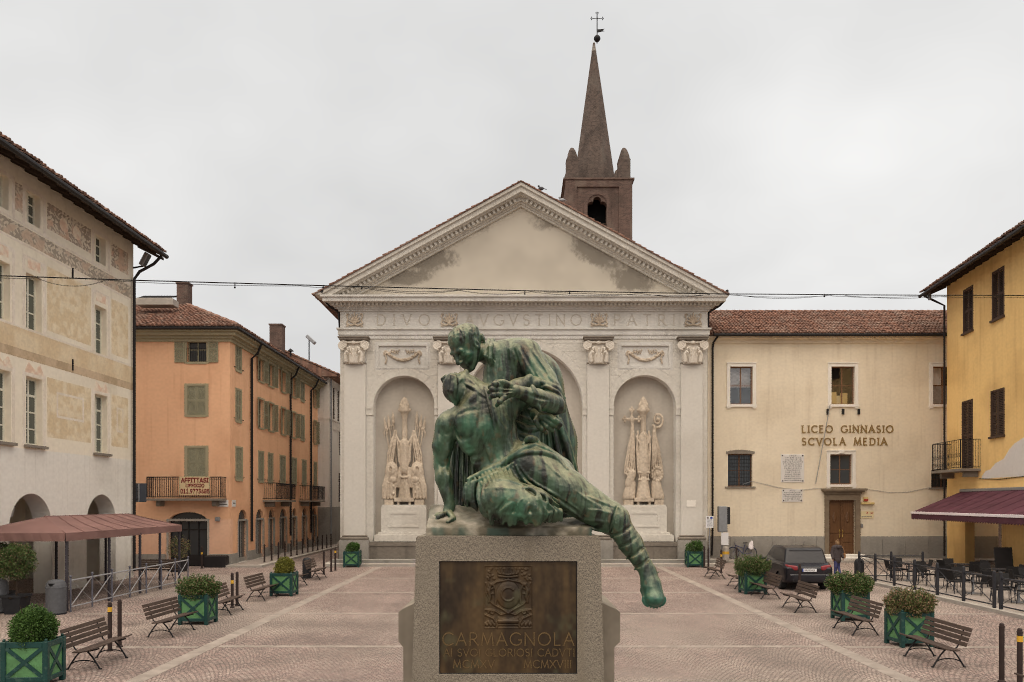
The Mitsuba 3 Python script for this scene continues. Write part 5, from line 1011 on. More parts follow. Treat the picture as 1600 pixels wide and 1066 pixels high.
part(wh, 'string_course', cat([WS.box(WY - .06, 84, 10.0, 10.12, 0, .08), WF.box(WX - 6, WX + .06, 10.0, 10.12, 0, .06)]), 'm_white_house'); part(wh, 'stone_base', cat([WS.box(WY - .03, 84, 0, 3.1, 0, .05), WF.box(WX - 6, WX + .05, 0, 3.1, 0, .05)]), 'm_grey_stone')
lg = part(wh, 'loggia_rail', cat([WS.box(64 + i * .45, 64.2 + i * .45, 9.3, 9.9, 0, .1) for i in range(16)]), 'm_white_house', kind='stuff')
part(wh, 'loggia_post', cat([WS.box(64 + i * 1.6, 64.2 + i * 1.6, 10.1, zt2 - .6, 0, .06) for i in range(8)]), 'm_timber', kind='stuff')
rf2 = part(wh, 'roof', hull([(WX + .8, WY - .6, zt2), (WX + .8, 84, zt2), (WX + .8, WY - .6, zt2 + .1), (WX + .8, 84, zt2 + .1), (WX - 5, WY - .6, zt2 + 2.6), (WX - 5, 84, zt2 + 2.6), (WX - 10, WY - .6, zt2), (WX - 10, 84, zt2)]), 'm_tile')
s3 = np.array([-5.8, 0, 2.5]); L3 = np.linalg.norm(s3); part(rf2, 'tiles', slope_tiles((WX + .84, WY - .62, zt2 + .12), (0, 1, 0), s3 / L3, 84 - WY, L3, .22, .38, 51, .095), 'm_tile', kind='stuff')
part(wh, 'downpipe', WS.tube([(WY + .4, zt2, .1), (WY + .4, .3, .1)], .06, 6), 'm_galv')
# closing building at the end of the street
eb = thing('far_house', 'pale house closing the far end of the side street', 'house'); EFr = Frame((0, 96, 0), (1, 0))
part(eb, 'wall', EFr.box(-32, -2, 0, 9.5, -8, 0), 'm_white_house'); part(eb, 'roof', hull([(-33, 95.4, 9.5), (-1, 95.4, 9.5), (-33, 100, 11.4), (-1, 100, 11.4), (-33, 105, 9.5), (-1, 105, 9.5)]), 'm_tile')
for x in (-19.5, -17.2, -15): part(eb, 'shutter', EFr.box(x, x + 1, 4.6, 6.4, 0, .05), 'm_shutter_dark')
# ================================================================ planters, shrubs, benches, bollards, bins
def greenfn(p, n, uv):
    w = smoothstep(.58, .75, fbm(p.x * 14, p.y * 14, p.z * 14, 3)); return mix((.006, .042, .038), (.03, .075, .062), w) * (.8 + .4 * fbm(p.x * 5, p.y * 5, p.z * 5, 2))
mat('m_planter_green', greenfn, .45, .4); plain('m_planter_panel', (.09, .22, .09), .3, 9, rough=.5)
PW, PD, PH = .86, .72, .86
def planter_parts():
    w, d = PW / 2, PD / 2; posts = []
    for x in (-w, w - .10):
        for y in (-d, d - .10): posts.append(cat([cbx(x, x + .10, y, y + .10, 0, PH, .012), mv(ball((0, 0, 0), .03, 1), x + .05, y + .05, PH + .02)]))
    rails = [cbx(-w + .1, w - .1, y, y + .05, z, z + h, .008) for y in (-d + .01, d - .06) for z, h in ((.10, .09), (PH - .12, .11))] + [cbx(x, x + .05, -d + .1, d - .1, z, z + h, .008) for x in (-w + .01, w - .06) for z, h in ((.10, .09), (PH - .12, .11))]
    panels = [bx(-w + .09, w - .09, y, y + .02, .15, PH - .08) for y in (-d + .035, d - .055)] + [bx(x, x + .02, -d + .09, d - .09, .15, PH - .08) for x in (-w + .035, w - .055)]
    cross = []
    for y in (-d + .012, d - .036):
        for s in (-1, 1):
            a, b = np.array([-(w - .1) * s, .19]), np.array([(w - .1) * s, PH - .12]); t = (b - a) / np.linalg.norm(b - a); n = np.array([-t[1], t[0]]) * .035
            q = [a + n, a - n, b - n, b + n]; cross.append(hull([(x, yy, z) for x, z in q for yy in (y, y + .024 + .003 * s)]))
    for x in (-w + .012, w - .036):
        for s in (-1, 1):
            a, b = np.array([-(d - .1) * s, .19]), np.array([(d - .1) * s, PH - .12]); t = (b - a) / np.linalg.norm(b - a); n = np.array([-t[1], t[0]]) * .035
            q = [a + n, a - n, b - n, b + n]; cross.append(hull([(xx, y, z) for y, z in q for xx in (x, x + .024 + .003 * s)]))
    return posts, rails, panels, cross
pps = planter_parts()
def planter(x, y, rz, label):
    k = thing('planter', label, 'planter', 'green planter boxes on the square'); M = place(x, y, 0, rz)
    for nm, ms, m in zip(('post', 'rail', 'panel', 'cross_brace'), pps, ('m_planter_green', 'm_planter_green', 'm_planter_panel', 'm_planter_green')):
        for i, q in enumerate(ms): part(k, nm, cached(f'pl_{nm}{i}', m, lambda q=q: q), None, tw=M)
    part(k, 'soil', cached('pl_soil', 'm_soil', lambda: bx(-PW / 2 + .06, PW / 2 - .06, -PD / 2 + .06, PD / 2 - .06, PH - .12, PH - .06)), None, tw=M)
def leaffn(c1, c2, c3, q=38, amt=.2):
    def fn(p, n, uv):
        r = cell_rand(dr.floor(p.x * q), dr.floor(p.y * q), dr.floor(p.z * q)); b = fbm(p.x * 5, p.y * 5, p.z * 5, 2)
        c = mix(c1, c2, r * .6 + smoothstep(.3, .7, b) * .4); return mix(c, c3, dr.select(cell_rand(dr.floor(p.x * q), dr.floor(p.z * q), dr.floor(p.y * q) + 7) > 1 - amt, 1., 0.))
    return fn
mat('m_leaf_box', leaffn((.022, .055, .014), (.075, .15, .030), (.11, .19, .05), amt=.08), .55, .3)
mat('m_leaf_mix', leaffn((.028, .060, .016), (.085, .14, .035), (.30, .19, .13), amt=.13), .55, .3)
mat('m_leaf_red', leaffn((.040, .062, .020), (.115, .135, .04), (.33, .19, .13), amt=.24), .55, .3)
mat('m_leaf_gold', leaffn((.075, .085, .014), (.20, .19, .03), (.26, .24, .06), amt=.15), .55, .3)
def leaves(n, fn, size, seed, up=.3):
    """n small folded leaves at points given by fn(rng, n)"""
    rg = np.random.default_rng(seed); c, out = fn(rg, n)
    d = out + rg.normal(0, .6, (n, 3)) + [0, 0, up]; d /= np.linalg.norm(d, axis=1, keepdims=True)
    s = np.cross(d, rg.normal(0, 1, (n, 3))); s /= np.linalg.norm(s, axis=1, keepdims=True); nn = np.cross(d, s)
    L = (size * rg.uniform(.7, 1.3, n))[:, None]
    v = np.stack([c, c + d * L * .5 + s * L * .28 + nn * L * .08, c + d * L, c + d * L * .5 - s * L * .28 + nn * L * .08], 1).reshape(-1, 3)
    f = np.array([[0, 1, 2], [0, 2, 3]]); return trimesh.Trimesh(v, (f[None] + (np.arange(n) * 4)[:, None, None]).reshape(-1, 3), process=False)
def blobpts(rx, ry, rz, zc, seed, lump=.22, lo=-1.0, inner=.45):
    def fn(rg, n):
        d = rg.normal(0, 1, (n, 3)); d /= np.linalg.norm(d, axis=1, keepdims=True); d[:, 2] = np.where(d[:, 2] < lo, -d[:, 2], d[:, 2])
        k = 1 - lump + 2 * lump * meshkit.fbm(d * 2.3 + seed, 3, seed); r = (inner + (1 - inner) * rg.random(n) ** .5) * k
        return d * r[:, None] * [rx, ry, rz] + [0, 0, zc], d
    return fn
def shrub(name, x, y, label, rx, rz, m, n, size, seed, ry=None, z0=PH, lump=.24, lo=-.95, twigs=8, sprigs=0):
    k = thing(name, label, 'shrub', 'shrubs in the green planters'); M = place(x, y); ry = ry or rx; rg = random.Random(seed); zc = z0 + rz * .22
    ms = [leaves(int(n * .62), blobpts(rx * .9, ry * .9, rz * .9, zc, seed, lump, lo), size, seed)]
    for i in range(5):      # uneven outgrowths
        t = rg.uniform(0, 6.283) if i else 0.0; f = rg.uniform(.34, .5); ox, oy, oz = rx * .62 * math.cos(t + i * 1.26), ry * .62 * math.sin(t + i * 1.26), rz * rg.uniform(-.05, .5)
        ms.append(mv(leaves(int(n * .09), blobpts(rx * f, ry * f, rz * f * 1.2, zc + oz, seed + 7 * i, .3, -1, .2), size * rg.uniform(.8, 1.3), seed + 100 + i), ox, oy, 0))
    for i in range(sprigs):
        a = rg.uniform(0, 6.283); q = rg.uniform(.3, .95); b = np.array([rx * q * math.cos(a), ry * q * math.sin(a), zc + rz * math.sqrt(1 - q * q) * .85]); t = b + [rg.uniform(-.06, .06) + .05 * math.cos(a), rg.uniform(-.06, .06), rg.uniform(.05, .22)]
        ms.append(leaves(14, lambda r_, n_, b=b, t=t: (b + (t - b) * r_.random((n_, 1)), r_.normal(0, 1, (n_, 3))), size, seed + i))
    part(k, 'crown', cat(ms), m, tw=M)
    part(k, 'twigs', cat([tube([(0, 0, z0 - .1), (rx * .3 * math.cos(a), ry * .3 * math.sin(a), z0 + rz * .3), (rx * .75 * math.cos(a), ry * .75 * math.sin(a), z0 + rz * (.5 + .4 * (i % 3)))], (.018, .012, .005), 4) for i, a in enumerate(np.linspace(0, 6.283, twigs))]), 'm_timber', tw=M)
PL = [(-9.28, 15.36, 4, 'dark green planter with light green panels, largest, cut by the lower left corner'), (-9.17, 23.0, -3, 'second green planter from the front on the left side'), (-8.72, 29.95, -4, 'third green planter on the left, holding a golden shrub'), (-8.85, 43.0, 0, 'small far green planter at the left foot of the church'),
      (9.5, 43.0, 0, 'small far green planter at the right foot of the church'), (9.0, 30.6, 5, 'green planter in front of the dark car'), (9.88, 23.75, 5, 'second green planter from the front on the right side'), (9.55, 19.5, 8, 'nearest green planter on the right side')]
for a in PL: planter(*a)
shrub('shrub', -9.28, 15.36, 'dense rounded green box shrub in the planter at the lower left', .43, .52, 'm_leaf_box', 12000, .042, 11, lump=.12, lo=-.6)
shrub('shrub', -9.17, 23.0, 'low spreading olive shrub in the second left planter', .62, .34, 'm_leaf_mix', 9000, .055, 12, .52, lump=.32, sprigs=110)
shrub('shrub', -8.72, 29.95, 'golden green upright shrub in the third left planter', .36, .48, 'm_leaf_gold', 3600, .06, 13, lo=-.4)
shrub('shrub', -8.85, 43.0, 'small dark green shrub at the left foot of the church', .38, .40, 'm_leaf_box', 2200, .07, 14)
shrub('shrub', 9.5, 43.0, 'small rounded green shrub at the right foot of the church', .45, .45, 'm_leaf_box', 2600, .07, 15)
shrub('shrub', 9.0, 30.6, 'wide green shrub with pinkish tips in front of the dark car', .70, .42, 'm_leaf_mix', 9500, .06, 16, .58, lump=.32, sprigs=80)
shrub('shrub', 9.88, 23.75, 'wide flowering shrub in the second right planter', .66, .37, 'm_leaf_mix', 10000, .055, 17, .56, lump=.32, sprigs=140)
shrub('shrub', 9.55, 19.5, 'reddish flowering shrub in the nearest right planter', .57, .34, 'm_leaf_red', 10000, .05, 18, .52, lump=.32, sprigs=150)
# ---- benches
def slatfn(p, n, uv): return mix((.030, .020, .016), (.095, .064, .050), fbm(p.y * 2.2, p.x * 26, p.z * 26, 4)) * (.85 + .3 * fbm(p.x * 3, p.y * 3, p.z * 3, 2))
mat('m_slat', slatfn, .6, .35)
BL = 1.86
prof = [(-.31, .455), (-.24, .43), (-.12, .405), (.02, .395), (.13, .405), (.19, .455), (.235, .56), (.275, .68), (.315, .80), (.335, .86)]
def bench_frame():
    ms = [tube([(x, 0, z - .018) for x, z in prof], .016, 5), tube([(-.33, 0, .0), (-.27, 0, .10), (-.17, 0, .26), (-.06, 0, .385)], .018, 5), tube([(.34, 0, .0), (.27, 0, .12), (.17, 0, .27), (.07, 0, .385)], .018, 5), tube([(-.36, 0, .008), (-.30, 0, .012)], .02, 5), tube([(.31, 0, .012), (.37, 0, .008)], .02, 5)]
    ms.append(tube([(.29 * math.cos(t), 0, .07 + .12 * math.sin(t)) for t in np.linspace(0, math.pi, 11)], .013, 5)); return cat(ms)
def slat(i):
    (x0, z0), (x1, z1) = [((-.318, .462), (-.245, .432)), ((-.225, .427), (-.135, .408)), ((-.115, .404), (-.025, .397)), ((-.005, .396), (.085, .398)), ((.205, .485), (.235, .565)), ((.243, .585), (.272, .672)), ((.279, .692), (.305, .772)), ((.311, .79), (.338, .868))][i]
    d = np.array([x1 - x0, z1 - z0]); L = np.linalg.norm(d); a = math.degrees(math.atan2(d[1], d[0])); m = cbx(0, L, -BL / 2, BL / 2, 0, .032, .007); return mv(xf(m, rotm([0, -1, 0], a)), x0, 0, z0)
def bench(x, y, rz, label, group='slatted benches along the square', s=1.0):
    k = thing('bench', label, 'bench', group); M = place(x, y, 0, rz, s)
    for i in range(8): part(k, 'seat_slat' if i < 4 else 'back_slat', cached(f'slat{i}', 'm_slat', lambda: slat(i)), None, tw=M)
    for yy in (-BL / 2 + .32, BL / 2 - .32): part(k, 'iron_frame', cached('bench_frame', 'm_iron', bench_frame, 40), None, tw=M @ T().translate([0, yy, 0]))
od = ['nearest', 'second', 'third', 'fourth', 'fifth', 'farthest']
for i, y in enumerate((17.25, 21.2, 25.2, 28.7, 32.9, 36.4)): bench(-9.15 + (.12 if i == 0 else 0), y, 180 + random.Random(i).uniform(-3, 3), f'brown slatted bench, {od[i]} of the row on the left side')
for i, y in enumerate((17.45, 21.5, 25.8, 29.3, 32.7, 36.8)): bench(9.08, y, random.Random(i + 9).uniform(-3, 3), f'brown slatted bench, {od[i]} complete one of the row on the right side')
bench(9.05, 13.15, 0, 'brown slatted bench of which only a corner shows at the lower right'); bench(-16.3, 36.2, 90, 'brown slatted bench under the canopy, before the house corner')
# ---- bollards
plain('m_bollard', (.035, .023, .021), .25, 9, rough=.5, spec=.25); plain('m_yellow_band', (.62, .36, .04), .1, rough=.4)
def bollard(x, y, label, bandz=None, h=1.15, r=.048, z=0, group='brown bollards'):
    k = thing('bollard', label, 'bollard', group); M = place(x, y, z, 0, 1)
    part(k, 'post', cached(f'bol{h}{r}', 'm_bollard', lambda: lathe([(r * 1.5, 0), (r * 1.5, .03), (r, .05), (r, h - .09), (r * 1.12, h - .085), (r * 1.12, h - .06), (r * .9, h - .055), (r * .9, h - .02), (r * .5, h)], 14), 40), None, tw=M)
    if bandz: part(k, 'yellow_band', cached(f'bb{bandz}{r}', 'm_yellow_band', lambda: lathe([(r * 1.04, bandz), (r * 1.04, bandz + .11)], 14), 40), None, tw=M)
bollard(-9.52, 18.7, 'front bollard with yellow band of the near left pair', .92); bollard(-9.54, 19.2, 'plain rear bollard of the near left pair')
bollard(-9.40, 26.4, 'bollard with yellow band behind the second left planter', .80); bollard(-9.38, 26.8, 'plain bollard behind the second left planter')
bollard(9.36, 15.45, 'plain bollard at the lower right edge'); bollard(9.30, 14.8, 'bollard with yellow band at the lower right edge', .90)
bollard(-9.6, 33.6, 'bollard with yellow band beside the litter bin, left side', .9); bollard(-9.3, 38.5, 'bollard beside the farthest left bench'); bollard(-9.3, 40.0, 'nearer bollard of the pair left of the church planter'); bollard(-9.25, 40.7, 'bollard with yellow band left of the church planter', .9)
bollard(9.92, 42.4, 'bollard right of the right church planter, left one of two'); bollard(9.80, 41.0, 'bollard right of the right church planter, right one of two'); bollard(10.05, 39.4, 'bollard with yellow band behind the farthest right bench', .8)
bollard(11.35, 41.4, 'bollard left of the bicycle'); bollard(10.72, 30.35, 'bollard standing right behind the dark car')
bollard(-16.55, 42.0, 'bollard with yellow band in front of the arched shop', .75)
nth = 'first second third fourth fifth sixth seventh eighth ninth tenth eleventh twelfth last'.split()
for i in range(13): bollard(-14.15 + .02 * i, 44.8 + 1.25 * i, f'thin dark bollard, {nth[i]} from the near end of the row along the orange house', None, 1.0, .045, .12, 'bollards along the orange house')
# ---- bins
plain('m_bin', (.095, .098, .108), .2, 14, rough=.6); plain('m_bin_dark', (.022, .023, .027), .2, 10, rough=.5)
def bin_(x, y, label, m, r=.29, h=1.08, rz=0):
    k = thing('litter_bin', label, 'litter bin'); M = place(x, y, 0, rz)
    part(k, 'body', lathe([(r * .92, 0), (r, .03), (r, h * .76), (r * 1.03, h * .765), (r * 1.03, h * .79), (r * .98, h * .80), (r * .95, h * .88), (r * .75, h * .96), (r * .3, h), (.01, h)], 20), m, 35, tw=M)
    part(k, 'opening', hull([(x_ * .1, -r * .99 + abs(x_) * .03 - .01 * (z > .9 * h), z) for x_ in (-1, 0, 1) for z in (h * .82, h * .90)] + [(x_ * .1, -r * .5, z) for x_ in (-1, 1) for z in (h * .82, h * .90)]), 'm_dark', tw=M)
    part(k, 'base_ring', lathe([(r * 1.02, 0), (r * 1.02, .05)], 20), 'm_bin_dark', 35, tw=M)
bin_(-14.35, 24.9, 'grey domed litter bin at the front end of the railing', 'm_bin'); bin_(-16.35, 25.2, 'grey domed litter bin cut by the left edge', 'm_bin'); bin_(-9.62, 36.6, 'dark litter bin beside the fifth left bench', 'm_bin_dark', .2, .95); bin_(15.35, 35.9, 'black litter bin at the far end of the cafe fence', 'm_bin_dark', .21, .95)
# ================================================================ car
import manifold3d as mf
def rhull(pts, r, n=12): return mf.Manifold.batch_hull([mf.Manifold.sphere(r if np.isscalar(r) else r[i], n).translate(list(map(float, p))) for i, p in enumerate(pts)])
def carpaint(p, n, uv): return mi.Color3f(.006, .0055, .010) * (.9 + .2 * fbm(p.x * 3, p.y * 3, p.z * 3, 2))
mat('m_car_paint', carpaint, .3, .4, .0, clearcoat=.5, clearcoat_gloss=.95); mat('m_car_glass', (.006, .008, .009), .04, .45); plain('m_tyre', (.02, .02, .021), .15, rough=.8); plain('m_rim', (.35, .35, .37), .1, rough=.35, metal=.7); plain('m_tail_light', (.22, .012, .016), .1, rough=.2, spec=.6); plain('m_plate', (.72, .72, .74), .04, rough=.5); plain('m_black_plastic', (.03, .03, .032), .15, rough=.55); plain('m_plate_blue', (.03, .06, .30), .05)
car = thing('parked_car', 'dark violet black hatchback seen from behind, parked before the school', 'car'); CM = place(11.42, 31.25, 0, -1.5, 1.07)
w = .80
lower = rhull([(sx * (w - .06), .16, .42) for sx in (-1, 1)] + [(sx * (w - .06), .12, .80) for sx in (-1, 1)] + [(sx * w * .97, .6, .34) for sx in (-1, 1)] + [(sx * w * .97, .45, .92) for sx in (-1, 1)] + [(sx * w * .97, 3.6, .34) for sx in (-1, 1)] + [(sx * w * .95, 3.1, .90) for sx in (-1, 1)] + [(sx * .62, 4.1, .42) for sx in (-1, 1)] + [(sx * .62, 4.05, .66) for sx in (-1, 1)], .13)
for y in (.78, 3.35):
    lower = lower - mf.Manifold.cylinder(2.4, .36, .36, 28).translate([0, 0, -1.2]).rotate([0, 90, 0]).translate([0, y, .32]) + rhull([(sx * .5, y + dy, .5) for sx in (-1, 1) for dy in (-.25, .25)], .1)
upper = rhull([(sx * .70, .42, .90) for sx in (-1, 1)] + [(sx * .60, .62, 1.42) for sx in (-1, 1)] + [(sx * .60, 1.2, 1.50) for sx in (-1, 1)] + [(sx * .58, 2.2, 1.47) for sx in (-1, 1)] + [(sx * .66, 3.12, .92) for sx in (-1, 1)], .12)
part(car, 'body', cat([tri(lower), tri(upper)]), 'm_car_paint', 35, tw=CM)
def slab(pts, t):
    p = np.array(pts, float); n = np.cross(p[1] - p[0], p[2] - p[0]); n /= np.linalg.norm(n); return hull(np.vstack([p, p - n * t]))
part(car, 'rear_window', slab([(-.62, .375, .99), (.62, .375, .99), (.54, .555, 1.37), (-.54, .555, 1.37)], .06), 'm_car_glass', tw=CM)
for s in (-1, 1):
    part(car, 'side_window', slab([(s * .797, .75, 1.0), (s * .795, 1.55, 1.0), (s * .702, 1.55, 1.38), (s * .705, .85, 1.36)][::s], .05), 'm_car_glass', tw=CM); part(car, 'side_window', slab([(s * .795, 1.63, 1.0), (s * .79, 2.85, 1.0), (s * .70, 2.2, 1.38), (s * .702, 1.63, 1.38)][::s], .05), 'm_car_glass', tw=CM)
    part(car, 'tail_light', rhull([(s * .75, .06, .78), (s * .75, .07, .92), (s * .46, .012, .80), (s * .46, .02, .88), (s * .82, .34, .92), (s * .82, .3, .82)], .042, 10), 'm_tail_light', 35, tw=CM); part(car, 'mirror', rhull([(s * .92, 2.75, 1.0), (s * .98, 2.75, 1.02), (s * .86, 2.8, 1.0)], .06, 10), 'm_car_paint', 35, tw=CM)
    for y in (.78, 3.35):
        wh = part(car, 'wheel', mv(xf(lathe([(.18, -.11), (.30, -.11), (.325, -.07), (.325, .07), (.30, .11), (.18, .11)], 24), rotm([0, 1, 0], 90)), s * .76, y, .325), 'm_tyre', 35, tw=CM); put(wh + '__rim', mv(xf(lathe([(.02, -.06), (.19, -.09), (.20, .09), (.02, .06)], 12), rotm([0, 1, 0], 90)), s * .785, y, .325), 'm_rim', tw=CM)
part(car, 'rear_bumper', rhull([(sx * .76, .13, z) for sx in (-1, 1) for z in (.38, .60)] + [(sx * .55, .03, z) for sx in (-1, 1) for z in (.40, .58)], .06, 12), 'm_car_paint', 35, tw=CM); part(car, 'bumper_strip', slab([(-.70, -.012, .585), (.70, -.012, .585), (.70, -.012, .61), (-.70, -.012, .61)], .1), 'm_rim', tw=CM)
pt_ = part(car, 'number_plate', bx(-.26, .26, -.012, .02, .715, .825), 'm_plate', tw=CM); put(pt_ + '__blue_end', bx(-.26, -.22, -.016, .02, .716, .824), 'm_plate_blue', tw=CM); put(pt_ + '__characters', cat([bx(-.18 + .055 * i, -.145 + .055 * i, -.015, .02, .735, .805) for i in range(7)]), 'm_ink', tw=CM); lab(pt_ + '__characters', kind='stuff')
part(car, 'rear_wiper', tube([(.0, .36, 1.0), (.32, .40, 1.08)], .012, 4), 'm_black_plastic', tw=CM); part(car, 'antenna', tube([(0, .75, 1.58), (0, .55, 1.80)], .008, 4), 'm_black_plastic', tw=CM); part(car, 'roof_spoiler', rhull([(sx * .56, .52, 1.46) for sx in (-1, 1)] + [(sx * .54, .75, 1.53) for sx in (-1, 1)], .035, 10), 'm_car_paint', 35, tw=CM)
part(car, 'lower_trim', slab([(-.6, -.005, .34), (.6, -.005, .34), (.6, -.03, .42), (-.6, -.03, .42)], .12), 'm_black_plastic', tw=CM)
# ================================================================ person walking away
plain('m_skin', (.45, .27, .19), .08, rough=.6); plain('m_hair', (.22, .13, .065), .3, 30, rough=.6); plain('m_coat', (.060, .048, .050), .25, 18, rough=.8); plain('m_jeans', (.055, .06, .15), .2, 14, rough=.85); plain('m_bag', (.26, .13, .06), .15, 12, rough=.6); plain('m_shoe', (.28, .20, .16), .15, rough=.6)
pe = thing('person', 'person walking away in a dark padded jacket and blue jeans', 'person'); PM = place(15.05, 37.6, 0, 4)
def body(g=0.0, what='all'):
    s = Sdf([-.5, -.45, -.05], [.5, .45, 1.75], .018); C, L = s.cone, s.ell
    if what in ('all', 'jacket'):
        C((0, 0, .88 - .1 * (g > 0)), (0, .01, 1.08), .15 + g, .135 + g, .06, flat=(FY, .75)); C((0, .01, 1.08), (0, .02, 1.30), .135 + g, .155 + g, .06, flat=(FY, .7)); C((-.13, .02, 1.36), (.13, .02, 1.36), .065 + g, .065 + g, .06)
        for x, e, h in ((-1, (-.25, .02, 1.10), (-.24, -.07, .86)), (1, (.25, .03, 1.12), (.24, -.10, .92))): C((x * .17, .02, 1.35), e, .055 + g, .045 + g, .03); C(e, h, .045 + g, .036 + g * .9, .03)
    if what == 'jacket':
        for z in (.86, .97, 1.08, 1.19, 1.30): s.tube([(.21 * math.cos(a), .15 * math.sin(a) + .01, z) for a in np.linspace(0, 6.283, 17)], .012, .02, True)
        C((0, -.02, 1.42), (0, -.10, 1.38), .10, .10, .03); return s.mesh()
    if what in ('all', 'legs'):
        C((0, 0, .82), (0, 0, .90), .145 + g, .145 + g, .05, flat=(FY, .8))
        for h, k, a in (((-.085, 0, .84), (-.09, -.03, .46), (-.085, .05, .10)), ((.085, 0, .84), (.09, .10, .47), (.085, -.12, .12))): C(h, k, .082 + g, .058 + g, .03); C(k, a, .058 + g, .040 + g * 1.3, .03)
        if what == 'legs': return s.mesh()
        for a, t in (((-.085, .05, .10), (-.09, .17, .03)), ((.085, -.12, .12), (.09, -.02, .03))): C(a, t, .042, .035, .03)
    C((0, .02, 1.36), (0, .03, 1.48), .055, .05, .03); L((0, .035, 1.57), (.075, .092, .11), None, .02); L((0, .125, 1.555), (.018, .02, .025), None, .01)
    for x in (-1, 1): L((x * .078, .03, 1.565), (.014, .025, .03), None, .01)
    for x, h in ((-1, np.array((-.24, -.07, .86))), (1, np.array((.24, -.10, .92)))):
        C(h, h + [0, .01, -.08], .034, .036, .02, flat=((1, 0, 0), .6))
        for i in range(4): b = h + [0, -.03 + .02 * i, -.10]; s.tube([b, b + [0, .01, -.045], b + [-x * .012, .022, -.08]], (.0115, .0105, .009), .006)
        s.tube([h + [0, .03, -.03], h + [-x * .01, .055, -.07]], (.013, .010), .008)
    return s.mesh()
part(pe, 'body', body(), 'm_skin', True, tw=PM); part(pe, 'jacket', body(.035, 'jacket'), 'm_coat', True, tw=PM); part(pe, 'jeans', body(.014, 'legs'), 'm_jeans', True, tw=PM)
def hair():
    s = Sdf([-.2, -.2, 1.35], [.2, .25, 1.8], .012); s.ell((0, .01, 1.60), (.088, .10, .105), None, .02); s.ell((0, -.06, 1.53), (.075, .06, .09), None, .03); s.ell((0, -.05, 1.70), (.045, .045, .04), None, .01); s.cut((0, .10, 1.5), (0, 1, -.35)); return s.mesh()
part(pe, 'hair', hair(), 'm_hair', True, label='light brown hair pinned up', tw=PM)
for x, y0, z in ((-.085, .05, .0), (.085, -.12, .02)): part(pe, 'shoe', tri(rhull([(x, y0 - .05, .045 + z), (x, y0 + .12, .035 + z), (x, y0, .08 + z)], .045, 10)), 'm_shoe', True, tw=PM)
bg = thing('shoulder_bag', 'brown leather shoulder bag at the walking person\'s right side', 'bag'); part(bg, 'pouch', tri(rhull([(.29, y, z) for y in (-.14, .10) for z in (.88, 1.06)], .045, 10)), 'm_bag', True, tw=PM); part(bg, 'strap', tube([(.29, -.13, 1.08), (.25, -.12, 1.3), (.16, .0, 1.46), (.22, .1, 1.3), (.29, .1, 1.08)], .014, 5), 'm_bag', tw=PM)
# ================================================================ bicycle against the school plinth
bk = thing('bicycle', 'dark blue city bicycle leaning against the school wall, white bag at its rear', 'bicycle'); BM = place(13.4, 47.62, .12, 0) @ T().rotate([1, 0, 0], -6); plain('m_bike', (.035, .04, .10), .15, rough=.4); R_ = .335
def wheel(x):
    a = np.linspace(0, 2 * math.pi, 29); return tube([(x + R_ * math.cos(t), 0, R_ + R_ * math.sin(t)) for t in a], .027, 5), tube([(x + (R_ - .03) * math.cos(t), 0, R_ + (R_ - .03) * math.sin(t)) for t in a], .009, 4), cat([tube([(x, 0, R_), (x + (R_ - .03) * math.cos(t), 0, R_ + (R_ - .03) * math.sin(t))], .003, 3) for t in a[::2]] + [tube([(x, -.05, R_), (x, .05, R_)], .022, 6)])
for x in (-.53, .53):
    t_, r_, s_ = wheel(x); k = part(bk, 'wheel', t_, 'm_tyre', tw=BM); put(k + '__rim', r_, 'm_rim', tw=BM); put(k + '__spokes', s_, 'm_rim', tw=BM); lab(k + '__spokes', kind='stuff'); w = np.linspace(.5, 2.8, 9); part(bk, 'mudguard', tube([(x + .37 * math.cos(t), 0, R_ + .37 * math.sin(t)) for t in w], .018, 4), 'm_bike', tw=BM)
bb, st, hd, ht = (.05, 0, .30), (.17, 0, .82), (-.38, 0, .72), (-.42, 0, .92)
part(bk, 'frame', cat([tube([bb, st], .024, 6), tube([hd, bb], .026, 6), tube([(-.40, 0, .80), (.13, 0, .60)], .024, 6), tube([bb, (.53, 0, R_)], .012, 5), tube([st, (.53, 0, R_)], .011, 5)]), 'm_bike', tw=BM); part(bk, 'fork', tube([ht, hd, (-.53, 0, R_)], .016, 6), 'm_bike', tw=BM)
part(bk, 'handlebar', cat([tube([(-.30, -.27, 1.02), (-.40, -.15, 1.03), (-.42, 0, 1.0), (-.40, .15, 1.03), (-.30, .27, 1.02)], .013, 5), tube([ht, (-.42, 0, 1.0)], .014, 5)]), 'm_rim', tw=BM); part(bk, 'saddle', tri(rhull([(.10, 0, .93), (.30, -.07, .95), (.30, .07, .95)], .035, 8)), 'm_black_plastic', tw=BM); part(bk, 'seat_post', tube([st, (.2, 0, .93)], .012, 5), 'm_rim', tw=BM)
part(bk, 'crank', cat([tube([(.05, -.06, .30), (.12, -.07, .15)], .01, 4), tube([(.05, .06, .30), (-.02, .07, .45)], .01, 4), tube([(.09, -.12, .15), (.15, -.03, .15)], .015, 4)]), 'm_rim', tw=BM); part(bk, 'rack', cat([tube([(.25, y, .70), (.75, y, .72)], .008, 4) for y in (-.06, .06)] + [tube([(.62, y, .71), (.53, y, R_)], .007, 4) for y in (-.06, .06)]), 'm_iron', tw=BM)
solid('white_bag', tri(rhull([(.42, -.05, .66), (.62, -.06, .62), (.46, -.05, .86), (.60, -.04, 1.02), (.50, -.08, .58)], .06, 8)), 'm_awning_white', 'white plastic bag hanging on the bicycle rack', 'bag', True, tw=BM)
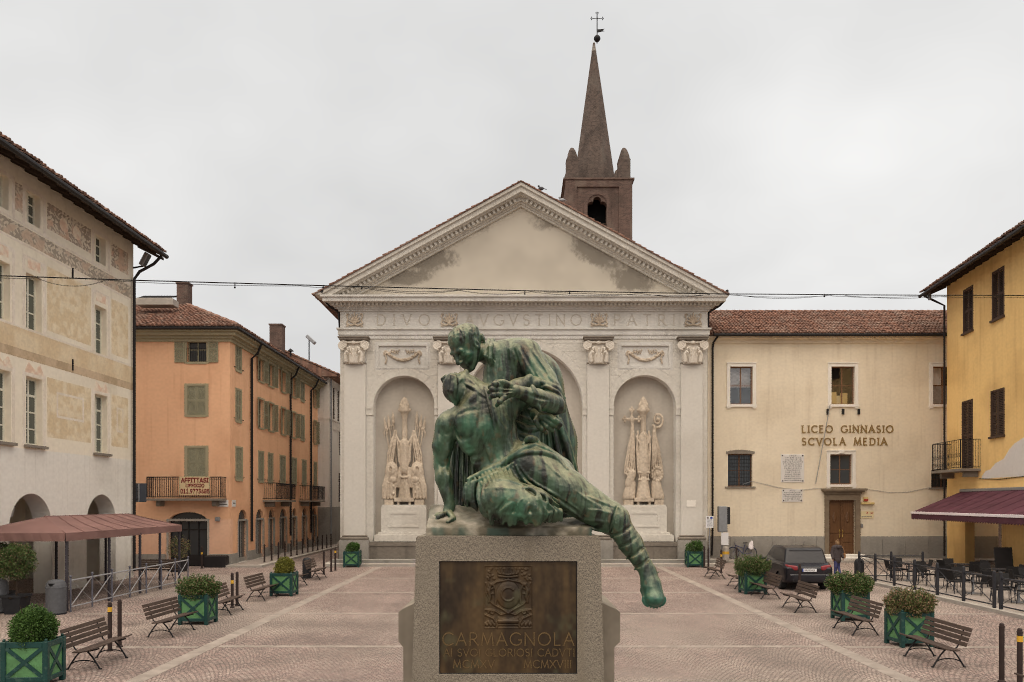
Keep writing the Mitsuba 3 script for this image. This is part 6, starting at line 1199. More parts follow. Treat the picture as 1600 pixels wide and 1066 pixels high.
# ================================================================ parking meter, sign board, concrete post
pm_ = thing('parking_meter', 'grey metal meter box with posted paper near the church corner', 'parking meter'); c = at(1128.5, 868, 46.6); X = c[0]; part(pm_, 'box', cbx(X - .26, X + .26, 46.4, 46.75, 1.75, 3.25, .03), 'm_galv'); part(pm_, 'side_unit', cbx(X + .22, X + .42, 46.42, 46.72, 2.2, 3.2, .03), 'm_bin_dark'); part(pm_, 'front_panel', bx(X - .24, X + .02, 46.385, 46.4, 1.9, 3.0), 'm_galv'); part(pm_, 'poster', bx(X - .12, X + .3, 46.36, 46.39, 1.0, 1.72), 'm_plate'); part(pm_, 'pole', tube([(X, 46.6, .1), (X, 46.6, 1.8)], .05, 8), 'm_galv')
cp = thing('marker_post', 'short concrete post with orange yellow band left of the bicycle', 'post'); part(cp, 'post', mv(lathe([(.19, 0), (.19, .72), (.15, .80), (.02, .83)], 14), X + .02, 45.9, .12), 'm_kerb', 35); part(cp, 'yellow_band', mv(lathe([(.197, .38), (.197, .54)], 14), X + .02, 45.9, .12), 'm_yellow_band', 35)
nb_ = thing('notice_board', 'white notice board with blue square on a thin post at the church corner', 'notice board'); a, b = at(1103, 825, 44.0), at(1114.5, 806.5, 44.0); part(nb_, 'board', bx(a[0], b[0], 43.98, 44.01, a[2], b[2]), 'm_plate'); part(nb_, 'blue_square', bx(a[0] + .23, a[0] + .36, 43.972, 43.982, b[2] - .16, b[2] - .05), 'm_plate_blue'); part(nb_, 'dark_square', bx(a[0] + .05, a[0] + .15, 43.972, 43.982, b[2] - .16, b[2] - .05), 'm_ink'); part(nb_, 'text_line', cat([bx(a[0] + .05, a[0] + .34, 43.972, 43.982, b[2] - .22 - .05 * i, b[2] - .20 - .05 * i) for i in range(8)]), 'm_galv', kind='stuff'); part(nb_, 'post', tube([((a[0] + b[0]) / 2, 44.06, 0), ((a[0] + b[0]) / 2, 44.06, b[2])], .03, 8), 'm_galv')
# ================================================================ canopy, railing, potted trees (left)
plain('m_canopy', (.20, .112, .10), .32, 1.4, rough=.8); plain('m_post', (.05, .045, .055), .2, rough=.45); plain('m_rail', (.42, .42, .44), .2, 10, rough=.45, metal=.3); plain('m_post_grey', (.12, .12, .15), .2, 10, rough=.45)
cn = thing('canopy', 'brown fabric canopy on dark posts over the pavement by the frescoed house', 'canopy')
x0, x1, xr, ya, yb_, ze, zr = -17.55, -14.35, -16.0, 25.4, 34.2, 2.5, 3.0
rows_c = np.linspace(ya, yb_, 10); ra, rb = (xr, 27.1, zr), (xr, 33.0, zr)
def sheet(quads, t=.02):
    V, F_ = [], []
    for q in quads:
        n = len(V); q = [np.array(p, float) for p in q]; V += q + [p - [0, 0, t] for p in q]; k = len(q)
        for i in range(1, k - 1): F_ += [[n, n + i, n + i + 1], [n + k, n + k + i + 1, n + k + i]]
        for i in range(k): j = (i + 1) % k; F_ += [[n + i, n + k + i, n + k + j], [n + i, n + k + j, n + j]]
    return np.array(V), np.array(F_)
N = 8; ys = np.linspace(ya, yb_, N + 1); yr = np.linspace(27.1, 33.0, N + 1)
top = []
for xe, s in ((x1, 1), (x0, -1)):
    for i in range(N):
        xm, zm = (xe + xr) / 2, (ze + zr) / 2 - .05
        A = [(xe, ys[i], ze), (xe, ys[i + 1], ze), (xm, (ys[i + 1] + yr[i + 1]) / 2, zm), (xm, (ys[i] + yr[i]) / 2, zm)]; B = [(xm, (ys[i] + yr[i]) / 2, zm), (xm, (ys[i + 1] + yr[i + 1]) / 2, zm), (xr, yr[i + 1], zr), (xr, yr[i], zr)]
        top += [A[::s], B[::s]]
top += [[(x0, ya, ze), (x1, ya, ze), ra], [(x1, yb_, ze), (x0, yb_, ze), rb]]
part(cn, 'roof_cloth', sheet(top), 'm_canopy')
seams = [tube([(x1, ys[i], ze + .012), ((x1 + xr) / 2, (ys[i] + yr[i]) / 2, (ze + zr) / 2 - .038), (xr, yr[i], zr + .012)], .012, 4) for i in range(N + 1)]; part(cn, 'seam', cat(seams + [tube([ra, rb], .02, 5)]), 'm_canopy', kind='stuff')
def val(a, b, n=24, h=.26):
    pts, F_ = [], []; a, b = np.array(a), np.array(b); nn = np.cross(b - a, [0, 0, 1.]); nn /= np.linalg.norm(nn)
    for i in range(n + 1):
        p = a + (b - a) * i / n; o = nn * (.02 * math.sin(i * 1.7) + .012); pts += [p, p + [0, 0, -h] + o, p + nn * .015, p + [0, 0, -h] + o + nn * .015]
    for i in range(n): k = 4 * i; F_ += [[k, k + 4, k + 5], [k, k + 5, k + 1], [k + 2, k + 7, k + 6], [k + 2, k + 3, k + 7], [k + 1, k + 5, k + 7], [k + 1, k + 7, k + 3]]
    return np.array(pts), np.array(F_)
for a, b in (((x0, ya, ze), (x1, ya, ze)), ((x1, ya, ze), (x1, yb_, ze)), ((x1, yb_, ze), (x0, yb_, ze))): part(cn, 'valance', val(a, b), 'm_canopy')
for y in (25.55, 28.2, 30.5, 32.2, 34.05): part(cn, 'post', cbx(x1 - .07, x1 + .01, y - .04, y + .04, 0, ze - .02, .008), 'm_post')
for y in (25.55, 30.4, 34.05): part(cn, 'post', cbx(x0, x0 + .08, y - .04, y + .04, 0, ze - .02, .008), 'm_post')
part(cn, 'beam', cat([bx(x1 - .05, x1 - .01, ya + .1, yb_ - .1, ze - .08, ze - .03), bx(x0 + .01, x0 + .05, ya + .1, yb_ - .1, ze - .08, ze - .03)]), 'm_post', kind='stuff')
rl = thing('railing', 'grey tubular railing with diagonal braces along the canopy terrace', 'railing'); yp_ = np.linspace(25.35, 34.4, 8); X = -14.15
for i, y in enumerate(yp_): part(rl, 'post', tri(cat([tube([(X, y, 0), (X, y, 1.08)], .028, 8), ball((X, y, 1.12), .045, 1)])), 'm_post_grey', 40)
for a, b in zip(yp_, yp_[1:]):
    part(rl, 'top_rail', tube([(X, a, 1.0), (X, b, 1.0)], .024, 6), 'm_rail'); part(rl, 'bottom_rail', tube([(X, a, .16), (X, b, .16)], .022, 6), 'm_rail')
    part(rl, 'brace', tube([(X, a + .03, .2), (X, b - .03, .98)], .015, 5), 'm_rail'); part(rl, 'brace', tube([(X + .04, a + .03, .98), (X + .04, b - .03, .2)], .007, 4), 'm_rail')
def potted(name, x, y, label, h, r, m, n, potm='m_bin_dark', ps=.34, lump=.3, dry=False):
    k = thing(name, label, 'potted plant'); part(k, 'pot', mv(xf(lathe([(ps * .95, 0), (ps * 1.2, .52), (ps * 1.32, .53), (ps * 1.32, .6), (ps * 1.15, .6), (ps * 1.1, .54)], 4), rotm([0, 0, 1], 45)), x, y, 0), potm); part(k, 'soil', mv(lathe([(ps * 1.05, .5), (ps * 1.05, .55)], 4), x, y, 0), 'm_soil')
    rg = random.Random(int(y * 7)); part(k, 'trunk', cat([mv(tube([(0, 0, .5), (.02, 0, .9), (.0, .02, h - r)], (.028, .022, .016), 6), x, y, 0)] + [mv(tube([(0, 0, h - r * 1.6), (r * .5 * math.cos(a), r * .5 * math.sin(a), h - r * .9), (r * .85 * math.cos(a), r * .8 * math.sin(a), h - r * (.2 + .5 * (i % 3) / 2))], (.014, .009, .004), 4), x, y, 0) for i, a in enumerate(np.linspace(0, 6, 9))]), 'm_timber')
    part(k, 'crown', mv(leaves(n, blobpts(r, r, r * 1.05, h - r, int(x * 3) % 9 + 40, lump, -1.0, .3), .075, int(y * 5), .1), x, y, 0), m)
potted('potted_tree', -15.65, 25.0, 'small leafy tree in a black pot by the grey bin', 2.15, .52, 'm_leaf_mix', 3600); potted('potted_tree', -16.75, 25.9, 'leafy potted tree cut by the left edge of the picture', 2.1, .5, 'm_leaf_mix', 3000)
potted('potted_plant', -17.0, 40.2, 'dry looking potted plant under the canopy before the orange house', 1.75, .55, 'm_leaf_red', 900, 'm_bin_dark', .42, .4)
# ================================================================ cafe terrace (right)
plain('m_fence', (.028, .028, .034), .2, 12, rough=.5); plain('m_wicker', (.014, .013, .014), .3, 40, rough=.7); plain('m_table', (.022, .022, .026), .2, 10, rough=.4)
cf = thing('cafe_fence', 'dark grey metal fence with diagonal braces along the cafe pavement', 'fence'); X = 15.18; yp_ = [35.5, 33.9, 32.2, 30.55, 28.9, 27.2, 25.45, 25.1, 23.4, 21.7]; z0 = .12
for i, y in enumerate(yp_): part(cf, 'post', cat([cbx(X - .045, X + .045, y - .045, y + .045, z0, z0 + 1.12, .01), ball((X, y, z0 + 1.14), .05, 1)]), 'm_fence')
for a, b in zip(yp_, yp_[1:]):
    if a - b < .6: continue
    for z in (.98, .10): part(cf, 'rail', tube([(X, a, z0 + z), (X, b, z0 + z)], .024, 6), 'm_fence')
    part(cf, 'brace', tube([(X, a - .05, z0 + .94), (X, b + .05, z0 + .14)], .014, 5), 'm_fence'); part(cf, 'brace', tube([(X - .03, a - .05, z0 + .14), (X - .03, b + .05, z0 + .94)], .009, 4), 'm_fence')
xs_ = [15.18, 16.6, 18.0]
for a in xs_[1:]: part(cf, 'post', cat([cbx(a - .045, a + .045, 35.46, 35.54, z0, z0 + 1.12, .01), ball((a, 35.5, z0 + 1.14), .05, 1)]), 'm_fence')
for a, b in zip(xs_, xs_[1:]):
    for z in (.98, .10): part(cf, 'rail', tube([(a, 35.5, z0 + z), (b, 35.5, z0 + z)], .024, 6), 'm_fence')
    part(cf, 'brace', tube([(a + .05, 35.5, z0 + .94), (b - .05, 35.5, z0 + .14)], .014, 5), 'm_fence')
def chair(x, y, rz, label=''):
    k = thing('cafe_chair', label, 'chair', 'dark cafe chairs on the terrace'); M = place(x, y, z0, rz)
    part(k, 'seat', cached('ch_seat', 'm_wicker', lambda: cbx(-.23, .23, -.22, .24, .42, .47, .015)), None, tw=M); part(k, 'backrest', cached('ch_back', 'm_wicker', lambda: hull([(-.22, -.22, .50), (.22, -.22, .50), (-.24, -.31, .90), (.24, -.31, .90), (-.22, -.25, .50), (.22, -.25, .50), (-.24, -.34, .90), (.24, -.34, .90)])), None, tw=M)
    for i, (a, b) in enumerate(((-.2, -.2), (.2, -.2), (-.2, .2), (.2, .2))): part(k, 'leg', cached(f'ch_leg{i}', 'm_fence', lambda: tube([(a * 1.1, b * 1.15, 0), (a, b, .43)], .016, 5)), None, tw=M)
    for i, s in enumerate((-1, 1)): part(k, 'armrest', cached(f'ch_arm{i}', 'm_wicker', lambda: tube([(s * .23, -.26, .68), (s * .25, .0, .67), (s * .25, .2, .64), (s * .22, .22, .45)], .018, 5)), None, tw=M)
def table(x, y, label=''):
    k = thing('cafe_table', label, 'table', 'dark cafe tables on the terrace'); M = place(x, y, z0)
    part(k, 'tabletop', cached('tb_top', 'm_table', lambda: cbx(-.34, .34, -.34, .34, .71, .74, .008)), None, tw=M); part(k, 'pedestal', cached('tb_ped', 'm_galv', lambda: lathe([(.24, 0), (.24, .02), (.035, .05), (.035, .71)], 12)), None, tw=M)
rg = random.Random(31)
for ix, x in enumerate((16.7, 18.9, 21.2)):
    for iy, y in enumerate((24.4, 26.9, 29.3, 31.7, 34.1)):
        if (ix, iy) == (2, 4): continue
        yy = y + rg.uniform(-.2, .2); xx = x + rg.uniform(-.1, .15); rw = ('along the fence', 'in mid terrace', 'under the awning')[ix]; rk = ('nearest', 'second', 'third', 'fourth', 'farthest')[iy]; table(xx, yy, f'small dark cafe table, {rk} of the row {rw}')
        for a in (0, 90, 180, 270):
            if rg.random() < .82: t = math.radians(a + rg.uniform(-8, 8)); chair(xx + .62 * math.sin(t), yy - .62 * math.cos(t), a + rg.uniform(-15, 15), f"dark woven chair, {dict(zip((0, 90, 180, 270), ('near', 'right', 'far', 'left')))[a]} side of the {rk} table {rw}")
mb = thing('menu_stand', 'black tilted menu board on the cafe terrace under the arcade', 'sign'); part(mb, 'board', mv(xf(cbx(-.4, .4, -.02, .02, .3, 1.4, .01), rotm([1, 0, 0], -8)), 21.3, 34.9, z0), 'm_gutter'); part(mb, 'foot', cat([mv(tube([(s * .35, 0, 0), (s * .35, .06, .5)], .02, 5), 21.3, 34.9, z0) for s in (-1, 1)]), 'm_iron')
# ================================================================ overhead cables and pigeons
cb = thing('overhead_cable', 'black overhead cable bundle strung across the whole square', 'cable')
def cpt(x, y):
    t = (x + 60) / 1720; return at(x, y, 26 + 10.5 * t)
def cy(x): return np.interp(x, [-60, 0, 205, 505, 820, 1140, 1440, 1660], [428.5, 431, 438, 446.5, 454.5, 459.5, 461.5, 462])
part(cb, 'main_strand', tube([cpt(x, cy(x)) for x in np.linspace(-60, 1660, 60)], .021, 5), 'm_iron', label='thick main strand')
rg = random.Random(8)
def loop(x0, x1, sag, r=.011, o=1.5): part(cb, 'thin_strand', tube([cpt(x, cy(x) + o + sag * (1 - (2 * (x - x0) / (x1 - x0) - 1) ** 2)) for x in np.linspace(x0, x1, 12)], r, 4), 'm_iron')
for a in ((57, 165, 11), (165, 470, 2.5), (470, 560, 2), (565, 720, 7), (575, 715, 4.5), (715, 830, 5), (830, 1000, 5), (850, 1140, 2.5), (1000, 1110, 4), (1140, 1300, 3), (1150, 1290, 5), (1290, 1440, 2.5), (1320, 1480, 3.5), (1440, 1640, 2), (-40, 60, 2)): loop(*a)
for x, d in ((367, 7), (505, 3), (565, 3), (820, 5), (890, 3), (1288, 3)): part(cb, 'clamp', cat([tube([cpt(x, cy(x) - 1), cpt(x, cy(x) + d)], .02, 5), ball(cpt(x, cy(x) + d), .035, 1)]), 'm_iron')
plain('m_pigeon', (.07, .07, .08), .2, 20)
for x, y, l in ((845.5, 296.5, 'dark pigeon perched nearest the top of the pediment'), (878, 314.5, 'pale grey pigeon perched lower on the right pediment slope')):
    p = at(x, y, 44.2); solid('pigeon', cat([ball(p + [0, 0, .06], (.16, .09, .10), 1), ball(p + [-.13, 0, .19], .06, 1), hull([p + [.1, -.04, .06], p + [.1, .04, .06], p + [.32, -.04, .0], p + [.32, .04, .0], p + [.1, 0, .1]]), tube([p + [0, 0, .0], p + [0, 0, -.12]], .012, 4)]), 'm_pigeon' if y < 300 else 'm_galv', l, 'pigeon')
# ================================================================ the monument's pedestal and plaque
def mp(x, y, Y): return at(x, y, Y)
PY = 6.9; KP = PY / FOC
pu = lambda x: (x - VX) * KP
pz_ = lambda y: EYE - (y - VY) * KP
ped = thing('pedestal', 'tall grey granite pedestal with a bronze plaque, carrying the bronze group', 'pedestal')
PF = Frame((0, PY, 0), (1, 0)); zt_ = pz_(838); lo = (pu(629), pu(958)); hi_ = (pu(650), pu(938)); bt = (hi_[0] - .085, hi_[1] + .085)
def block(poly_d0, d1): pass
front = Polygon([(bt[0], 0), (bt[1], 0), (hi_[1], zt_ - .015), (hi_[1] - .015, zt_), (hi_[0] + .015, zt_), (hi_[0], zt_ - .015)])
r0, r1, q0, q1 = pu(686), pu(902), pz_(1054), pz_(877)
part(ped, 'block', cat([PF.ext(front.difference(sbox(r0, q0, r1, q1)), -.055, 0), PF.ext(front, -1.62, -.055)]), 'm_granite')
part(ped, 'plaque_edge', PF.ext(sbox(r0, q0, r1, q1).difference(sbox(r0 + .006, q0 + .006, r1 - .006, q1 - .006)), -.054, -.02), 'm_gutter')
pq = part(ped, 'bronze_plaque', PF.box(r0 + .006, r1 - .006, q0 + .006, q1 - .006, -.06, -.032), 'm_plaque')
for txt, x0, x1, y, h, w in (('CARMAGNOLA', 691, 897, 1009.5, .108, .009), ('AI SVOI GLORIOSI CADVTI', 693, 898, 1026.5, .062, .006), ('MCMXV', 708, 772, 1045, .066, .0065), ('MCMXVIII', 819, 893, 1045, .066, .0065)):
    adv = sum(GL[c][0] if c != ' ' else .35 for c in txt); gap = ((x1 - x0) * KP / h - adv) / (len(txt) - 1); x = pu(x0)
    for c in txt:
        if c != ' ': put(num(pq + '__letter'), PF.ext(affinity.translate(roman(c, h, w), x, pz_(y)), -.034, -.026), 'm_plaque_letter'); x += (GL[c][0] + gap) * h
        else: x += (.35 + gap) * h
plain('m_plaque_letter', (.15, .098, .042), .3, 30, rough=.4, spec=.5, metal=.4)
e0, e1, f0, f1 = pu(756), pu(832), pz_(983.5), pz_(884)
def emblem():
    W, Hh = e1 - e0, f1 - f0; s = Sdf([-.02, -.045, -.02], [W + .02, .02, Hh + .02], .0042); C, L = s.cone, s.ell
    s.ell((W / 2, .03, Hh / 2), (W, .022, Hh), None, .001); sl, g = s.win(s.lo, s.lo + s.n * s.h); s.f[sl] = np.maximum.reduce([-(g[..., 1] + .000), g[..., 1] - .016, -g[..., 0], g[..., 0] - W, -g[..., 2], g[..., 2] - Hh])
    cx = W / 2; Q = lambda a, b, d=0.0: (cx + a * W, -.004 - d, b * Hh)
    # frame, crown, shield with the letter C, scrolls, two rampant lions, bottom scrollwork
    for a, b in (((-.49, .01), (.49, .01)), ((-.49, .99), (.49, .99)), ((-.49, .01), (-.49, .99)), ((.49, .01), (.49, .99))): C(Q(*a), Q(*b), .005, .005, .003)
    s.tube([Q(-.19, .83), Q(0, .815, .006), Q(.19, .83)], .011, .004); s.tube([Q(-.2, .87), Q(0, .855, .006), Q(.2, .87)], .007, .004)
    for i in range(7): t = i / 6 * 2 - 1; C(Q(t * .2, .88, .004), Q(t * .235, .925 + .012 * (i % 2), .004), .007, .005, .003); L(Q(t * .24, .94 + .012 * (i % 2), .004), .0085, None, .002)
    sh = [(-.24, .74), (-.10, .76), (0, .775), (.10, .76), (.24, .74), (.31, .70), (.26, .62), (.25, .48), (.27, .37), (.12, .31), (0, .245), (-.12, .31), (-.27, .37), (-.25, .48), (-.26, .62), (-.31, .70), (-.24, .74)]
    s.tube([Q(a, b, .004) for a, b in sh], .010, .004)
    s.ell(Q(0, .54), (.245 * W, .020, .22 * Hh), None, .008)
    w = np.linspace(.7, 5.6, 22); s.tube([Q(.135 * math.cos(t), .545 + .105 * math.sin(t), .018) for t in w], .008, .003)
    for t in w[::2]: L(Q(.155 * math.cos(t), .545 + .12 * math.sin(t), .016), .005, None, .002)
    for x in (-1, 1):
        s.tube([Q(x * .36, .68), Q(x * .40, .60), Q(x * .37, .50), Q(x * .40, .42)], (.012, .017, .014, .010), .005); L(Q(x * .35, .70, .004), (.016, .012, .016), None, .004); s.tube([Q(x * .38, .61), Q(x * .31, .64, .004), Q(x * .28, .66, .004)], .007, .003); s.tube([Q(x * .37, .56), Q(x * .31, .55, .004)], .007, .003); s.tube([Q(x * .40, .47), Q(x * .45, .55), Q(x * .43, .66), Q(x * .46, .72)], .005, .003); s.tube([Q(x * .39, .45), Q(x * .33, .40), Q(x * .30, .38)], .008, .003)
        w2 = np.linspace(0, 7, 16); s.tube([Q(x * (.34 + .07 * (1 - t / 8) * math.cos(t)), .255 + .045 * (1 - t / 8) * math.sin(t)) for t in w2], .008, .003); s.tube([Q(x * .02, .25), Q(x * .15, .22), Q(x * .27, .28), Q(x * .46, .30)], .009, .004); s.tube([Q(x * .47, .22), Q(x * .30, .16), Q(x * .22, .06), Q(x * .24, .02)], .010, .004)
        for i in range(8): L(Q(x * (.28 + .026 * i), .06 + .02 * (i % 3)), (.010, .008, .014), None, .004)
        for i in range(16): rr = random.Random(i + 40 * x); L(Q(x * rr.uniform(.28, .46), rr.uniform(.76, .96)), (.010, .006, .008), None, .004)
    C(Q(-.19, .12), Q(.19, .12), .02, .02, .008); s.tube([Q(-.2, .17), Q(0, .15, .006), Q(.2, .17)], .006, .003); s.tube([Q(-.19, .06), Q(.19, .06)], .007, .003)
    for i in range(9): C(Q(-.16 + .04 * i, .095, .014), Q(-.16 + .04 * i, .14, .014), .003, .003, .001)
    return s.mesh()
put(num(pq + '__emblem'), emblem(), 'm_plaque', True, T().translate([e0, PY + .032, f0])); lab(pq + '__emblem', 'relief coat of arms with crown, two lions and the letter C')
# side shoulders of the pedestal
for s, xa_, xb_, xc_ in ((-1, 622.5, 650, 630), (1, 969, 938, 960)):
    Yw = 7.15; k = Yw / FOC; X0, X1, X2 = (xa_ - VX) * k, (xb_ - VX) * k - s * .06, (xc_ - VX) * k; z_a, z_b, z_c = EYE - (957 - VY) * k, EYE - (940 - VY) * k, EYE - (1003 - VY) * k
    poly = Polygon([(X1, 0), (X2, 0), (X2, z_c - .05), (X0, z_c), (X0, z_a), (X0 - s * .03, z_a + .025), (X1, z_b + .02)]); F2 = Frame((0, Yw, 0), (1, 0)); part(ped, 'shoulder', F2.ext(poly.buffer(0), -1.1, 0), 'm_shoulder')
plaster('m_shoulder', (.27, .235, .19), (.5, .5, .5), .5, .2, .5)
# ================================================================ the monument
YS = 7.25                                        # distance of the middle of the bronze group
def S(x, y, d=0.0): return at(x, y, YS + d)      # a point of the group from its outline in front view and its own depth
PX = YS / FOC                                    # metres per photo pixel there
def basis(up, fwd):
    u = np.array(up, float); u /= np.linalg.norm(u); f = np.array(fwd, float); f -= u * (f @ u); f /= np.linalg.norm(f)
    return np.stack([np.cross(f, u), f, u], 1)   # columns: right, forward, up
def head(s, C, R, H, hair=True, k=.02):
    """head of height H at C with axes R (right, forward, up)"""
    P = lambda x, y, z: np.array(C) + R @ (np.array([x, y, z]) * H)
    E = lambda c, r, k=.03, sub=False: s.ell(P(*c), np.array(r) * H, R, k * H, sub)
    E((0, -.06, .13), (.33, .41, .36)); E((0, .12, -.10), (.27, .27, .36), .1)
    for x in (-1, 1):
        s.cone(P(x * .23, .0, -.16), P(x * .10, .27, -.41), .10 * H, .07 * H, .08 * H)
        E((x * .19, .25, -.07), (.085, .08, .07), .06)
    E((0, .31, -.42), (.10, .08, .075), .06)
    s.cone(P(-.17, .335, .085), P(.17, .335, .085), .05 * H, .05 * H, .05 * H)
    for x in (-1, 1):
        E((x * .135, .39, -.005), (.085, .07, .055), .04, True)
        E((x * .135, .315, -.005), (.06, .05, .045), .012)
        s.cone(P(x * .07, .36, .03), P(x * .20, .33, .02), .018 * H, .016 * H, .015 * H)
        s.cone(P(x * .07, .355, -.045), P(x * .20, .325, -.04), .014 * H, .014 * H, .015 * H)
        E((x * .05, .42, -.155), (.042, .05, .036), .03)
    s.cone(P(0, .37, .07), P(0, .475, -.13), .035 * H, .052 * H, .04 * H)
    s.cone(P(-.09, .355, -.245), P(.09, .355, -.245), .032 * H, .032 * H, .03 * H)
    s.cone(P(-.075, .35, -.305), P(.075, .35, -.305), .034 * H, .034 * H, .03 * H)
    s.cone(P(-.10, .395, -.275), P(.10, .395, -.275), .012 * H, .012 * H, .015 * H, True)
    for x in (-1, 1):
        E((x * .335, -.03, -.02), (.04, .085, .14), .03); E((x * .375, -.01, .0), (.03, .04, .07), .02, True)
    return P
def hand(s, wrist, palm, tips, r=.035, k=.02):
    """palm between wrist and palm point; each finger a chain of three or four points"""
    for chain, q in tips:
        s.tube(chain, np.linspace(r * q, r * q * .72, len(chain)), k * .5)

# ---------------------------------------------------------------- the fallen man
def ridged(p, seed, k=1.0): return (1 - np.abs(2 * meshkit.fbm(p * k, 3, seed) - 1) * 2.2).clip(0, 1) ** 2
class Fig(Sdf):
    """adds folds and muscles that sit on the surface already there, as seen from the front"""
    def skin(s):
        ins = s.f < 0; j = ins.argmax(1); ok = ins.any(1); I, K = np.indices(j.shape); jm = np.maximum(j - 1, 0)
        fa, fb = s.f[I, jm, K], s.f[I, j, K]; t = np.where(fa > fb, fa / np.maximum(fa - fb, 1e-6), 1)
        s.dep = np.where(ok, s.lo[1] + (jm + np.clip(t, 0, 1)) * s.h, np.nan)
    def depth(s, x, y, d=-.2):
        for _ in range(4):
            p = (S(x, y, d) - s.lo) / s.h; i, k = min(max(int(p[0]), 0), s.n[0] - 2), min(max(int(p[2]), 0), s.n[2] - 2); a, b = min(max(p[0] - i, 0), 1), min(max(p[2] - k, 0), 1)
            v = (s.dep[i, k] * (1 - a) + s.dep[i + 1, k] * a) * (1 - b) + (s.dep[i, k + 1] * (1 - a) + s.dep[i + 1, k + 1] * a) * b
            if np.isnan(v): break
            d = v - YS
        return d
    def on(s, x, y, off=0.0): return S(x, y, s.depth(x, y) + off)
    def path(s, pts, off, m=5):
        pts = np.array(pts, float); q = []
        for i in range(len(pts) - 1):
            for t in np.arange(m) / m: q.append(pts[i] + (pts[i + 1] - pts[i]) * t)
        q.append(pts[-1]); q = np.array(q)
        for _ in range(3): q[1:-1] = .25 * q[:-2] + .5 * q[1:-1] + .25 * q[2:]
        d = np.array([s.depth(x, y) for x, y in q])
        for _ in range(5): d[1:-1] = .25 * d[:-2] + .5 * d[1:-1] + .25 * d[2:]
        return [S(x, y, e + off) for (x, y), e in zip(q, d)]
    def fold(s, pts, r, k=.010, up=.45):
        """a ridge with tapered ends; up: how much of its radius stands out"""
        rr = max(r, .014); p = s.path(pts, rr - 2 * up * r); n = len(p); w = np.sin(np.linspace(.25, math.pi - .25, n)) ** .6
        Sdf.tube(s, p, rr * w, max(k, .010))
    def groove(s, pts, r, k=.012, deep=.0):
        rr = max(r, .018); p = s.path(pts, -(rr - r)); n = len(p); w = np.sin(np.linspace(.25, math.pi - .25, n)) ** .6; Sdf.tube(s, p, rr * w, max(k, .012), True)
    def bump(s, x, y, rx, rz, out, ang=0, k=.03):
        """a flat swelling: out metres proud of the skin"""
        c = s.on(x, y, .06 - out); a = math.radians(ang); s.ell(c, (rx, .06, rz), basis((math.sin(a), 0, math.cos(a)), (0, -1, 0)), k)
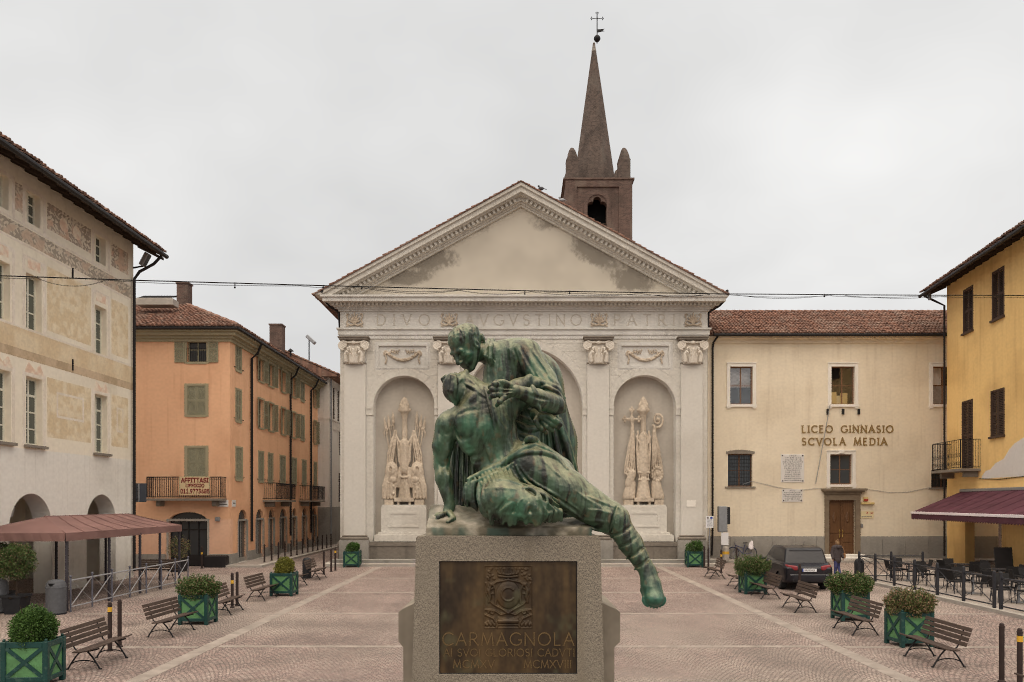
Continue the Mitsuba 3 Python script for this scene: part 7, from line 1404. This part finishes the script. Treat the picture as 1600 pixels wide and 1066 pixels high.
def fallen():
    s = Fig(at(652, 968, 7.6) - [.1, 1.4, 0], at(1060, 560, 7.6) + [.1, .55, 0], .0080)
    C, L = s.cone, s.ell
    # torso seen from behind: pelvis, waist, rib cage, shoulder girdle
    C(S(792, 752, .02), S(780, 716, .06), .245, .22, .08, flat=(FY, .8))
    C(S(780, 716, .06), S(757, 664, .02), .215, .275, .06, flat=(FY, .8))
    C(S(757, 664, .02), S(752, 638, .0), .275, .22, .06, flat=(FY, .8))
    C(S(708, 658, .04), S(812, 622, -.0), .115, .12, .06)
    C(S(750, 630, -.02), S(730, 603, .0), .11, .085, .05); C(S(764, 622, .02), S(738, 600, .05), .08, .07, .04)
    # left arm, hanging straight to the rock
    el, wr = S(690, 727, .06), S(703, 790, .02)
    C(S(699, 668, .03), S(692, 697, .04), .112, .096, .03); C(S(692, 697, .04), el, .094, .070, .02); L(S(699, 664, .02), (.10, .115, .115), None, .03)
    C(el, S(694, 748, .04), .070, .080, .02); C(S(694, 748, .04), wr, .080, .046, .02)
    # right shoulder and arm passing in front of the kneeling man
    C(S(806, 614, .0), S(838, 614, .12), .112, .105, .04); L(S(821, 606, .04), (.19, .15, .098), basis((-.22, 0, 1), (0, -1, 0)), .04); C(S(812, 612, .04), S(852, 612, .14), .10, .095, .04)
    C(S(838, 614, .12), S(856, 645, .2), .10, .08, .03); C(S(856, 645, .2), S(838, 650, .04), .08, .055, .03)
    # trousers: hip, right thigh to the knee on the edge
    kn, an = S(956, 812, -.18), S(1012, 893, -.25)
    C(S(826, 728, -.03), S(885, 767, -.12), .222, .182, .06); C(S(885, 767, -.12), kn, .182, .142, .05); C(S(838, 722, .06), S(870, 742, .04), .18, .17, .06)
    C(S(955, 806, -.2), S(964, 812, -.2), .125, .118, .03)
    # folded left leg coming towards the viewer
    C(S(778, 762, -.1), S(788, 778, -.34), .20, .182, .06); C(S(788, 778, -.34), S(834, 790, -.44), .178, .150, .05); C(S(834, 790, -.44), S(864, 801, -.34), .145, .088, .04)
    C(S(768, 768, -.12), S(770, 792, -.26), .13, .12, .05)
    # shin and boot over the pedestal's side
    C(S(962, 815, -.20), S(986, 850, -.21), .112, .102, .02); C(S(986, 850, -.21), an, .102, .070, .03)
    C(an, S(1017, 914, -.28), .074, .086, .02); C(S(1017, 914, -.28), S(1022, 931, -.32), .086, .084, .02); C(S(1011, 922, -.2), S(1016, 936, -.26), .062, .058, .02); L(S(1022, 935, -.33), (.084, .10, .07), basis((.25, 0, 1), (0, -1, 0)), .015)
    s.skin()
    # ---- back: shoulder blades, spine, cords, ribs
    s.bump(729, 654, .10, .135, .020, 22, .05); s.bump(799, 636, .07, .105, .016, -25, .05); s.bump(711, 655, .06, .07, .016, 0, .03); s.bump(809, 620, .09, .06, .018, -60, .03)
    s.bump(738, 624, .045, .10, .020, 42, .03); s.bump(784, 612, .09, .045, .018, -72, .03)
    s.bump(763, 702, .034, .17, .020, -14, .02); s.bump(797, 698, .030, .14, .018, -14, .02); s.bump(727, 694, .055, .12, .018, -28, .03); s.bump(745, 722, .05, .08, .014, -30, .03)
    s.skin()
    s.groove([(758, 606), (766, 632), (773, 662), (781, 698), (789, 734)], .022, .022)
    s.groove([(752, 630), (749, 655), (741, 677)], .009, .022); s.groove([(779, 632), (783, 652), (793, 667)], .008, .02); s.groove([(748, 640), (732, 640), (715, 648)], .006, .018); s.groove([(718, 684), (729, 688), (740, 680)], .007, .02)
    s.groove([(707, 668), (712, 682), (722, 690)], .009, .014); s.groove([(751, 690), (759, 715), (768, 738)], .006, .02); s.groove([(803, 680), (806, 700)], .006, .02)
    for i in range(3): s.groove([(721 + i * 8, 702 + i * 10), (731 + i * 7, 706 + i * 9), (741 + i * 6, 702 + i * 9)], .004, .018)
    s.fold([(757, 620), (742, 608), (728, 600)], .022, .014, .4); s.fold([(752, 612), (740, 599), (732, 592)], .016, .012, .4)
    # arm muscles
    s.bump(687, 690, .03, .09, .016, -4, .014); s.bump(700, 700, .028, .08, .014, 0, .014); s.bump(688, 745, .032, .08, .014, 5, .014); s.bump(700, 750, .025, .08, .012, 8, .014)
    s.groove([(694, 680), (694, 700), (691, 716)], .009, .010); s.groove([(694, 735), (697, 755), (700, 775)], .008, .010); s.groove([(690, 668), (697, 680), (706, 676)], .009, .010); s.groove([(683, 722), (690, 730), (697, 727)], .007, .008)
    s.bump(822, 600, .10, .05, .012, -60, .02); s.groove([(806, 600), (812, 612), (812, 624)], .010, .012)
    # ---- thrown-back head: face to the sky, crown hanging to the left
    R = basis((-.75, -.10, -.45), (-.35, .45, .75)); P = head(s, S(717, 605, .0), R, .315)
    for i in range(26):
        t = i / 25; a = t * 2.6 - .9; x0, y0 = 701 + 17 * t, 593 + 6 * math.sin(i * 1.3); d = -.03 - .10 * math.sin(math.pi * min(1, t * 1.2)) + .03 * math.sin(i * 2.1); yl = 620 + 18 * t - 6 * math.sin(i * 1.9)
        s.tube([S(x0, y0, d), S(x0 - 1 + 1.5 * math.sin(i), (y0 + yl) / 2, d - .012), S(x0 + 3, yl, d + .015)], (.020, .024, .008), .006)
    L(S(708, 604, -.02), (.095, .12, .12), None, .02); s.tube([S(704, 589, .02), S(696, 588, .01), S(690, 592, .0), S(693, 597, .01)], (.02, .016, .012, .014), .008)
    # ---- hands
    pm = S(699, 804, .0); C(wr, pm, .048, .052, .02, flat=((0, 1, .2), .7))
    for i, (x, y, d) in enumerate(((681, 808, .08), (676, 811, .02), (676, 814, -.05), (680, 818, -.11))):
        b = np.array(pm) + [-.035, .06 - .045 * i, .0]; t = S(x, y, d)
        s.tube([b, (b + t) / 2 + [0, 0, .025], t], (.028, .024, .018), .006)
    s.tube([S(702, 802, -.06), S(708, 810, -.13), S(700, 816, -.17)], (.032, .027, .02), .006)
    hp = S(848, 653, -.04); C(S(836, 646, .04), hp, .052, .056, .02, flat=((0, .6, 1), .7))
    for i, (x0, y0, x1, y1, x2, y2) in enumerate(((856, 650, 866, 656, 876, 664), (851, 655, 862, 662, 873, 669), (846, 658, 855, 667, 864, 673), (842, 660, 847, 670, 853, 676))):
        s.tube([S(x0, y0, -.07 + .02 * i), S(x1, y1, -.11 + .02 * i), S(x2, y2, -.07 + .02 * i)], (.032, .028, .021), .006)
    s.tube([S(842, 648, -.05), S(837, 658, -.10), S(841, 667, -.09)], (.030, .026, .02), .006)
    # ---- cloth: waistband rolls, deep valley between the thighs, knot at the folded knee, hanging hem
    s.skin()
    s.fold([(731, 749), (752, 740), (778, 729), (800, 714), (822, 699), (834, 695)], .034, .008, .6); s.fold([(738, 755), (760, 746), (786, 736), (802, 724)], .022, .007, .6); s.fold([(800, 716), (824, 706), (850, 707), (872, 717), (886, 733)], .030, .008, .6)
    s.fold([(820, 690), (840, 696), (860, 705), (880, 722)], .022, .007, .6); s.fold([(818, 694), (826, 684), (838, 688), (846, 698)], .030, .010, .7)
    for i in range(10): u = i / 9; s.fold([(746 + 52 * u, 742 - 17 * u), (750 + 52 * u, 749 - 17 * u), (753 + 54 * u, 758 - 15 * u)], .012, .006, .6)
    for p in ([(735, 745), (731, 768), (738, 792)], [(743, 748), (738, 770), (745, 798)], [(751, 748), (747, 772), (753, 802)], [(728, 755), (726, 775), (730, 792)], [(757, 752), (755, 776), (760, 800)], [(739, 752), (734, 772), (741, 794)]): s.fold(p, .024, .008, .6)
    s.skin()
    s.groove([(802, 733), (810, 750), (826, 765), (850, 780), (880, 797), (905, 815)], .026, .012, .0)
    s.fold([(806, 728), (816, 748), (834, 763), (860, 777), (890, 795), (912, 812)], .018, .008, .6); s.fold([(812, 728), (826, 748), (850, 763), (880, 779), (905, 797)], .012, .008, .5)
    for p, r in (([(760, 752), (785, 749), (808, 755), (826, 764)], .012), ([(757, 765), (782, 763), (806, 766)], .008),
                 ([(817, 763), (830, 762), (840, 770), (840, 782)], .020), ([(843, 768), (852, 772), (856, 784), (852, 796)], .016), ([(836, 768), (845, 776), (846, 790)], .012),
                 ([(816, 780), (804, 796), (799, 816)], .020), ([(826, 788), (821, 802), (820, 819)], .022), ([(837, 790), (840, 804), (838, 819)], .022), ([(847, 790), (854, 803), (852, 817)], .020), ([(857, 788), (866, 798), (866, 812)], .018),
                 ([(800, 786), (785, 796), (778, 812)], .020), ([(786, 788), (772, 796), (768, 806)], .014), ([(808, 790), (796, 803), (790, 816)], .016), ([(864, 790), (874, 799), (876, 808)], .014),
                 ([(838, 712), (866, 736), (890, 758)], .007), ([(900, 768), (925, 786), (948, 800)], .008),
                 ([(960, 790), (972, 798), (971, 812), (960, 842)], .026), ([(962, 794), (938, 784), (918, 776)], .014), ([(966, 804), (940, 799), (918, 796)], .014), ([(963, 818), (935, 814), (912, 812)], .015), ([(957, 832), (930, 828), (908, 822)], .016), ([(950, 788), (944, 804), (946, 826)], .012), ([(930, 784), (926, 800), (930, 818)], .010), ([(968, 797), (955, 806), (952, 820)], .014)):
        s.fold(p, r * .85, .012, .42)
    s.groove([(965, 790), (958, 812), (952, 838)], .010, .008); s.groove([(806, 788), (800, 806)], .012, .008); s.groove([(830, 790), (826, 812)], .012, .008); s.groove([(844, 784), (846, 798)], .012, .008)
    s.groove([(790, 782), (778, 798)], .012, .008); s.groove([(856, 790), (860, 806)], .010, .008)
    for i in range(15):     # ragged lower edge
        u = i / 14; x = 768 + 106 * u; y1 = (821, 813, 820, 816, 823)[i % 5] - 8 * max(0, u - .75) * 4; p = s.on(x, 806 - 6 * abs(2 * u - 1), .02); s.tube([p, S(x + 2 * math.sin(i), y1 - 3, p[1] - YS + .03)], (.030, .020), .012)
    # wrapped puttee: oblique bands; laced boot with nailed sole
    s.skin()
    for i in range(4):
        t = (i + .3) / 4; cx_, cy_ = 966 + 44 * t, 822 + 66 * t; w_ = 21 - 7 * t; s.fold([(cx_ - w_ * .75, cy_ + 14), (cx_ - w_ * .3, cy_ + 9 + 2 * (i % 2)), (cx_ + w_ * .3, cy_ - 3), (cx_ + w_ * .7, cy_ - 13)], .008, .010, .3); s.groove([(cx_ - w_ * .9, cy_ + 13), (cx_ + w_ * .2, cy_ + 6), (cx_ + w_ * .9, cy_ - 6)], .003, .006)
    for i in (0, 3): s.fold([(1001 + 2.5 * i, 897 + 6.5 * i), (1014 + 2 * i, 900 + 6 * i), (1029 + 1.5 * i, 894 + 6.5 * i)], .006, .008, .4)
    for i in range(13):
        a = i / 12 * 3.5 - .15; C(S(1022 + 16.5 * math.cos(a), 936 + 11 * math.sin(a), -.33), S(1022 + 17.5 * math.cos(a), 938 + 12 * math.sin(a), -.33), .015, .011, .006)
    s.disp(lambda p: .0035 * (meshkit.fbm(p * 14, 3, 1) - .5) + .0035 * (meshkit.fbm(p * 40, 2, 2) - .5))
    return s.mesh()

# ---------------------------------------------------------------- the kneeling soldier
def soldier():
    s = Fig(at(668, 830, 7.9) - [.1, 1.2, 0], at(925, 500, 7.9) + [.1, .75, .08], .0080)
    C, L = s.cone, s.ell; D = .38
    # jacket: back arching from collar to hips, coat falling behind
    C(S(802, 572, D), S(836, 600, D + .08), .225, .245, .10, flat=(FY, .85)); C(S(834, 590, D + .1), S(858, 690, D + .2), .24, .26, .12, flat=(FY, .8))
    C(S(856, 690, D + .2), S(860, 790, D + .2), .25, .33, .1, flat=(FY, .7)); C(S(790, 600, D), S(815, 720, D + .1), .18, .24, .1)
    C(S(784, 556, D - .02), S(812, 558, D), .145, .18, .08); C(S(777, 580, D - .05), S(787, 640, D), .125, .14, .06)
    C(S(800, 700, D + .1), S(760, 800, D + .12), .22, .26, .1); C(S(735, 700, .3), S(728, 800, .26), .13, .15, .06); C(S(720, 690, .32), S(715, 805, .3), .10, .12, .05)
    L(S(820, 552, D - .10), (.15, .16, .125), basis((-.3, 0, 1), (0, -1, 0)), .05)
    # near arm: sleeve rolled to the elbow, bare forearm lying on the fallen man's shoulder
    el = S(866, 632, -.04)
    C(S(822, 556, .24), S(850, 594, .12), .142, .115, .04); C(S(850, 594, .12), S(863, 616, .02), .112, .10, .03)
    C(S(780, 556, D - .02), S(750, 550, D - .1), .115, .09, .04); C(S(775, 575, D + .05), S(768, 612, D - .1), .10, .09, .05)
    s.skin()
    for p, r in (([(830, 545), (850, 574), (866, 598)], .012), ([(812, 548), (832, 580), (850, 600)], .014), ([(797, 545), (800, 570), (806, 594)], .014), ([(780, 548), (779, 572), (776, 594)], .014), ([(764, 562), (762, 580), (763, 594)], .012), ([(845, 578), (858, 592), (872, 600)], .014)): s.fold(p, r, .018, .3)
    for p in ([(802, 545), (810, 572), (816, 598)], [(791, 545), (791, 570), (790, 594)], [(780, 548), (777, 572), (776, 592)], [(812, 542), (828, 572), (842, 598)], [(822, 540), (843, 570), (860, 596)]): s.groove(p, .007, .016)
    for p, r in (([(868, 645), (882, 690), (897, 742)], .030), ([(862, 655), (870, 700), (880, 748)], .030), ([(855, 662), (858, 705), (864, 746)], .026), ([(876, 655), (890, 700), (903, 744)], .022), ([(848, 672), (848, 705), (848, 738)], .024)): s.fold(p, r, .014, .5)
    for p in ([(865, 652), (876, 698), (888, 745)], [(858, 660), (864, 702), (872, 746)], [(852, 668), (853, 705), (856, 740)]): s.groove(p, .014, .012)
    for p, r in (([(806, 660), (822, 672), (846, 668)], .036), ([(810, 650), (828, 660), (842, 658)], .026), ([(814, 680), (834, 686), (850, 704)], .026), ([(820, 640), (836, 646)], .022)): s.fold(p, r, .012, .5)
    s.tube([S(846, 688, .10), S(855, 682, .05), S(863, 689, .10), S(856, 701, .08), S(846, 697, .06)], (.024, .026, .024, .022, .016), .012)
    for i in range(6): s.fold([(710 + 7 * i, 692 + 4 * i), (707 + 8 * i, 740), (704 + 9 * i, 800)], .022, .010, .5); s.groove([(714 + 7 * i, 696 + 4 * i), (711 + 8 * i, 742), (709 + 9 * i, 796)], .012, .010)
    # rolled sleeve, forearm
    s.tube([S(834, 602, .02), S(848, 598, -.05), S(867, 605, -.06), S(881, 622, .04)], (.020, .026, .026, .020), .014); s.tube([S(840, 608, -.02), S(854, 604, -.08), S(870, 612, -.08), S(882, 627, .0)], (.014, .018, .018, .014), .010)
    C(el, S(839, 623, -.26), .092, .086, .02); C(S(839, 623, -.26), S(806, 611, -.37), .084, .050, .02); L(S(870, 636, -.03), (.072, .085, .068), None, .02); C(S(878, 633, -.03), S(880, 641, -.03), .034, .028, .015)
    s.skin(); s.bump(836, 616, .09, .03, .012, 70, .012); s.bump(838, 630, .09, .028, .010, 66, .012); s.groove([(860, 626), (838, 621), (815, 613)], .007, .010); s.fold([(822, 610), (806, 606), (796, 604)], .008, .006, .5)
    # hand spread on the back
    pm = S(789, 611, -.38); C(S(805, 611, -.37), pm, .050, .058, .02, flat=((.2, 1, .4), .62)); C(S(799, 612, -.38), S(786, 619, -.37), .044, .042, .015)
    for base, mid, tip, r in (((784, 602), (773, 601), (765, 605), .027), ((781, 609), (770, 609), (764, 613), .028), ((782, 616), (771, 618), (766, 622), .026), ((788, 621), (781, 628), (776, 634), .024)):
        s.tube([S(*base, -.41), S(*mid, -.455), S(*tip, -.36)], (r, r * .90, r * .68), .004); L(S(*mid, -.46), r * 1.1, None, .006); L(S(*base, -.42), r * 1.15, None, .008)
    s.tube([S(797, 602, -.41), S(786, 597, -.44), S(774, 597, -.42)], (.028, .025, .018), .006)
    for x0, y0, x1, y1 in ((802, 606, 785, 602), (802, 610, 783, 609), (801, 614, 784, 616)): C(S(x0, y0, -.42), S(x1, y1, -.435), .008, .008, .008)
    # neck, collar
    s.tube([S(764, 531, D - .0), S(759, 541, D - .15), S(758, 556, D - .19), S(766, 571, D - .12)], .018, .006); s.tube([S(770, 532, D - .02), S(766, 543, D - .18), S(766, 560, D - .2), S(772, 576, D - .14)], .024, .010)
    R = basis((-.52, -.40, .76), (-.46, -.50, -.74)); H = .40; P = head(s, S(729, 543, D - .16), R, H, k=.016)
    s.ell(P(0, -.10, .16), np.array((.345, .425, .355)) * H, R, .02); rh = random.Random(21)
    for i in range(64):      # tousled locks swept back from the brow
        a = rh.uniform(-2.0, 2.0); z0 = .16 + .12 * math.cos(a) + rh.uniform(-.03, .10); e = rh.uniform(.2, .5); up_ = rh.uniform(.08, .22)
        def on(a, z): q = math.sqrt(max(.02, 1 - ((z - .16) / .36) ** 2)); return P(.350 * q * math.sin(a), -.10 + .43 * q * math.cos(a), z)
        s.tube([on(a, z0), on(a * (1 + e * .5) + .1, z0 + up_ * .6), on(a * (1 + e) + .2, z0 + up_)], (.007, .014, .006), .005)
    for i in range(12): a = 1.9 + i * .2; s.tube([P(.35 * math.sin(a), -.09 + .42 * math.cos(a), .10 + .1 * math.cos(a)), P(.34 * math.sin(a), -.09 + .41 * math.cos(a), -.06 + .05 * math.sin(i * 2)), P(.28 * math.sin(a), -.09 + .38 * math.cos(a), -.18 + .04 * math.sin(i))], (.014, .016, .006), .006)
    s.disp(lambda p: .003 * (meshkit.fbm(p * 14, 3, 1) - .5) + .003 * (meshkit.fbm(p * 40, 2, 2) - .5))
    return s.mesh()

def rockbase():
    lo, hi = at(665, 838, 7.0), at(925, 838, 7.0)
    s = Sdf([lo[0] - .06, 6.92, lo[2] - .05], [hi[0] + .06, 8.5, lo[2] + .5], .014)
    x0, x1, z0 = lo[0], hi[0], lo[2]
    sl, g = s.win(s.lo, s.lo + s.n * s.h)
    x, y, z = g[..., 0], g[..., 1], g[..., 2]
    top = z0 + .075 + .13 * np.clip((y - 7.0) / .35, 0, 1) * (1 + .45 * np.clip((.0 - x) / .5 - .1, -1, 1)) + .08 * (meshkit.fbm(g * 3.0, 4, 5).astype(np.float32) - .5) * np.clip((y - 7.02) / .2, 0, 1)
    d = np.maximum.reduce([x0 - x, x - x1, 7.0 - y, y - 8.38, z0 - z, (z - top) * .8])
    s.f[:] = d + .012 * (meshkit.fbm(g * 11.0, 3, 8).astype(np.float32) - .5)
    m = s.mesh(); m.vertices[:, 2] = np.maximum(m.vertices[:, 2], z0 + .001); return m

def bronze(p, n, uv):
    # dark bronze, green runs, rain-washed tops painted paler to look lit from above
    h = p.x + .6 * p.y; wob = .06 * fbm(p.x * 5, p.y * 5, p.z * 5, 3)
    st = fbm((h + wob) * 30, p.z * 2.4, p.y * 10, 4); big = fbm(p.x * 2.1 + 3, p.z * 1.8, p.y * 2.1, 4); mid = fbm(p.x * 7, p.z * 5, p.y * 7, 4); fine = fbm(p.x * 34, p.z * 24, p.y * 34, 3)
    g = mix((.007, .011, .008), (.050, .094, .058), smoothstep(.40, .62, st * .65 + big * .35))
    g = mix(g, (.058, .18, .108), smoothstep(.52, .72, mid * .45 + .55 * fbm(p.x * 2.6 + 9, p.z * 2.2, p.y * 2.6, 3)) * .7)
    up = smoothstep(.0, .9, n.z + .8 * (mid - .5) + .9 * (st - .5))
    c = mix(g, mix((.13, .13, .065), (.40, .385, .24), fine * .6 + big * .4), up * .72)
    c = mix(c, mix((.012, .07, .05), (.040, .185, .132), st * .6 + fine * .4), smoothstep(3.0, 2.55, p.z + .3 * (big - .5)) * .8)      # the foot, greenest of all
    rust = smoothstep(.62, .78, fbm(p.x * 20, p.z * 14, p.y * 20 + 4, 3))
    return mix(c, (.16, .09, .04), rust * .3) * (.75 + .5 * fine)
def bronze_h(p, n, uv): return fbm(p.x * 40, p.y * 40, p.z * 40, 3) * .004
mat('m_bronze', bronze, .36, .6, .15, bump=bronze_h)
def rockfn(p, n, uv):
    b = fbm(p.x * 5, p.y * 5, p.z * 5, 4); f = fbm(p.x * 30, p.y * 30, p.z * 30, 3); s = smoothstep(.4, .7, fbm(p.x * 9, p.z * 2, p.y * 9, 3))
    return mix(mix((.12, .105, .072), (.38, .34, .275), smoothstep(.35, .65, b)), (.05, .085, .065), s * (1 - dr.clip(n.z, 0, 1) * .8)) * (.7 + .6 * f)
mat('m_bronze_base', rockfn, .6, .4)
def granite(p, n, uv):
    a = noise(p.x * 260, p.y * 260, p.z * 260); b = fbm(p.x * 130, p.y * 130, p.z * 130, 2); big = fbm(p.x * 1.6, p.y * 1.6, p.z * 1.2, 4)
    st = smoothstep(.5, .75, fbm(p.x * 9 + 2, p.z * .8, p.y * 9, 4))
    c = mix((.095, .082, .066), (.29, .255, .205), smoothstep(.28, .72, .55 * a + .45 * b))
    return mix(c, (.17, .145, .11), dr.clip(st * .5 + smoothstep(.45, .7, big) * .35, 0, 1))
mat('m_granite', granite, .75, .3)
def plaquefn(p, n, uv):
    a = fbm(p.x * 3.4, p.z * 2.2, 3, 4); st = fbm(p.x * 14, p.z * 1.6, 7, 4); f = fbm(p.x * 30, p.z * 22, 1, 3)
    c = mix((.030, .019, .010), (.088, .055, .024), smoothstep(.35, .68, a * .6 + st * .4)); c = mix(c, (.10, .10, .055), smoothstep(.6, .8, fbm(p.x * 6, p.z * 5, 11, 3)) * .5)
    return c * (.7 + .6 * f)
mat('m_plaque', plaquefn, .42, .5, .35)
st = thing('bronze_statue', 'green patinated bronze group of a bowed soldier holding a fallen bare backed man', 'statue')
part(st, 'rock_base', rockbase(), 'm_bronze_base', True, label='rough bronze slab under the two figures')
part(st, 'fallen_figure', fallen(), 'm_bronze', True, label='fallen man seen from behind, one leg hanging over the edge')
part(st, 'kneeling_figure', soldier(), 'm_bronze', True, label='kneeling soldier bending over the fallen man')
